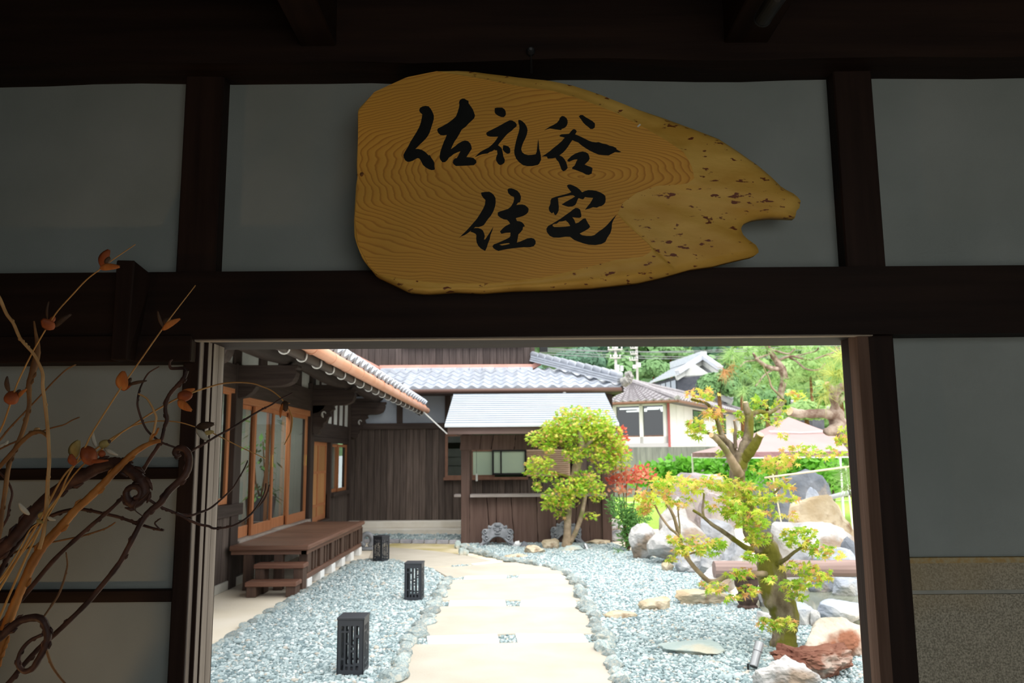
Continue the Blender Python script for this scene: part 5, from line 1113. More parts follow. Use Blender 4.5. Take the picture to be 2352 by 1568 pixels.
rock('white pointed rock between the maple trunk and the gravel', 1756, 1402, 40, RW, 43, ybot=1432, dep=.7)
rock('low tan rock left of the round maple trunk', 1228, 1250, 48, RT, 44, ybot=1273, dep=.8)
rock('angular grey-tan rock left of the round maple, under the ornament', 1264, 1236, 40, RT, 45, ybot=1262, dep=.7)
rock('flat pale green stone at the foot of the round maple', 1308, 1250, 62, RN, 46, ybot=1267, dep=.5, rough=.2)
rock('orange-tan rock before the right corner of the kiosk', 1374, 1238, 58, RT, 47, ybot=1252, dep=.6)
rock('flat beige stone in the gravel near the path bend', 1186, 1270, 58, RT, 48, ybot=1283, dep=.8, rough=.2)
rock('small white stone right of the ridge-end ornament', 1188, 1241, 17, stone('bright_white_stone', (.85, .85, .85), (.75, .75, .75)), 49, ybot=1257)
rock('small dark stone touching the white stone before the kiosk', 1203, 1242, 22, RD, 50, ybot=1258)
rock('dark green-grey stone at the left kiosk corner', 1051, 1240, 16, RN, 51, ybot=1262)
rock('small brown stone second from the left kiosk corner', 1069, 1248, 19, RT, 52, ybot=1259)
rock('small green stone third from the left kiosk corner', 1087, 1249, 19, RN, 53, ybot=1259)
rock('pale green stone at the corner of the right gravel bed', 1065, 1257, 24, RN, 54, ybot=1276)
rock('pale stone behind the right kiosk post', 1420, 1215, 44, RG, 55, Y=14.4)
rock('low white slab between kiosk and feathery bush', 1416, 1196, 40, RW, 56, Y=15.4)
rock('large grey boulder beyond the jamb on the far right', 2010, 1150, 90, RG, 57, Y=12.0)
# ---- pond
WATER = mat('grey_green_pond_water', (.20, .22, .17), (.25, .27, .21), scale=2, rough=.08, spec=.6, bump=.03, bscale=6)
w0, w1, w2, w3 = G(1760, 1420), G(2080, 1440), Vector((4.9, 9.2, 0)), Vector((2.5, 8.9, 0))
MB().prism([(w0.x, w0.y, .0), (w1.x, w1.y, .0), (w2.x, w2.y, 0), (w3.x, w3.y, 0)], (0, 0, .035)).build('pond_water', WATER, kind='structure')
# ---- log bench over the pond
BENCH = wood('brown_bench_log', (.20, .135, .12), (.30, .215, .19), 'x', rough=.55, sc=.6)
BENCHD = wood('dark_carved_wood', (.05, .03, .024), (.10, .062, .048), 'z', rough=.5, sc=.7)
bl, br_ = P(1640, 1307, 8.05), P(2060, 1306, 8.05)
bench = empty('log_bench', (bl.x, 8.05, 0), 'brown log bench on a carved leg beside the pond', 'bench')
b = MB(); n = 16; bx = []
hh = 18*8.05/FPX
xs = np.linspace(bl.x, br_.x, n)
b.tube([(x, 8.05, bl.z+.002*math.sin(x*5)) for x in xs], [hh*(1.03 if i == 0 else 1+.05*math.sin(i*1.3)) for i in range(n)], 14); b.build('log', BENCH, bench, smooth=False)
lx = P(1716, 1365, 8.05).x
for q, x in enumerate((lx, lx+1.25)):
    b = MB(); prof = [(.10, 0), (.10, .035), (.085, .05), (.10, .075), (.115, .11), (.10, .145), (.085, .16), (.10, .19), (.12, .24), (.12, .30), (.14, bl.z-hh+.012)]
    b.tube([(x, 8.05, z) for r, z in prof], [r for r, z in prof], 8); b.build('carved_leg', BENCHD, bench, bevel=.004)
# ---- ground spotlights
SILV = mat('silver_lamp_body', (.36, .37, .38), rough=.4, metal=.6, spec=.5)
def gspot(a, c, w, Y, foot, label):
    A, C = P(a[0], a[1], Y+.06), P(c[0], c[1], Y); r = empty('garden_spotlight', (C.x, Y, 0), label, 'spotlight'); d = (A-C); rad = w/2*Y/FPX
    b = MB(); b.tube([C, C+d*.02, C+d*.60], [rad*.96, rad, rad], 16); b.build('lamp_body', SILV, r); b = MB(); b.tube([C+d*.62, A-d*.01, A], [rad*1.04, rad*1.04, rad*.9], 16); b.build('hood', SILV, r)
    MB().tube([C+d*.59, C+d*.63], rad*.93, 14).build('joint_ring', BLACKMET, r); MB().tube([C-d*.03, C+d*.01], rad*.9, 14).build('lens', BLACKMET, r)
    F = G(*foot); MB().tube([C+d*.05, Vector((F.x, Y+.03, .06)), Vector((F.x, Y+.03, -.03))], .008, 8).build('spike', BLACKMET, r)
gspot((1745, 1474), (1731, 1530), 19, 5.75, (1735, 1560), 'silver cylinder garden spotlight at the foot of the big maple')
gspot((1343, 1249), (1352, 1269), 8, 13.0, (1350, 1284), 'small silver garden spotlight on the gravel before the kiosk')

# ================================================================ MAPLES
BARK = mat('mossy_maple_bark', (.11, .083, .055), (.26, .215, .15), scale=16, stretch=(1, 1, .5), rough=.9, bump=.7, bscale=40, c3=(.13, .125, .02), s3=6, lo3=.43, hi3=.54, spec=.15, bdist=.015, detail=6)
BARK2 = mat('pale_maple_bark', (.20, .145, .09), (.32, .245, .165), scale=12, rough=.9, bump=.5, bscale=30, c3=(.16, .15, .06), s3=4)
CUT = mat('cut_wood_face', (.62, .42, .24), (.70, .52, .33), scale=20, rough=.8)
LC = [mat('maple_leaf_green', (.26, .50, .035), (.36, .60, .06), scale=3, rough=.45, trans=.5, rand=.15), mat('maple_leaf_lime', (.52, .66, .06), (.62, .72, .10), scale=3, rough=.45, trans=.5, rand=.12),
      mat('maple_leaf_yellow', (.74, .66, .11), (.80, .70, .18), scale=3, rough=.45, trans=.5, rand=.12), mat('maple_leaf_orange', (.74, .38, .14), (.80, .50, .22), scale=3, rough=.45, trans=.5, rand=.12)]
def maple_leaf():
    v = [(0, 0, 0)]; f = []
    lob = [(-2.35, .42), (-1.55, .72), (-.78, .92), (0, 1.0), (.78, .92), (1.55, .72), (2.35, .42)]
    pts = []
    for i, (a, r) in enumerate(lob):
        pts.append((a, r))
        if i < 6: pts.append(((a+lob[i+1][0])/2, .36))
    ring = [(math.sin(-2.75)*.12, math.cos(-2.75)*.12)]+[(math.sin(a)*r, math.cos(a)*r) for a, r in pts]+[(math.sin(2.75)*.12, math.cos(2.75)*.12)]
    for x, y in ring: v.append((x, y, -.16*(x*x+y*y)+.05*abs(x)))
    for i in range(1, len(v)-1): f.append((0, i, i+1))
    return v, f
LV, LF = maple_leaf(); LVn = np.array(LV)
LMESH = []
for m in LC:
    me = bpy.data.meshes.new('leaf'); me.from_pydata(LV, [], LF); me.materials.append(m); me.update(); LMESH.append(me)
def leaf_mat(c, s, rs, droop=.5):
    az = rs.uniform(0, 2*PI); M3 = Matrix.Rotation(az, 3, 'Z') @ Matrix.Rotation(rs.gauss(-.35, droop), 3, 'X') @ Matrix.Rotation(rs.gauss(0, droop), 3, 'Y')
    return M3
def leafage(root, clusters, Y, size, per, seed, wcol, flat=.55, nparts=300, dz=.8):
    """clusters: (px, py, half width, half height, distance offset, density). The 300 largest leaves are parts, the rest one stuff part"""
    rs = random.Random(seed); L = []
    for (cx, cy, rx, ry, dy, den, *wc) in clusters:
        YY = Y+dy; c = P(cx, cy, YY); a = rx*1.12*YY/FPX; bz = ry*1.12*YY/FPX; n = int(per*rx*ry/400*den)+3; wq = wc[0] if wc else wcol
        for _ in range(n):
            while True:
                q = (rs.uniform(-1, 1), rs.uniform(-1, 1), rs.uniform(-1, 1))
                if q[0]**2+q[1]**2+q[2]**2 < 1: break
            p = c+Vector((q[0]*a, q[1]*a*dz, q[2]*bz)); s = size*rs.uniform(.6, 1.15)
            w = list(wq)
            if q[2] > .2: w[3] *= 1.5; w[2] *= 1.3
            L.append((p, s, leaf_mat(p, s, rs), rs.choices(range(4), w)[0]))
    L.sort(key=lambda t: -t[1]/t[0].y)
    for p, s, M3, k in L[:nparts]:
        inst('leaf', LMESH[k], root, Matrix.Translation(p) @ M3.to_4x4() @ Matrix.Scale(s, 4))
    rest = L[nparts:]
    if rest:
        V = []; Fs = []; mi = []; n0 = len(LV)
        for i, (p, s, M3, k) in enumerate(rest):
            V.append((LVn*s) @ np.array(M3).T + np.array(p)); mi += [k]*len(LF)
        V = np.concatenate(V)-np.array(WL[root]); Fc = (np.array(LF)[None]+(np.arange(len(rest))*n0)[:, None, None]).reshape(-1, 3)
        me = bpy.data.meshes.new('leaves'); me.from_pydata(V.tolist(), [], Fc.tolist()); me.polygons.foreach_set('material_index', mi)
        for m in LC: me.materials.append(m)
        me.update(); o = link(bpy.data.objects.new('leaves', me), root); o['kind'] = 'stuff'
    return len(L)
def bough(root, name, m, pts, ws, Y0, Y1=None, n=9, knob=.12, cut=False, seg=5):
    line = px_line(pts, Y0, Y1, seg); r = rad_line(ws, len(line), (Y0+(Y1 or Y0))/2)
    r = [x*(1+knob*noise.noise(Vector((i*.55, pts[0][0]*.1, 3)))) for i, x in enumerate(r)]
    b = MB(); b.tube(line, r, n, wob=.05); o = b.build(name, m, root, smooth=True)
    if cut: t = (line[-1]-line[-2]).normalized(); MB().tube([line[-1], line[-1]+t*.006], r[-1]*.92, 12).build('cut_face', CUT, o)
    return o
mp_ = empty('maple_tree', (G(1801, 1492).x, 6.45, 0), 'gnarled mossy maple with a thick leaning trunk beside the pond', 'tree')
MY = 6.45
bough(mp_, 'trunk', BARK, [(1802,1520),(1800,1492),(1802,1451),(1803,1413),(1791,1381),(1777,1343),(1771,1311),(1765,1273),(1750,1247),(1728,1222),(1722,1195),(1716,1165),(1706,1130),(1693,1098),(1697,1068),(1703,1044)], [78, 60, 50, 58, 70, 66, 58, 54, 50, 40, 30, 28, 30, 34, 38, 42], MY, MY+.15, 14, .16)
bough(mp_, 'bough', BARK, [(1700,1060),(1711,1026),(1718,1006),(1721,974),(1720,952),(1715,940),(1712,924)], [30, 26, 22, 19, 18, 11], MY+.15, MY+.1, 10, cut=True)
bough(mp_, 'bough', BARK, [(1719,958),(1730,949),(1747,945),(1760,949),(1775,944),(1791,933),(1804,920)], [12, 11, 10, 9, 8], MY+.1, MY+.3)
bough(mp_, 'bough', BARK2, [(1800,917),(1788,905),(1772,888),(1766,868),(1757,850),(1752,836)], [6, 5, 4, 3], MY+.3, MY+.5)
bough(mp_, 'bough', BARK, [(1706,1056),(1720,1040),(1734,1020),(1746,998)], [26, 24, 21, 19], MY+.12, MY, cut=True)
bough(mp_, 'bough', BARK2, [(1698,1090),(1686,1068),(1668,1035),(1648,1010),(1634,999)], [26, 22, 15, 13, 12], MY+.1, MY-.1, cut=True)
bough(mp_, 'bough', BARK, [(1692,1052),(1680,1025),(1662,1006),(1654,987),(1646,962),(1636,940),(1622,926),(1604,921),(1588,917)], [18, 14, 12, 10, 8, 6, 5], MY+.15, MY)
bough(mp_, 'bough', BARK, [(1660,1005),(1645,1000),(1622,993),(1600,987)], [9, 8, 6, 4], MY+.08, MY-.05)
bough(mp_, 'bough', BARK, [(1690,1030),(1688,1000),(1690,985),(1686,966)], [9, 8, 7, 5], MY+.1, MY+.1, cut=True)
bough(mp_, 'bough', BARK, [(1760,1262),(1735,1262),(1713,1257),(1685,1238),(1659,1219),(1634,1203),(1612,1184),(1593,1172)], [18, 14, 12, 11, 9, 7, 6], MY, MY-.35)
bough(mp_, 'bough', BARK, [(1616,1187),(1614,1168),(1616,1150),(1617,1132)], [7, 6, 5, 4], MY-.3, MY-.3)
bough(mp_, 'bough', BARK2, [(1762,1318),(1740,1318),(1698,1319),(1666,1324),(1647,1334),(1628,1334),(1609,1318),(1586,1292),(1571,1267),(1561,1235),(1548,1187),(1532,1156)], [16, 13, 12, 12, 11, 10, 9, 8, 6], MY, MY-.55)
bough(mp_, 'bough', BARK2, [(1563,1240),(1553,1224),(1539,1213),(1517,1184),(1504,1159)], [6, 6, 5, 4], MY-.45, MY-.6)
bough(mp_, 'bough', BARK2, [(1562,1238),(1561,1207),(1558,1180),(1556,1149)], [5, 4, 4, 3], MY-.45, MY-.4)
bough(mp_, 'bough', BARK2, [(1574,1274),(1590,1270),(1604,1266)], [5, 4, 3], MY-.4, MY-.4)
bough(mp_, 'bough', BARK, [(1780,1300),(1790,1292),(1806,1283),(1825,1267),(1856,1248)], [12, 11, 9, 7, 4], MY, MY-.2)
bough(mp_, 'bough', BARK2, [(1738,1228),(1748,1200),(1755,1178),(1764,1149),(1790,1121),(1818,1098)], [8, 7, 6, 6, 5, 4], MY, MY+.3)
bough(mp_, 'stub', BARK, [(1755,1250),(1762,1238),(1768,1226)], [26, 24, 18], MY-.08, MY-.12)
wA = (3, 4, 3, 1.6); wY = (1, 3, 4, 2.6); wG = (5, 4, 1.5, .8)
C1 = [(1610,905,36,15,0,1,wY),(1640,950,30,16,0,1,wY),(1600,985,24,22,-.1,1.2,wA),(1655,985,16,14,.2,1,wA),(1740,925,22,16,.3,1,wG),(1830,908,22,14,.4,.8,wY),(1790,930,18,14,.3,.8,wG),(1770,962,32,13,.2,.8,wG),(1702,950,14,14,.2,.8,wG),(1695,992,14,10,.2,.8,wA),
      (1790,1056,46,16,-.2,1,wY),(1830,1036,42,14,-.1,.9,wA),(1902,1040,38,12,.1,.9,wA),(1770,1072,44,14,0,1,wG),(1935,1008,22,18,.2,.9,wA),(1662,1040,24,9,.3,.8,wG),(1940,985,12,14,.3,.8,wG),(1800,1000,14,10,-.2,.5,wA),
      (1500,1142,40,22,-.55,1,wY),(1540,1110,46,20,-.5,1,wA),(1590,1112,40,18,-.3,1,wY),(1640,1110,40,22,-.2,1,wA),(1690,1122,46,24,-.1,1.1,wA),(1726,1142,40,24,-.1,1.1,wG),(1660,1160,36,20,-.3,1,wA),(1702,1176,46,20,-.3,1.2,wG),(1730,1204,36,14,-.3,1.2,wG),(1560,1152,32,14,-.45,.9,wA),(1790,1112,32,16,.2,.8,wY),(1478,1162,20,16,-.6,1,wY),(1756,1152,30,18,.1,.9,wA),(1802,1142,30,14,.3,.8,wY),(1820,1184,20,10,.2,.6,wY),(1770,1185,26,12,0,.7,wA),
      (1590,1250,42,20,-.5,1,wA),(1622,1262,30,14,-.4,1,wG),(1545,1236,22,10,-.6,.9,wA),(1560,1270,20,12,-.5,.9,wA),(1650,1248,16,12,-.4,.9,wG),(1540,1282,14,10,-.5,.7,wA),
      (1742,1236,28,15,-.3,1.3,wG),(1732,1276,26,12,-.4,1.2,wG),(1702,1318,32,13,-.4,1,wA),(1640,1346,36,11,-.45,1,wA),(1722,1356,26,12,-.4,.9,wY),(1684,1372,20,8,-.4,.7,wA),(1770,1332,16,9,-.35,1,wG),
      (1840,1234,42,24,-.2,1.3,wG),(1882,1260,36,14,-.15,1,wA),(1914,1272,26,8,-.1,.9,wY),(1840,1300,42,12,-.2,1,wA),(1872,1316,36,10,-.2,1,wA),(1852,1336,36,10,-.25,1.1,wG),(1822,1346,30,14,-.2,1.2,wG),(1832,1372,26,10,-.2,1.1,wG),(1896,1326,16,8,-.2,.9,wY),
      (1765,1432,22,14,-.25,1.3,wG),(1802,1432,26,14,-.3,1.4,wA)]
N1 = leafage(mp_, C1, MY, .046, 44, 21, wA)
m2 = empty('maple_tree', (P(1302, 1251, 12.95).x, 12.95, 0), 'small round-topped maple standing in front of the kiosk', 'tree')
TY = 12.95
bough(m2, 'trunk', BARK2, [(1302,1270),(1302,1250),(1303,1225),(1304,1190),(1308,1150),(1314,1112),(1322,1080),(1330,1050),(1336,1020),(1330,990)], [27, 23, 18, 16, 15, 16, 19, 19, 16, 10], TY, TY, 12)
bough(m2, 'bough', BARK2, [(1310,1246),(1322,1222),(1333,1192),(1342,1150),(1348,1112),(1352,1090)], [10, 11, 11, 10, 9, 7], TY-.02, TY-.15)
bough(m2, 'bough', BARK, [(1326,1060),(1312,1040),(1296,1024),(1275,1012)], [14, 12, 9, 6], TY, TY-.1); bough(m2, 'bough', BARK, [(1334,1040),(1350,1020),(1368,1005),(1390,1000)], [14, 11, 8, 6], TY, TY-.1)
bough(m2, 'bough', BARK, [(1318,1100),(1290,1090),(1262,1084),(1240,1080)], [9, 7, 5, 4], TY, TY-.2); bough(m2, 'bough', BARK2, [(1306,1180),(1294,1160),(1280,1145)], [6, 5, 4], TY, TY-.2); bough(m2, 'bough', BARK2, [(1340,1180),(1352,1176),(1364,1180)], [4, 3, 2], TY, TY-.1)
C2 = [(1327,988,78,36,0,1.5,wG),(1247,1006,36,20,-.1,1.4,wA),(1282,985,40,24,-.1,1.5,wA),(1376,972,34,32,0,1.5,wG),(1320,954,46,22,0,1.6,wA),(1400,1024,40,28,.1,1.4,wA),(1424,1052,26,24,.1,1.3,wY),(1384,1064,32,20,0,1.2,wG),(1240,1064,33,17,-.2,1.5,wG),(1216,1082,16,8,-.2,1.2,wA),(1250,1092,30,12,-.2,1.2,wG),(1234,1116,12,11,-.2,1.1,wA),
      (1311,1114,42,18,-.2,1.3,wA),(1282,1137,36,17,-.2,1.4,wG),(1262,1159,20,14,-.2,1.3,wA),(1298,1154,30,14,-.2,1.2,wA),(1344,1098,32,16,-.1,1.2,wG),(1354,1118,36,14,-.1,1.2,wG),(1370,1138,20,13,-.1,1,wA),(1286,1181,15,9,-.1,.9,wA),(1356,1184,20,8,-.1,.8,wA),(1332,1128,20,12,-.2,1,wG),(1262,1030,20,12,-.2,1,wA),(1412,1000,20,20,.1,1.2,wY)]
wA = (5, 4, 1.4, 1.5); C2 = [c_[:6]+((wA if c_[6] != wG else wG),) for c_ in C2]+[(1318,1042,26,18,-.15,1.2,wG),(1362,1036,22,16,-.1,1.2,wA)]
N2 = leafage(m2, C2, TY, .050, 120, 22, wA)
print('leaves', N1, N2)
# ================================================================ SHRUBS
def scatter(root, name, m, clusters, Y, size, per, seed, kind='quad', asp=.3, dz=.8, updir=None):
    rs = random.Random(seed); b = MB()
    for (cx, cy, rx, ry, dy, den) in clusters:
        YY = Y+dy; c = P(cx, cy, YY); a = rx*YY/FPX; bz = ry*YY/FPX; n = int(per*rx*ry/400*den)+3
        for _ in range(n):
            while True:
                q = (rs.uniform(-1, 1), rs.uniform(-1, 1), rs.uniform(-1, 1)); r2 = q[0]**2+q[1]**2+q[2]**2
                if r2 < 1: break
            p = c+Vector((q[0]*a, q[1]*a*dz, q[2]*bz)); s = size*rs.uniform(.6, 1.2)
            d = Vector((rs.gauss(0, 1), rs.gauss(0, 1), rs.gauss(.2, .7))).normalized()
            if updir is not None: d = (d*.8+Vector(updir)).normalized()
            e = d.cross(Vector((rs.gauss(0, 1), rs.gauss(0, 1), rs.gauss(0, 1)))).normalized()*s*asp
            b.add([p, p+d*s*.5+e, p+d*s, p+d*s*.5-e], [(0, 1, 2, 3)])
    o = b.build(name, m, root, recalc=False); o['kind'] = 'stuff'; return o
def stems(root, m, foot, tips, Y, w, n=6):
    for tx, ty in tips: bough(root, 'stem', m, [foot, ((foot[0]*2+tx)/3+2, (foot[1]*2+ty)/3), ((foot[0]+tx*2)/3-1, (foot[1]+ty*2)/3), (tx, ty)], [w, w*.8, w*.6], Y, Y, 6)
REDL = mat('red_nandina_leaf', (.62, .09, .07), (.75, .22, .14), scale=5, rough=.5, trans=.4); PINKL = mat('coral_nandina_leaf', (.70, .28, .18), (.74, .44, .26), scale=5, rough=.5, trans=.4)
nd = empty('nandina_shrub', (G(1440, 1256).x, 13.3, 0), 'red-leaved thin-stemmed shrub right of the kiosk', 'shrub')
stems(nd, TWIG_B, (1438, 1254), [(1424, 1000), (1440, 1090), (1470, 1082), (1412, 1060), (1495, 1100)], 13.3, 4)
scatter(nd, 'red_leaves', REDL, [(1426,1000,14,20,0,2.2),(1428,1030,14,16,0,1),(1440,1098,46,15,0,1.0),(1476,1080,34,13,0,.8),(1500,1098,14,8,0,.8),(1412,1108,22,12,0,.8)], 13.3, .09, 60, 31)
scatter(nd, 'coral_leaves', PINKL, [(1418,1042,22,22,0,.9),(1450,1086,44,16,0,.8),(1430,1120,36,18,0,.5),(1410,1080,18,20,0,.6),(1470,1100,30,14,0,.4)], 13.3, .09, 60, 32)
FEATH = mat('feathery_green', (.09, .24, .06), (.17, .36, .09), scale=4, rough=.6, trans=.35)
fe = empty('feathery_shrub', (G(1444, 1262).x, 12.7, 0), 'feathery dark green shrub beside the kiosk and the pale boulder', 'shrub')
stems(fe, TWIG_D, (1442, 1266), [(1425, 1160), (1452, 1165), (1470, 1180), (1440, 1200)], 12.7, 5)
scatter(fe, 'feathery_leaves', FEATH, [(1424,1172,30,26,0,1),(1462,1186,30,26,0,1),(1444,1205,26,26,0,1.3),(1440,1236,16,20,0,1.5),(1484,1178,18,14,0,.7),(1408,1150,14,12,0,.6)], 12.7, .10, 170, 33, asp=.12)
sf = empty('low_tuft', (G(1420, 1270).x, 12.6, 0), 'small low green tuft on the gravel left of the feathery shrub', 'plant'); scatter(sf, 'tuft_leaves', FEATH, [(1421, 1268, 15, 6, 0, 2)], 12.5, .08, 200, 34, asp=.05)
HEDGE = mat('bright_hedge_leaf', (.12, .36, .035), (.22, .52, .07), scale=2.5, rough=.5, trans=.4)
hd = empty('hedge', (8, 25, 0), 'bright green clipped hedge beyond the rocks, below the concrete wall', 'hedge')
scatter(hd, 'hedge_leaves', HEDGE, [(1500,1088,40,22,0,1),(1545,1080,46,28,0,1),(1600,1076,50,28,0,1),(1660,1078,46,30,0,1),(1720,1074,46,32,0,1),(1780,1072,50,32,0,1),(1840,1072,50,34,0,1),(1900,1074,50,36,0,1),(1960,1074,50,36,0,1),(1480,1104,30,18,-1,1),(1540,1108,40,16,0,1),(1600,1108,40,16,0,1),(1660,1108,40,16,0,1)], 25, .24, 75, 35, asp=.36, dz=.6)
b = MB(); 
for i in range(9):
    c = P(1490+i*55, 1088, 25); b.tube([(c.x, 25, 0), (c.x+.1, 25, .3), (c.x, 25, .7)], .03, 6)
o = b.build('hedge_stems', TWIG_D, hd); o['kind'] = 'stuff'
hd2 = empty('garden_shrub', (4.9, 16.5, 0), 'rounded deep green shrub behind the tan boulder at right', 'shrub')
scatter(hd2, 'shrub_leaves', HEDGE, [(1915,1095,40,34,0,1.2),(1900,1130,30,24,0,1),(1800,1066,30,16,1,.6),(1740,1100,34,18,0,.8)], 16.2, .15, 50, 36, asp=.34)
MB().tube([P(1910, 1110, 16.2), Vector((P(1910, 1110, 16.2).x, 16.2, 0))], .05, 8).build('stem', TWIG_D, hd2)
LAWN = mat('bright_lawn', (.26, .48, .05), (.36, .58, .09), scale=14, rough=.9, bump=.6)
MB().box(1.9, 16.6, -.05, 16, 25.5, .012).build('lawn', LAWN, kind='structure')

# ================================================================ PINES at the upper right
PBARK = mat('pine_bark', (.24, .17, .13), (.42, .34, .28), scale=9, rough=.95, bump=.9, bscale=22, c3=(.16, .10, .075), s3=5, bdist=.02)
NEED = mat('pine_needle_green', (.26, .46, .14), (.40, .58, .22), scale=2, rough=.5, trans=.3); NEEDY = mat('pine_needle_yellow', (.50, .56, .12), (.60, .64, .20), scale=2, rough=.5, trans=.3); NEEDB = mat('dead_pine_needle', (.50, .24, .08), (.58, .32, .14), scale=2, rough=.6, trans=.2)
def needles(root, name, m, clusters, Y, L, per, seed, wid=.0032, up=.15):
    """each tuft is a spray of long needles from one shoot tip"""
    rs = random.Random(seed); b = MB()
    for (cx, cy, rx, ry, dy, nt) in clusters:
        YY = Y+dy
        for _ in range(nt):
            c = P(cx+rs.uniform(-rx, rx), cy+rs.uniform(-ry, ry), YY+rs.uniform(-.4, .4)); ax = Vector((rs.gauss(0, .6), rs.gauss(0, .6), rs.gauss(up, .5))).normalized()
            for _ in range(per):
                d = (ax*.7+Vector((rs.gauss(0, .6), rs.gauss(0, .6), rs.gauss(0, .6)))).normalized(); l = L*rs.uniform(.6, 1.1); e = d.cross(Vector((rs.gauss(0, 1), rs.gauss(0, 1), rs.gauss(0, 1)))).normalized()*wid
                b.add([c-e, c+e, c+d*l+Vector((0, 0, -.12*l))], [(0, 1, 2)])
    o = b.build(name, m, root, recalc=False); o['kind'] = 'stuff'; return o
p1 = empty('pine_tree', (P(2030, 1300, 10.5).x, 10.5, 0), 'old pine with a thick pruned bough reaching in from the right jamb', 'tree')
PY = 10.5
bough(p1, 'trunk', PBARK, [(2040,1330),(2034,1240),(2018,1150),(1990,1060),(1955,1005),(1930,980),(1920,958),(1918,930),(1915,908),(1922,897),(1937,888),(1970,880),(2020,872)], [70, 62, 56, 50, 46, 46, 34, 18, 22, 22, 21, 20, 16], PY, PY, 12)
bough(p1, 'bough', PBARK, [(1925,955),(1908,952),(1889,949),(1860,950),(1832,949),(1814,944)], [36, 26, 21, 19, 20, 21], PY, PY-.2, 12, cut=True)
bough(p1, 'bough', PBARK, [(1924,982),(1908,990),(1896,990)], [30, 24, 14], PY-.05, PY-.15, 10); bough(p1, 'bough', PBARK, [(1914,900),(1906,890),(1900,880)], [18, 15, 11], PY, PY-.1, 10, cut=True); bough(p1, 'bough', PBARK, [(1925,925),(1936,912),(1942,904)], [14, 12, 8], PY, PY)
needles(p1, 'needles', NEED, [(1925,860,26,26,0,10),(1938,830,14,26,0,6),(1945,1090,14,30,0,10),(1940,900,8,20,0,3)], PY, .30, 34, 41); needles(p1, 'yellow_needles', NEEDY, [(1895,888,14,4,-.1,2),(1890,908,16,10,-.1,4),(1915,862,20,14,-.1,8),(1932,830,12,26,-.1,8)], PY, .34, 26, 42)
p2 = empty('pine_tree', (P(1780, 1100, 20).x, 20, 0), 'slim crooked pine rising behind the pink canopy tent', 'tree')
QY = 20.5
bough(p2, 'trunk', PBARK, [(1776,1136),(1782,1040),(1786,960),(1791,918),(1795,895),(1801,870),(1796,848),(1784,830),(1772,812),(1763,795),(1756,778),(1750,755)], [16, 16, 16, 15, 15, 16, 19, 14, 12, 12, 11, 9], QY, QY, 10)
for pts, ws in (([(1790,848),(1772,845),(1757,839),(1740,826),(1730,811)], [12, 11, 10, 8, 5]), ([(1740,826),(1722,829),(1711,831),(1700,842)], [5, 4, 3]), ([(1790,826),(1806,820),(1822,818),(1860,826),(1889,818),(1914,809),(1930,797)], [6, 6, 5, 4, 4, 3]), ([(1812,820),(1830,830),(1851,847),(1880,849),(1895,835)], [5, 5, 4, 3]),
                ([(1784,844),(1757,860),(1742,878),(1736,886)], [5, 4, 3]), ([(1764,800),(1790,808),(1812,812),(1826,800)], [5, 4, 3]), ([(1770,812),(1752,818),(1735,824)], [5, 4, 3]), ([(1826,818),(1850,812),(1874,806),(1880,798)], [4, 4, 3]), ([(1900,812),(1916,822),(1924,806),(1920,796)], [4, 3, 3]), ([(1800,872),(1812,868)], [5, 3])):
    bough(p2, 'bough', PBARK, pts, ws, QY, QY-.4, 7)
needles(p2, 'needles', NEED, [(1690,812,18,18,-.3,9),(1705,895,8,6,-.5,4),(1740,800,30,14,0,9),(1800,805,30,14,0,8),(1850,840,36,24,0,10),(1880,806,36,14,0,10),(1820,870,40,20,0,7),(1720,850,36,16,0,7),(1900,830,30,14,0,8),(1760,870,34,16,0,6)], QY, .42, 30, 43, wid=.006, up=-.1)
needles(p2, 'dead_needles', NEEDB, [(1664,846,10,8,-.3,4),(1680,838,8,4,-.3,2)], QY, .40, 26, 44, wid=.006, up=-1.0)
# poles and pipe beside the pine
BAMB = mat('pale_bamboo', (.62, .52, .36), (.70, .60, .44), scale=8, rough=.5); PIPE = mat('grey_pvc_pipe', (.45, .47, .50), rough=.4); WPOLE = mat('white_pole', (.72, .72, .72), rough=.5)
def bar(name, m, a, c, w, Ya, Yc, label, cat='pole', ground=False):
    A, C = P(a[0], a[1], Ya), P(c[0], c[1], Yc)
    if ground: C = Vector((C.x+(C.x-A.x)*.0, C.y, 0))
    o = MB().tube([A, A.lerp(C, .33), A.lerp(C, .66), C], w/2*Ya/FPX, 8).build(name, m, smooth=True); return setp(o, label, cat)
bar('bamboo_pole', BAMB, (1756, 1097), (1975, 1068), 4.5, 10.2, 10.3, 'thin pale bamboo pole tied level across the dark boulder')
bar('support_pole', BAMB, (1774, 1085), (1810, 1200), 3.2, 10.3, 9.9, 'thin slanting support stick below the bamboo pole', ground=True)
bar('white_pole', WPOLE, (1930, 1050), (1938, 1188), 4.5, 14.5, 14.5, 'thin white upright pole left of the jamb, nearer the boulders', ground=True)
bar('white_pole', WPOLE, (1942, 1070), (1956, 1160), 4, 15.2, 15.2, 'second thin white pole, slanting, half behind the jamb', ground=True)
pa, pc = P(1903, 1143, 12.6), P(1985, 1122, 12.6); pr = empty('grey_pipe', pa, 'grey plastic pipe above the tan boulder at the right jamb', 'pipe')
MB().tube([pa, pc], 5.5*12.6/FPX, 14).build('pipe_body', PIPE, pr, smooth=True); MB().tube([pa.lerp(pc, .55), pa.lerp(pc, .60)], 6.3*12.6/FPX, 14).build('pipe_band', BLACKMET, pr)
MB().tube([pc, Vector((pc.x, pc.y, 0))], .03, 8).build('pipe_stand', PIPE, pr)

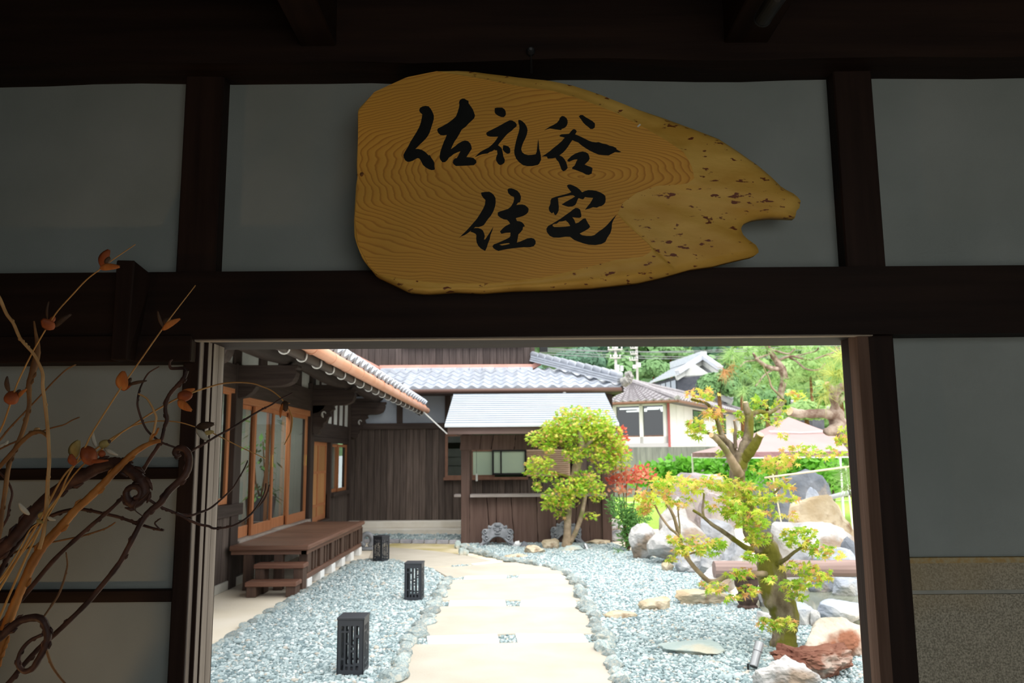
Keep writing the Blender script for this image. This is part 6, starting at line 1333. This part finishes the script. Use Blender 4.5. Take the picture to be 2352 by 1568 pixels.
# ================================================================ BEYOND THE GARDEN
# canopy tent
TENT = mat('pink_tent_fabric', (.43, .30, .30), (.47, .33, .33), scale=2, rough=.85, trans=.15); TENTV = mat('maroon_tent_valance', (.24, .13, .14), (.28, .16, .17), scale=3, rough=.85)
TP = P(1811, 957, 18.6); thw = 1.86; ez = P(1811, 1037, 16.8).z; tent = empty('canopy_tent', (TP.x, 18.6, 0), 'pink pyramid-roofed canopy tent with maroon valance', 'tent')
cs = [Vector((TP.x+sx_*thw, 18.6+sy_*thw, ez)) for sx_, sy_ in ((-1, -1), (1, -1), (1, 1), (-1, 1))]
for i in range(4):
    a, c = cs[i], cs[(i+1) % 4]; b = MB(); n = 8; vs = []
    for r in range(n+1):
        t = r/n; sag = -.10*math.sin(PI*t)
        for q in range(n+1): e = a.lerp(c, q/n).lerp(TP, t); vs.append((e.x, e.y, e.z+sag))
    b.add(vs, [(r*(n+1)+q, r*(n+1)+q+1, (r+1)*(n+1)+q+1, (r+1)*(n+1)+q) for r in range(n) for q in range(n)]); b.build('canopy_panel', TENT, tent, smooth=True, recalc=False)
    d = (c-a).normalized(); b = MB(); k = 24; vs = []
    for q in range(k+1):
        e = a.lerp(c, q/k); o2_ = Vector((d.y, -d.x, 0))*.02*math.sin(q*1.7); vs += [(e.x, e.y, e.z+.0), (e.x+o2_.x, e.y+o2_.y, e.z-.115)]
    b.add(vs, [(2*q, 2*q+2, 2*q+3, 2*q+1) for q in range(k)]); b.build('valance', TENTV, tent, recalc=False)
    MB().tube([a-Vector((0, 0, .02)), Vector((a.x, a.y, 0))], .022, 8).build('leg', WPOLE, tent); MB().beam(a-Vector((0, 0, .12)), c-Vector((0, 0, .12)), .025, .025).build('crossbar', WPOLE, tent)
vt = MB(); vt.tube([cs[0].lerp(TP, .62)+Vector((0, -.03, -.045)), cs[0].lerp(cs[1], .5).lerp(TP, .62)+Vector((0, -.03, -.085)), cs[1].lerp(TP, .62)+Vector((0, -.03, -.045))], .016, 6); vt.build('vent_seam', mat('pale_seam', (.75, .68, .68)), tent)
# retaining wall
RWALL = mat('streaked_concrete_wall', (.17, .165, .165), (.25, .24, .235), scale=3, stretch=(3, 3, .35), rough=.95, c3=(.12, .12, .12), s3=2, lo3=.5, hi3=.7)
a_, c_ = P(1400, 1027, 29), P(1760, 1027, 29); MB().box(a_.x, 29, -.05, c_.x+6, 29.4, a_.z).build('retaining_wall', RWALL, kind='structure')
MB().box(-30, 26, -.4, 60, 29.2, -.01).build('field', LAWN, kind='structure')
MB().box(2, 29.35, -.3, 60, 62, a_.z-.06).build('terrace', CONC, kind='structure')
# white hall
phi = math.radians(28); hu = Vector((-math.cos(phi), math.sin(phi), 0)); hv = Vector((math.sin(phi), math.cos(phi), 0)); HC = P(1537, 1024, 30.2); HC = Vector((HC.x, HC.y, a_.z-.06)); hz_ = P(1537, 922, 30.2).z
hall = empty('white_hall', HC, 'white single-storey hall with large windows and a grey tiled hip roof', 'building')
HWALL = mat('white_wall', (.68, .68, .65), (.74, .74, .71), scale=2, rough=.9); HTILE = mat('grey_brown_tile', (.27, .25, .26), (.35, .33, .34), scale=6, rough=.7, rand=.06); REDP = mat('red_pipe', (.38, .10, .10), rough=.6)
def hp(u, v, z): q = HC+hu*u+hv*v; return Vector((q.x, q.y, z))
def hbox(name, m, u0, v0, z0, u1, v1, z1): return MB().hexa([hp(u0, v0, z0), hp(u1, v0, z0), hp(u1, v1, z0), hp(u0, v1, z0), hp(u0, v0, z1), hp(u1, v0, z1), hp(u1, v1, z1), hp(u0, v1, z1)]).build(name, m, hall)
zb = HC.z; zw0 = P(1475, 1003, 30.8).z; zw1 = P(1475, 932, 30.8).z
hbox('lower_wall', HWALL, 0, 0, zb, 5, .2, zw0); hbox('upper_wall', HWALL, 0, 0, zw1, 5, .2, hz_); hbox('base_course', mat('grey_base', (.45, .45, .45)), -.03, -.03, zb, 5, .1, zb+.22)
for u0, u1 in ((0, .09), (1.0, 1.14), (2.08, 2.22), (3.2, 3.34)): hbox('pier', HWALL, u0, 0, zb, u1, .2, hz_)
hbox('side_wall', HWALL, 0, 0, zb, .2, 13, hz_); hbox('rear_wall', HWALL, 0, 12.8, zb, 5, 13, hz_); hbox('hall_floor', HWALL, 0, 0, zb-.1, 5, 13, zb+.02); hbox('hall_partition', mat('dim_interior', (.10, .10, .10)), .2, 6, zb, 5, 6.1, hz_); hbox('hall_ceiling', bpy.data.materials['dim_interior'], .2, .2, hz_-.05, 5, 12.8, hz_+.02); hbox('end_wall', bpy.data.materials['dim_interior'], 4.9, 0, zb, 5, 13, hz_)
DG2 = glass('hall_glass', (.55, .6, .6))
for u0, u1 in ((.09, 1.0), (1.14, 2.08), (2.22, 3.2)):
    o = hbox('hall_window', BRFR, u0, .06, zw0, u1, .12, zw0+.05); q = MB().hexa([hp(u0, .08, zw0), hp(u1, .08, zw0), hp(u1, .09, zw0), hp(u0, .09, zw0), hp(u0, .08, zw1), hp(u1, .08, zw1), hp(u1, .09, zw1), hp(u0, .09, zw1)]).build('pane', DG2, o)
TUBE_ = emit('fluorescent_tube', (1, .97, .9), 6.0)
for u, v in ((.3, 1.2), (.15, 2.4), (1.0, 2.0), (.5, 3.6), (1.5, 1.3), (1.9, 3.2)): MB().beam(hp(u, v, hz_-.14), hp(u+.9, v, hz_-.14), .05, .05).build('ceiling_tube', TUBE_, hall)
for v0 in (3.4, 7.5):
    o = MB().hexa([hp(-.02, v0, zw0+.25), hp(.03, v0, zw0+.25), hp(.03, v0+1.7, zw0+.25), hp(-.02, v0+1.7, zw0+.25), hp(-.02, v0, zw1-.02), hp(.03, v0, zw1-.02), hp(.03, v0+1.7, zw1-.02), hp(-.02, v0+1.7, zw1-.02)]).build('side_window', BLFR, hall)
    for k in range(2): MB().hexa([hp(-.03, v0+.06+k*.82, zw0+.3), hp(-.021, v0+.06+k*.82, zw0+.3), hp(-.021, v0+.80+k*.82, zw0+.3), hp(-.03, v0+.80+k*.82, zw0+.3), hp(-.03, v0+.06+k*.82, zw1-.07), hp(-.021, v0+.06+k*.82, zw1-.07), hp(-.021, v0+.80+k*.82, zw1-.07), hp(-.03, v0+.80+k*.82, zw1-.07)]).build('pane', DGLASS, o)
for k in range(12): hbox('wall_panel', HWALL, -.012, .03+k*1.05, zb+.22, .0, 1.04+k*1.05, hz_)
MB().tube([hp(-.04, -.06, hz_-.05), hp(-.04, -.06, zb)], .05, 8).build('downpipe', REDP, hall)
rz0 = hz_+.02; rz1 = P(1455, 877, 33.8).z; OV = .55
E0, E1, E2, E3 = hp(-OV, -OV, rz0), hp(5+OV, -OV, rz0), hp(5+OV, 13.5, rz0), hp(-OV, 13.5, rz0); A0, A1 = hp(2.5, 3.0, rz1), hp(2.5, 10.5, rz1)
def rooffield(e0, e1, a0, a1, nu, nv, name):
    """one roof slope as courses of rolled tiles between an eave and a ridge (or one apex)"""
    for r in range(nv):
        t0, t1 = r/nv, (r+1.05)/nv; p0, p1, q0, q1 = e0.lerp(a0, t0), e1.lerp(a1, t0), e0.lerp(a0, min(1, t1)), e1.lerp(a1, min(1, t1)); nrm = (e1-e0).cross(a0-e0).normalized(); nrm = nrm if nrm.z > 0 else -nrm
        b = MB(); k = nu*4; vs = []
        for i in range(k+1):
            w_ = .035*math.cos(i*PI/2); vs += [p0.lerp(p1, i/k)+nrm*(w_+.05), q0.lerp(q1, i/k)+nrm*w_, p0.lerp(p1, i/k)+nrm*(w_-.01)]
        b.add(vs, [(3*i, 3*i+3, 3*i+4, 3*i+1) for i in range(k)]+[(3*i+2, 3*i+5, 3*i+3, 3*i) for i in range(k)]); b.build(name, HTILE, hall, recalc=False)
rooffield(E1, E0, A0, A0, 20, 12, 'tile_course'); rooffield(E0, E3, A0, A1, 36, 12, 'tile_course'); rooffield(E2, E1, A1, A0, 20, 6, 'tile_course')
for s_, e_ in ((E0, A0), (E1, A0), (A0, A1), (E3, A1)): MB().tube([s_+Vector((0, 0, .06)), e_+Vector((0, 0, .08))], .11, 8).build('ridge_cap', HTILE, hall)
MB().prism([E0, E1, E2, E3], (0, 0, -.08)).build('soffit', bpy.data.materials['dim_interior'], hall); MB().tube([E0-Vector((0, 0, .05)), E3-Vector((0, 0, .05))], .055, 8).build('gutter', BRFR, hall); MB().tube([E0-Vector((0, 0, .05)), E1-Vector((0, 0, .05))], .05, 8).build('gutter', BRFR, hall)
# two village houses behind
BTILE = mat('bright_village_tile', (.50, .53, .58), (.58, .60, .64), scale=5, rough=.4, spec=.5)
def gable(name, label, A, B, E1, E2, E3, wallm, zb_, nr=9, white=WPLAST):
    r = empty(name, (E1.x, E1.y, zb_), label, 'building'); E4 = E3+(B-A)
    for e0, e1, tag_ in ((E1, E2, 0), (E3, E4, 1)):
        for k in range(nr):
            t0, t1 = k/nr, (k+1.04)/nr; p0, p1, q0, q1 = e0.lerp(A, t0), e1.lerp(B, t0), e0.lerp(A, min(t1, 1)), e1.lerp(B, min(1, t1)); u = Vector((0, 0, .09)); d = Vector((0, 0, .02))
            MB().hexa([p0, p1, q1-d, q0-d, p0+u, p1+u, q1+d, q0+d]).build('tile_course', BTILE, r)
    MB().beam(A+Vector((0, 0, .22)), B+Vector((0, 0, .22)), .35, .40).build('ridge', BTILE, r); g = (B-A).normalized()
    for e in (E1, E3): MB().beam(e+g*.1+Vector((0, 0, .16)), A+g*.1+Vector((0, 0, .16)), .3, .22).build('verge', BTILE, r); MB().beam(e+g*.25-Vector((0, 0, .14)), A+g*.25-Vector((0, 0, .14)), .12, .26).build('barge_board', white, r)
    i1, i3 = E1.lerp(E3, .1)+g*.8, E1.lerp(E3, .9)+g*.8; i2, i4 = E2.lerp(E4, .1), E2.lerp(E4, .9)
    MB().prism([i1-Vector((0, 0, .1)), i3-Vector((0, 0, .1)), (i1+i3)/2+Vector((0, 0, A.z-E1.z-.35))], g*.15).build('gable_wall', white, r)
    def wl(p, q, nm): MB().hexa([Vector((p.x, p.y, zb_)), Vector((q.x, q.y, zb_)), Vector((q.x, q.y, zb_))+g*.05+Vector((.05, .05, 0)), Vector((p.x, p.y, zb_))+Vector((.05, .05, 0)), Vector((p.x, p.y, E1.z)), Vector((q.x, q.y, E1.z)), Vector((q.x, q.y, E1.z))+Vector((.05, .05, 0)), Vector((p.x, p.y, E1.z))+Vector((.05, .05, 0))]).build(nm, wallm, r)
    wl(i1, i3, 'wall'); wl(i1, i2, 'wall'); wl(i3, i4, 'wall')
    for k in range(5):
        p = i1.lerp(i2, (k+.15)/5.2); MB().hexa([p+Vector((-.06, -.06, -.9)), p+g*.7+Vector((-.06, -.06, -.9)), p+g*.7+Vector((-.02, -.02, -.9)), p+Vector((-.02, -.02, -.9)), p+Vector((-.06, -.06, -.2)), p+g*.7+Vector((-.06, -.06, -.2)), p+g*.7+Vector((-.02, -.02, -.2)), p+Vector((-.02, -.02, -.2))]).build('window', GPLAST, r)
    return r
DWALL = mat('dark_slate_wall', (.06, .065, .08), (.09, .095, .11), scale=4, rough=.8)
gable('village_house', 'dark-walled house with a bright silver gable roof behind the hall', P(1617, 824, 44), P(1545, 847, 49), P(1557, 861, 43), P(1487, 882, 48.3), P(1657, 852, 42), DWALL, a_.z-.1)
gable('village_house', 'low white-gabled roof half hidden by trees, right of the dark-walled house', P(1648, 900, 41), P(1612, 906, 45), P(1615, 921, 40.5), P(1580, 925, 44.5), P(1684, 917, 40.5), DWALL, a_.z-.1, 5)
shed = empty('grey_shed', (P(1880, 930, 36).x, 36, 0), 'grey-roofed shed glimpsed right of the crooked pine', 'building')
s0 = P(1858, 938, 36); s1 = P(1905, 934, 36); MB().hexa([(s0.x, 36, s0.z), (s1.x, 36, s0.z), (s1.x, 39, s0.z+.5), (s0.x, 39, s0.z+.5), (s0.x, 36, s0.z+.08), (s1.x, 36, s0.z+.08), (s1.x, 39, s0.z+.6), (s0.x, 39, s0.z+.6)]).build('shed_roof', HTILE, shed); MB().box(s0.x+.2, 36.2, a_.z-.1, s1.x-.2, 38.8, s0.z).build('shed_wall', DWALL, shed)
# utility poles and their wires
UPOLE = mat('concrete_utility_pole', (.44, .42, .39), (.50, .48, .45), scale=4, rough=.85); INS = mat('white_porcelain', (.78, .78, .78), rough=.3)
def upole(px, w, Y, arms, boxes, label):
    b0 = P(px, 900, Y); r = empty('utility_pole', (b0.x, Y, a_.z-.1), label, 'pole'); rr = w/2*Y/FPX; top = P(px, 740, Y).z
    MB().tube([(b0.x, Y, a_.z-.1), (b0.x, Y, top)], [rr*1.1, rr*.9], 10).build('pole_shaft', UPOLE, r, smooth=True)
    for y, l, rt in arms:
        z = P(px, y, Y).z; a = l*Y/FPX; c = rt*Y/FPX; MB().box(b0.x-a, Y-.15, z-.04, b0.x+c, Y-.05, z+.04).build('crossarm', UPOLE, r)
        for t in (.05, .35, .65, .95): x = b0.x-a+(a+c)*t; MB().tube([(x, Y-.1, z+.06), (x, Y-.1, z+.10), (x, Y-.1, z+.18)], [.02, .04, .03], 8).build('insulator', INS, r)
    for dx, y, ww, hh_ in boxes:
        q = P(px+dx, y, Y-.3); MB().tube([(q.x, Y-.35, q.z-hh_*Y/FPX/2), (q.x, Y-.35, q.z+hh_*Y/FPX/2)], ww/2*Y/FPX, 12).build('transformer', INS, r)
    return r
upole(1416, 6.5, 46, [(803, 18, 16), (822, 13, 11)], [(3, 845, 7, 14), (12, 846, 7, 12)], 'concrete utility pole with two crossarms and transformers, nearer the wing roof')
upole(1465, 5.5, 50, [(800, 15, 2), (813, 15, 2), (827, 18, 2)], [(-8, 842, 8, 8), (3, 838, 7, 10)], 'thinner utility pole with arms to one side, above the hall roof')
wires = MB()
for y0, y1, Yw in ((799, 806, 46), (803, 800, 46), (812, 822, 48), (806, 818, 50)):
    wires.tube([P(1240+u*62, y0+(y1-y0)*u/8+6*math.sin(PI*u/8), Yw) for u in range(13)], .018, 5)
o = wires.build('power_line', mat('wire_grey', (.25, .25, .26), rough=.6)); setp(o, 'thin power lines strung from the utility poles across the hillside', 'wire')
# hillside with forest
hm = MB(); nx, ny = 24, 10; vs = []
def hillz(x, y): return a_.z-.2+max(0, (y-58))*.55+1.5*noise.noise(Vector((x*.05, y*.05, 0)))*min(1, max(0, (y-58)/10))
for j in range(ny+1):
    for i in range(nx+1): x = -70+i*9; y = 50+j*9; vs.append((x, y, hillz(x, y)))
hm.add(vs, [(j*(nx+1)+i, j*(nx+1)+i+1, (j+1)*(nx+1)+i+1, (j+1)*(nx+1)+i) for j in range(ny) for i in range(nx)])
hm.build('hill', mat('hill_ground', (.06, .12, .05), (.10, .17, .07), scale=.5, rough=1), recalc=False, kind='structure')
FL = [mat('forest_leaf_blue_green', (.085, .18, .125), (.13, .25, .16), scale=.35, rough=.7, trans=.25), mat('forest_leaf_mid', (.14, .28, .11), (.21, .37, .15), scale=.35, rough=.7, trans=.25), mat('forest_leaf_light', (.29, .47, .16), (.39, .56, .23), scale=.35, rough=.7, trans=.25)]
def crown_arrays(c, r, n, s, rs):
    """leaf quads on lumps over an ellipsoid crown"""
    L = rs.normal(0, 1, (14, 3)); L /= np.linalg.norm(L, axis=1)[:, None]; L[:, 2] = np.abs(L[:, 2])*.9-.25
    k = rs.randint(0, 14, n); d = rs.normal(0, 1, (n, 3)); d /= np.linalg.norm(d, axis=1)[:, None]
    p = np.array(c)+(L[k]*.62+d*.42*rs.uniform(.75, 1.05, (n, 1)))*np.array(r)
    t = np.cross(d, rs.normal(0, 1, (n, 3))); t /= np.linalg.norm(t, axis=1)[:, None]; bq = np.cross(d, t)+d*.3; ss = s*rs.uniform(.6, 1.3, (n, 1))
    return np.stack([p-t*ss*.5, p+bq*ss*.5, p+t*ss*.5, p-bq*ss*.5], 1)
def quads(name, parts, mats, parent=None, mi=None, **k):
    V = np.concatenate(parts).reshape(-1, 3); n = len(V)//4; off = np.array(WL.get(parent, Vector((0, 0, 0)))); me = bpy.data.meshes.new(name)
    me.from_pydata((V-off).tolist(), [], np.arange(n*4).reshape(-1, 4).tolist())
    for m in mats: me.materials.append(m)
    if mi is not None: me.polygons.foreach_set('material_index', mi)
    me.update(); return setp(link(bpy.data.objects.new(name, me), parent), **k)
rs = np.random.RandomState(9); parts = []; mi = []
for j in range(9):
    for i in range(34):
        y = 58+j*6.5+rs.uniform(-2, 2); x = -30+i*3.4*(1+j*.05)+rs.uniform(-1.5, 1.5); pxx = 1176+FPX*x/y
        if pxx < 1130 or pxx > 2080: continue
        r = rs.uniform(2.0, 3.6); z = hillz(x, y)+r*.9; n = 420
        parts.append(crown_arrays((x, y, z), (r, r, r*1.25), n, .55, rs)); u = (pxx-1200)/700+rs.uniform(-.35, .35); mi += [0 if u < .30 else (1 if u < .62 else 2)]*n
quads('forest', parts, FL, None, mi, label='dense green forest covering the hillside behind the houses', cat='forest', kind='stuff')
print('forest quads', len(mi))
def tree(label, px, py, w, h, Y, k, seed, n=2600, s=.16, m=None):
    rs = np.random.RandomState(seed); c = P(px, py, Y); r = (w/2*Y/FPX, w/2*Y/FPX*.8, h/2*Y/FPX); zg = 0 if Y < 29 else a_.z-.08; t = empty('broadleaf_tree', (c.x, Y, zg), label, 'tree')
    o = quads('foliage', [crown_arrays(c, r, n, s, rs)], [m or FL[k]], t); o['kind'] = 'stuff'
    MB().tube([(c.x, Y, zg), (c.x+.05, Y, (c.z+zg)/2), c], [.14, .11, .06], 8).build('trunk', TWIG_B, t, smooth=True)
tree('mid-green tree left of the crooked pine, before the dark-walled house', 1650, 890, 110, 90, 33, 1, 1)
tree('green tree behind the canopy tent peak', 1760, 920, 120, 90, 27, 1, 2)
tree('light green tree beside the shed at right', 1850, 945, 110, 70, 30, 2, 3)
tree('light green tree at the right edge behind the pine bough', 1930, 900, 120, 110, 28, 2, 4)
tree('dull green tree between the two village houses', 1700, 865, 110, 80, 40, 1, 5, s=.2)
tree('pale green tree high on the right behind the pines', 1860, 850, 170, 100, 46, 2, 6, n=3600, s=.24)
tree('fresh green tree at the foot of the poles', 1500, 850, 90, 70, 55, 1, 7, s=.28)
tree('dark green tree left of the nearer utility pole', 1330, 830, 130, 80, 56, 0, 8, s=.3)
tree('bushy green tree right of the thin pole', 1540, 818, 120, 70, 57, 1, 9, s=.3)
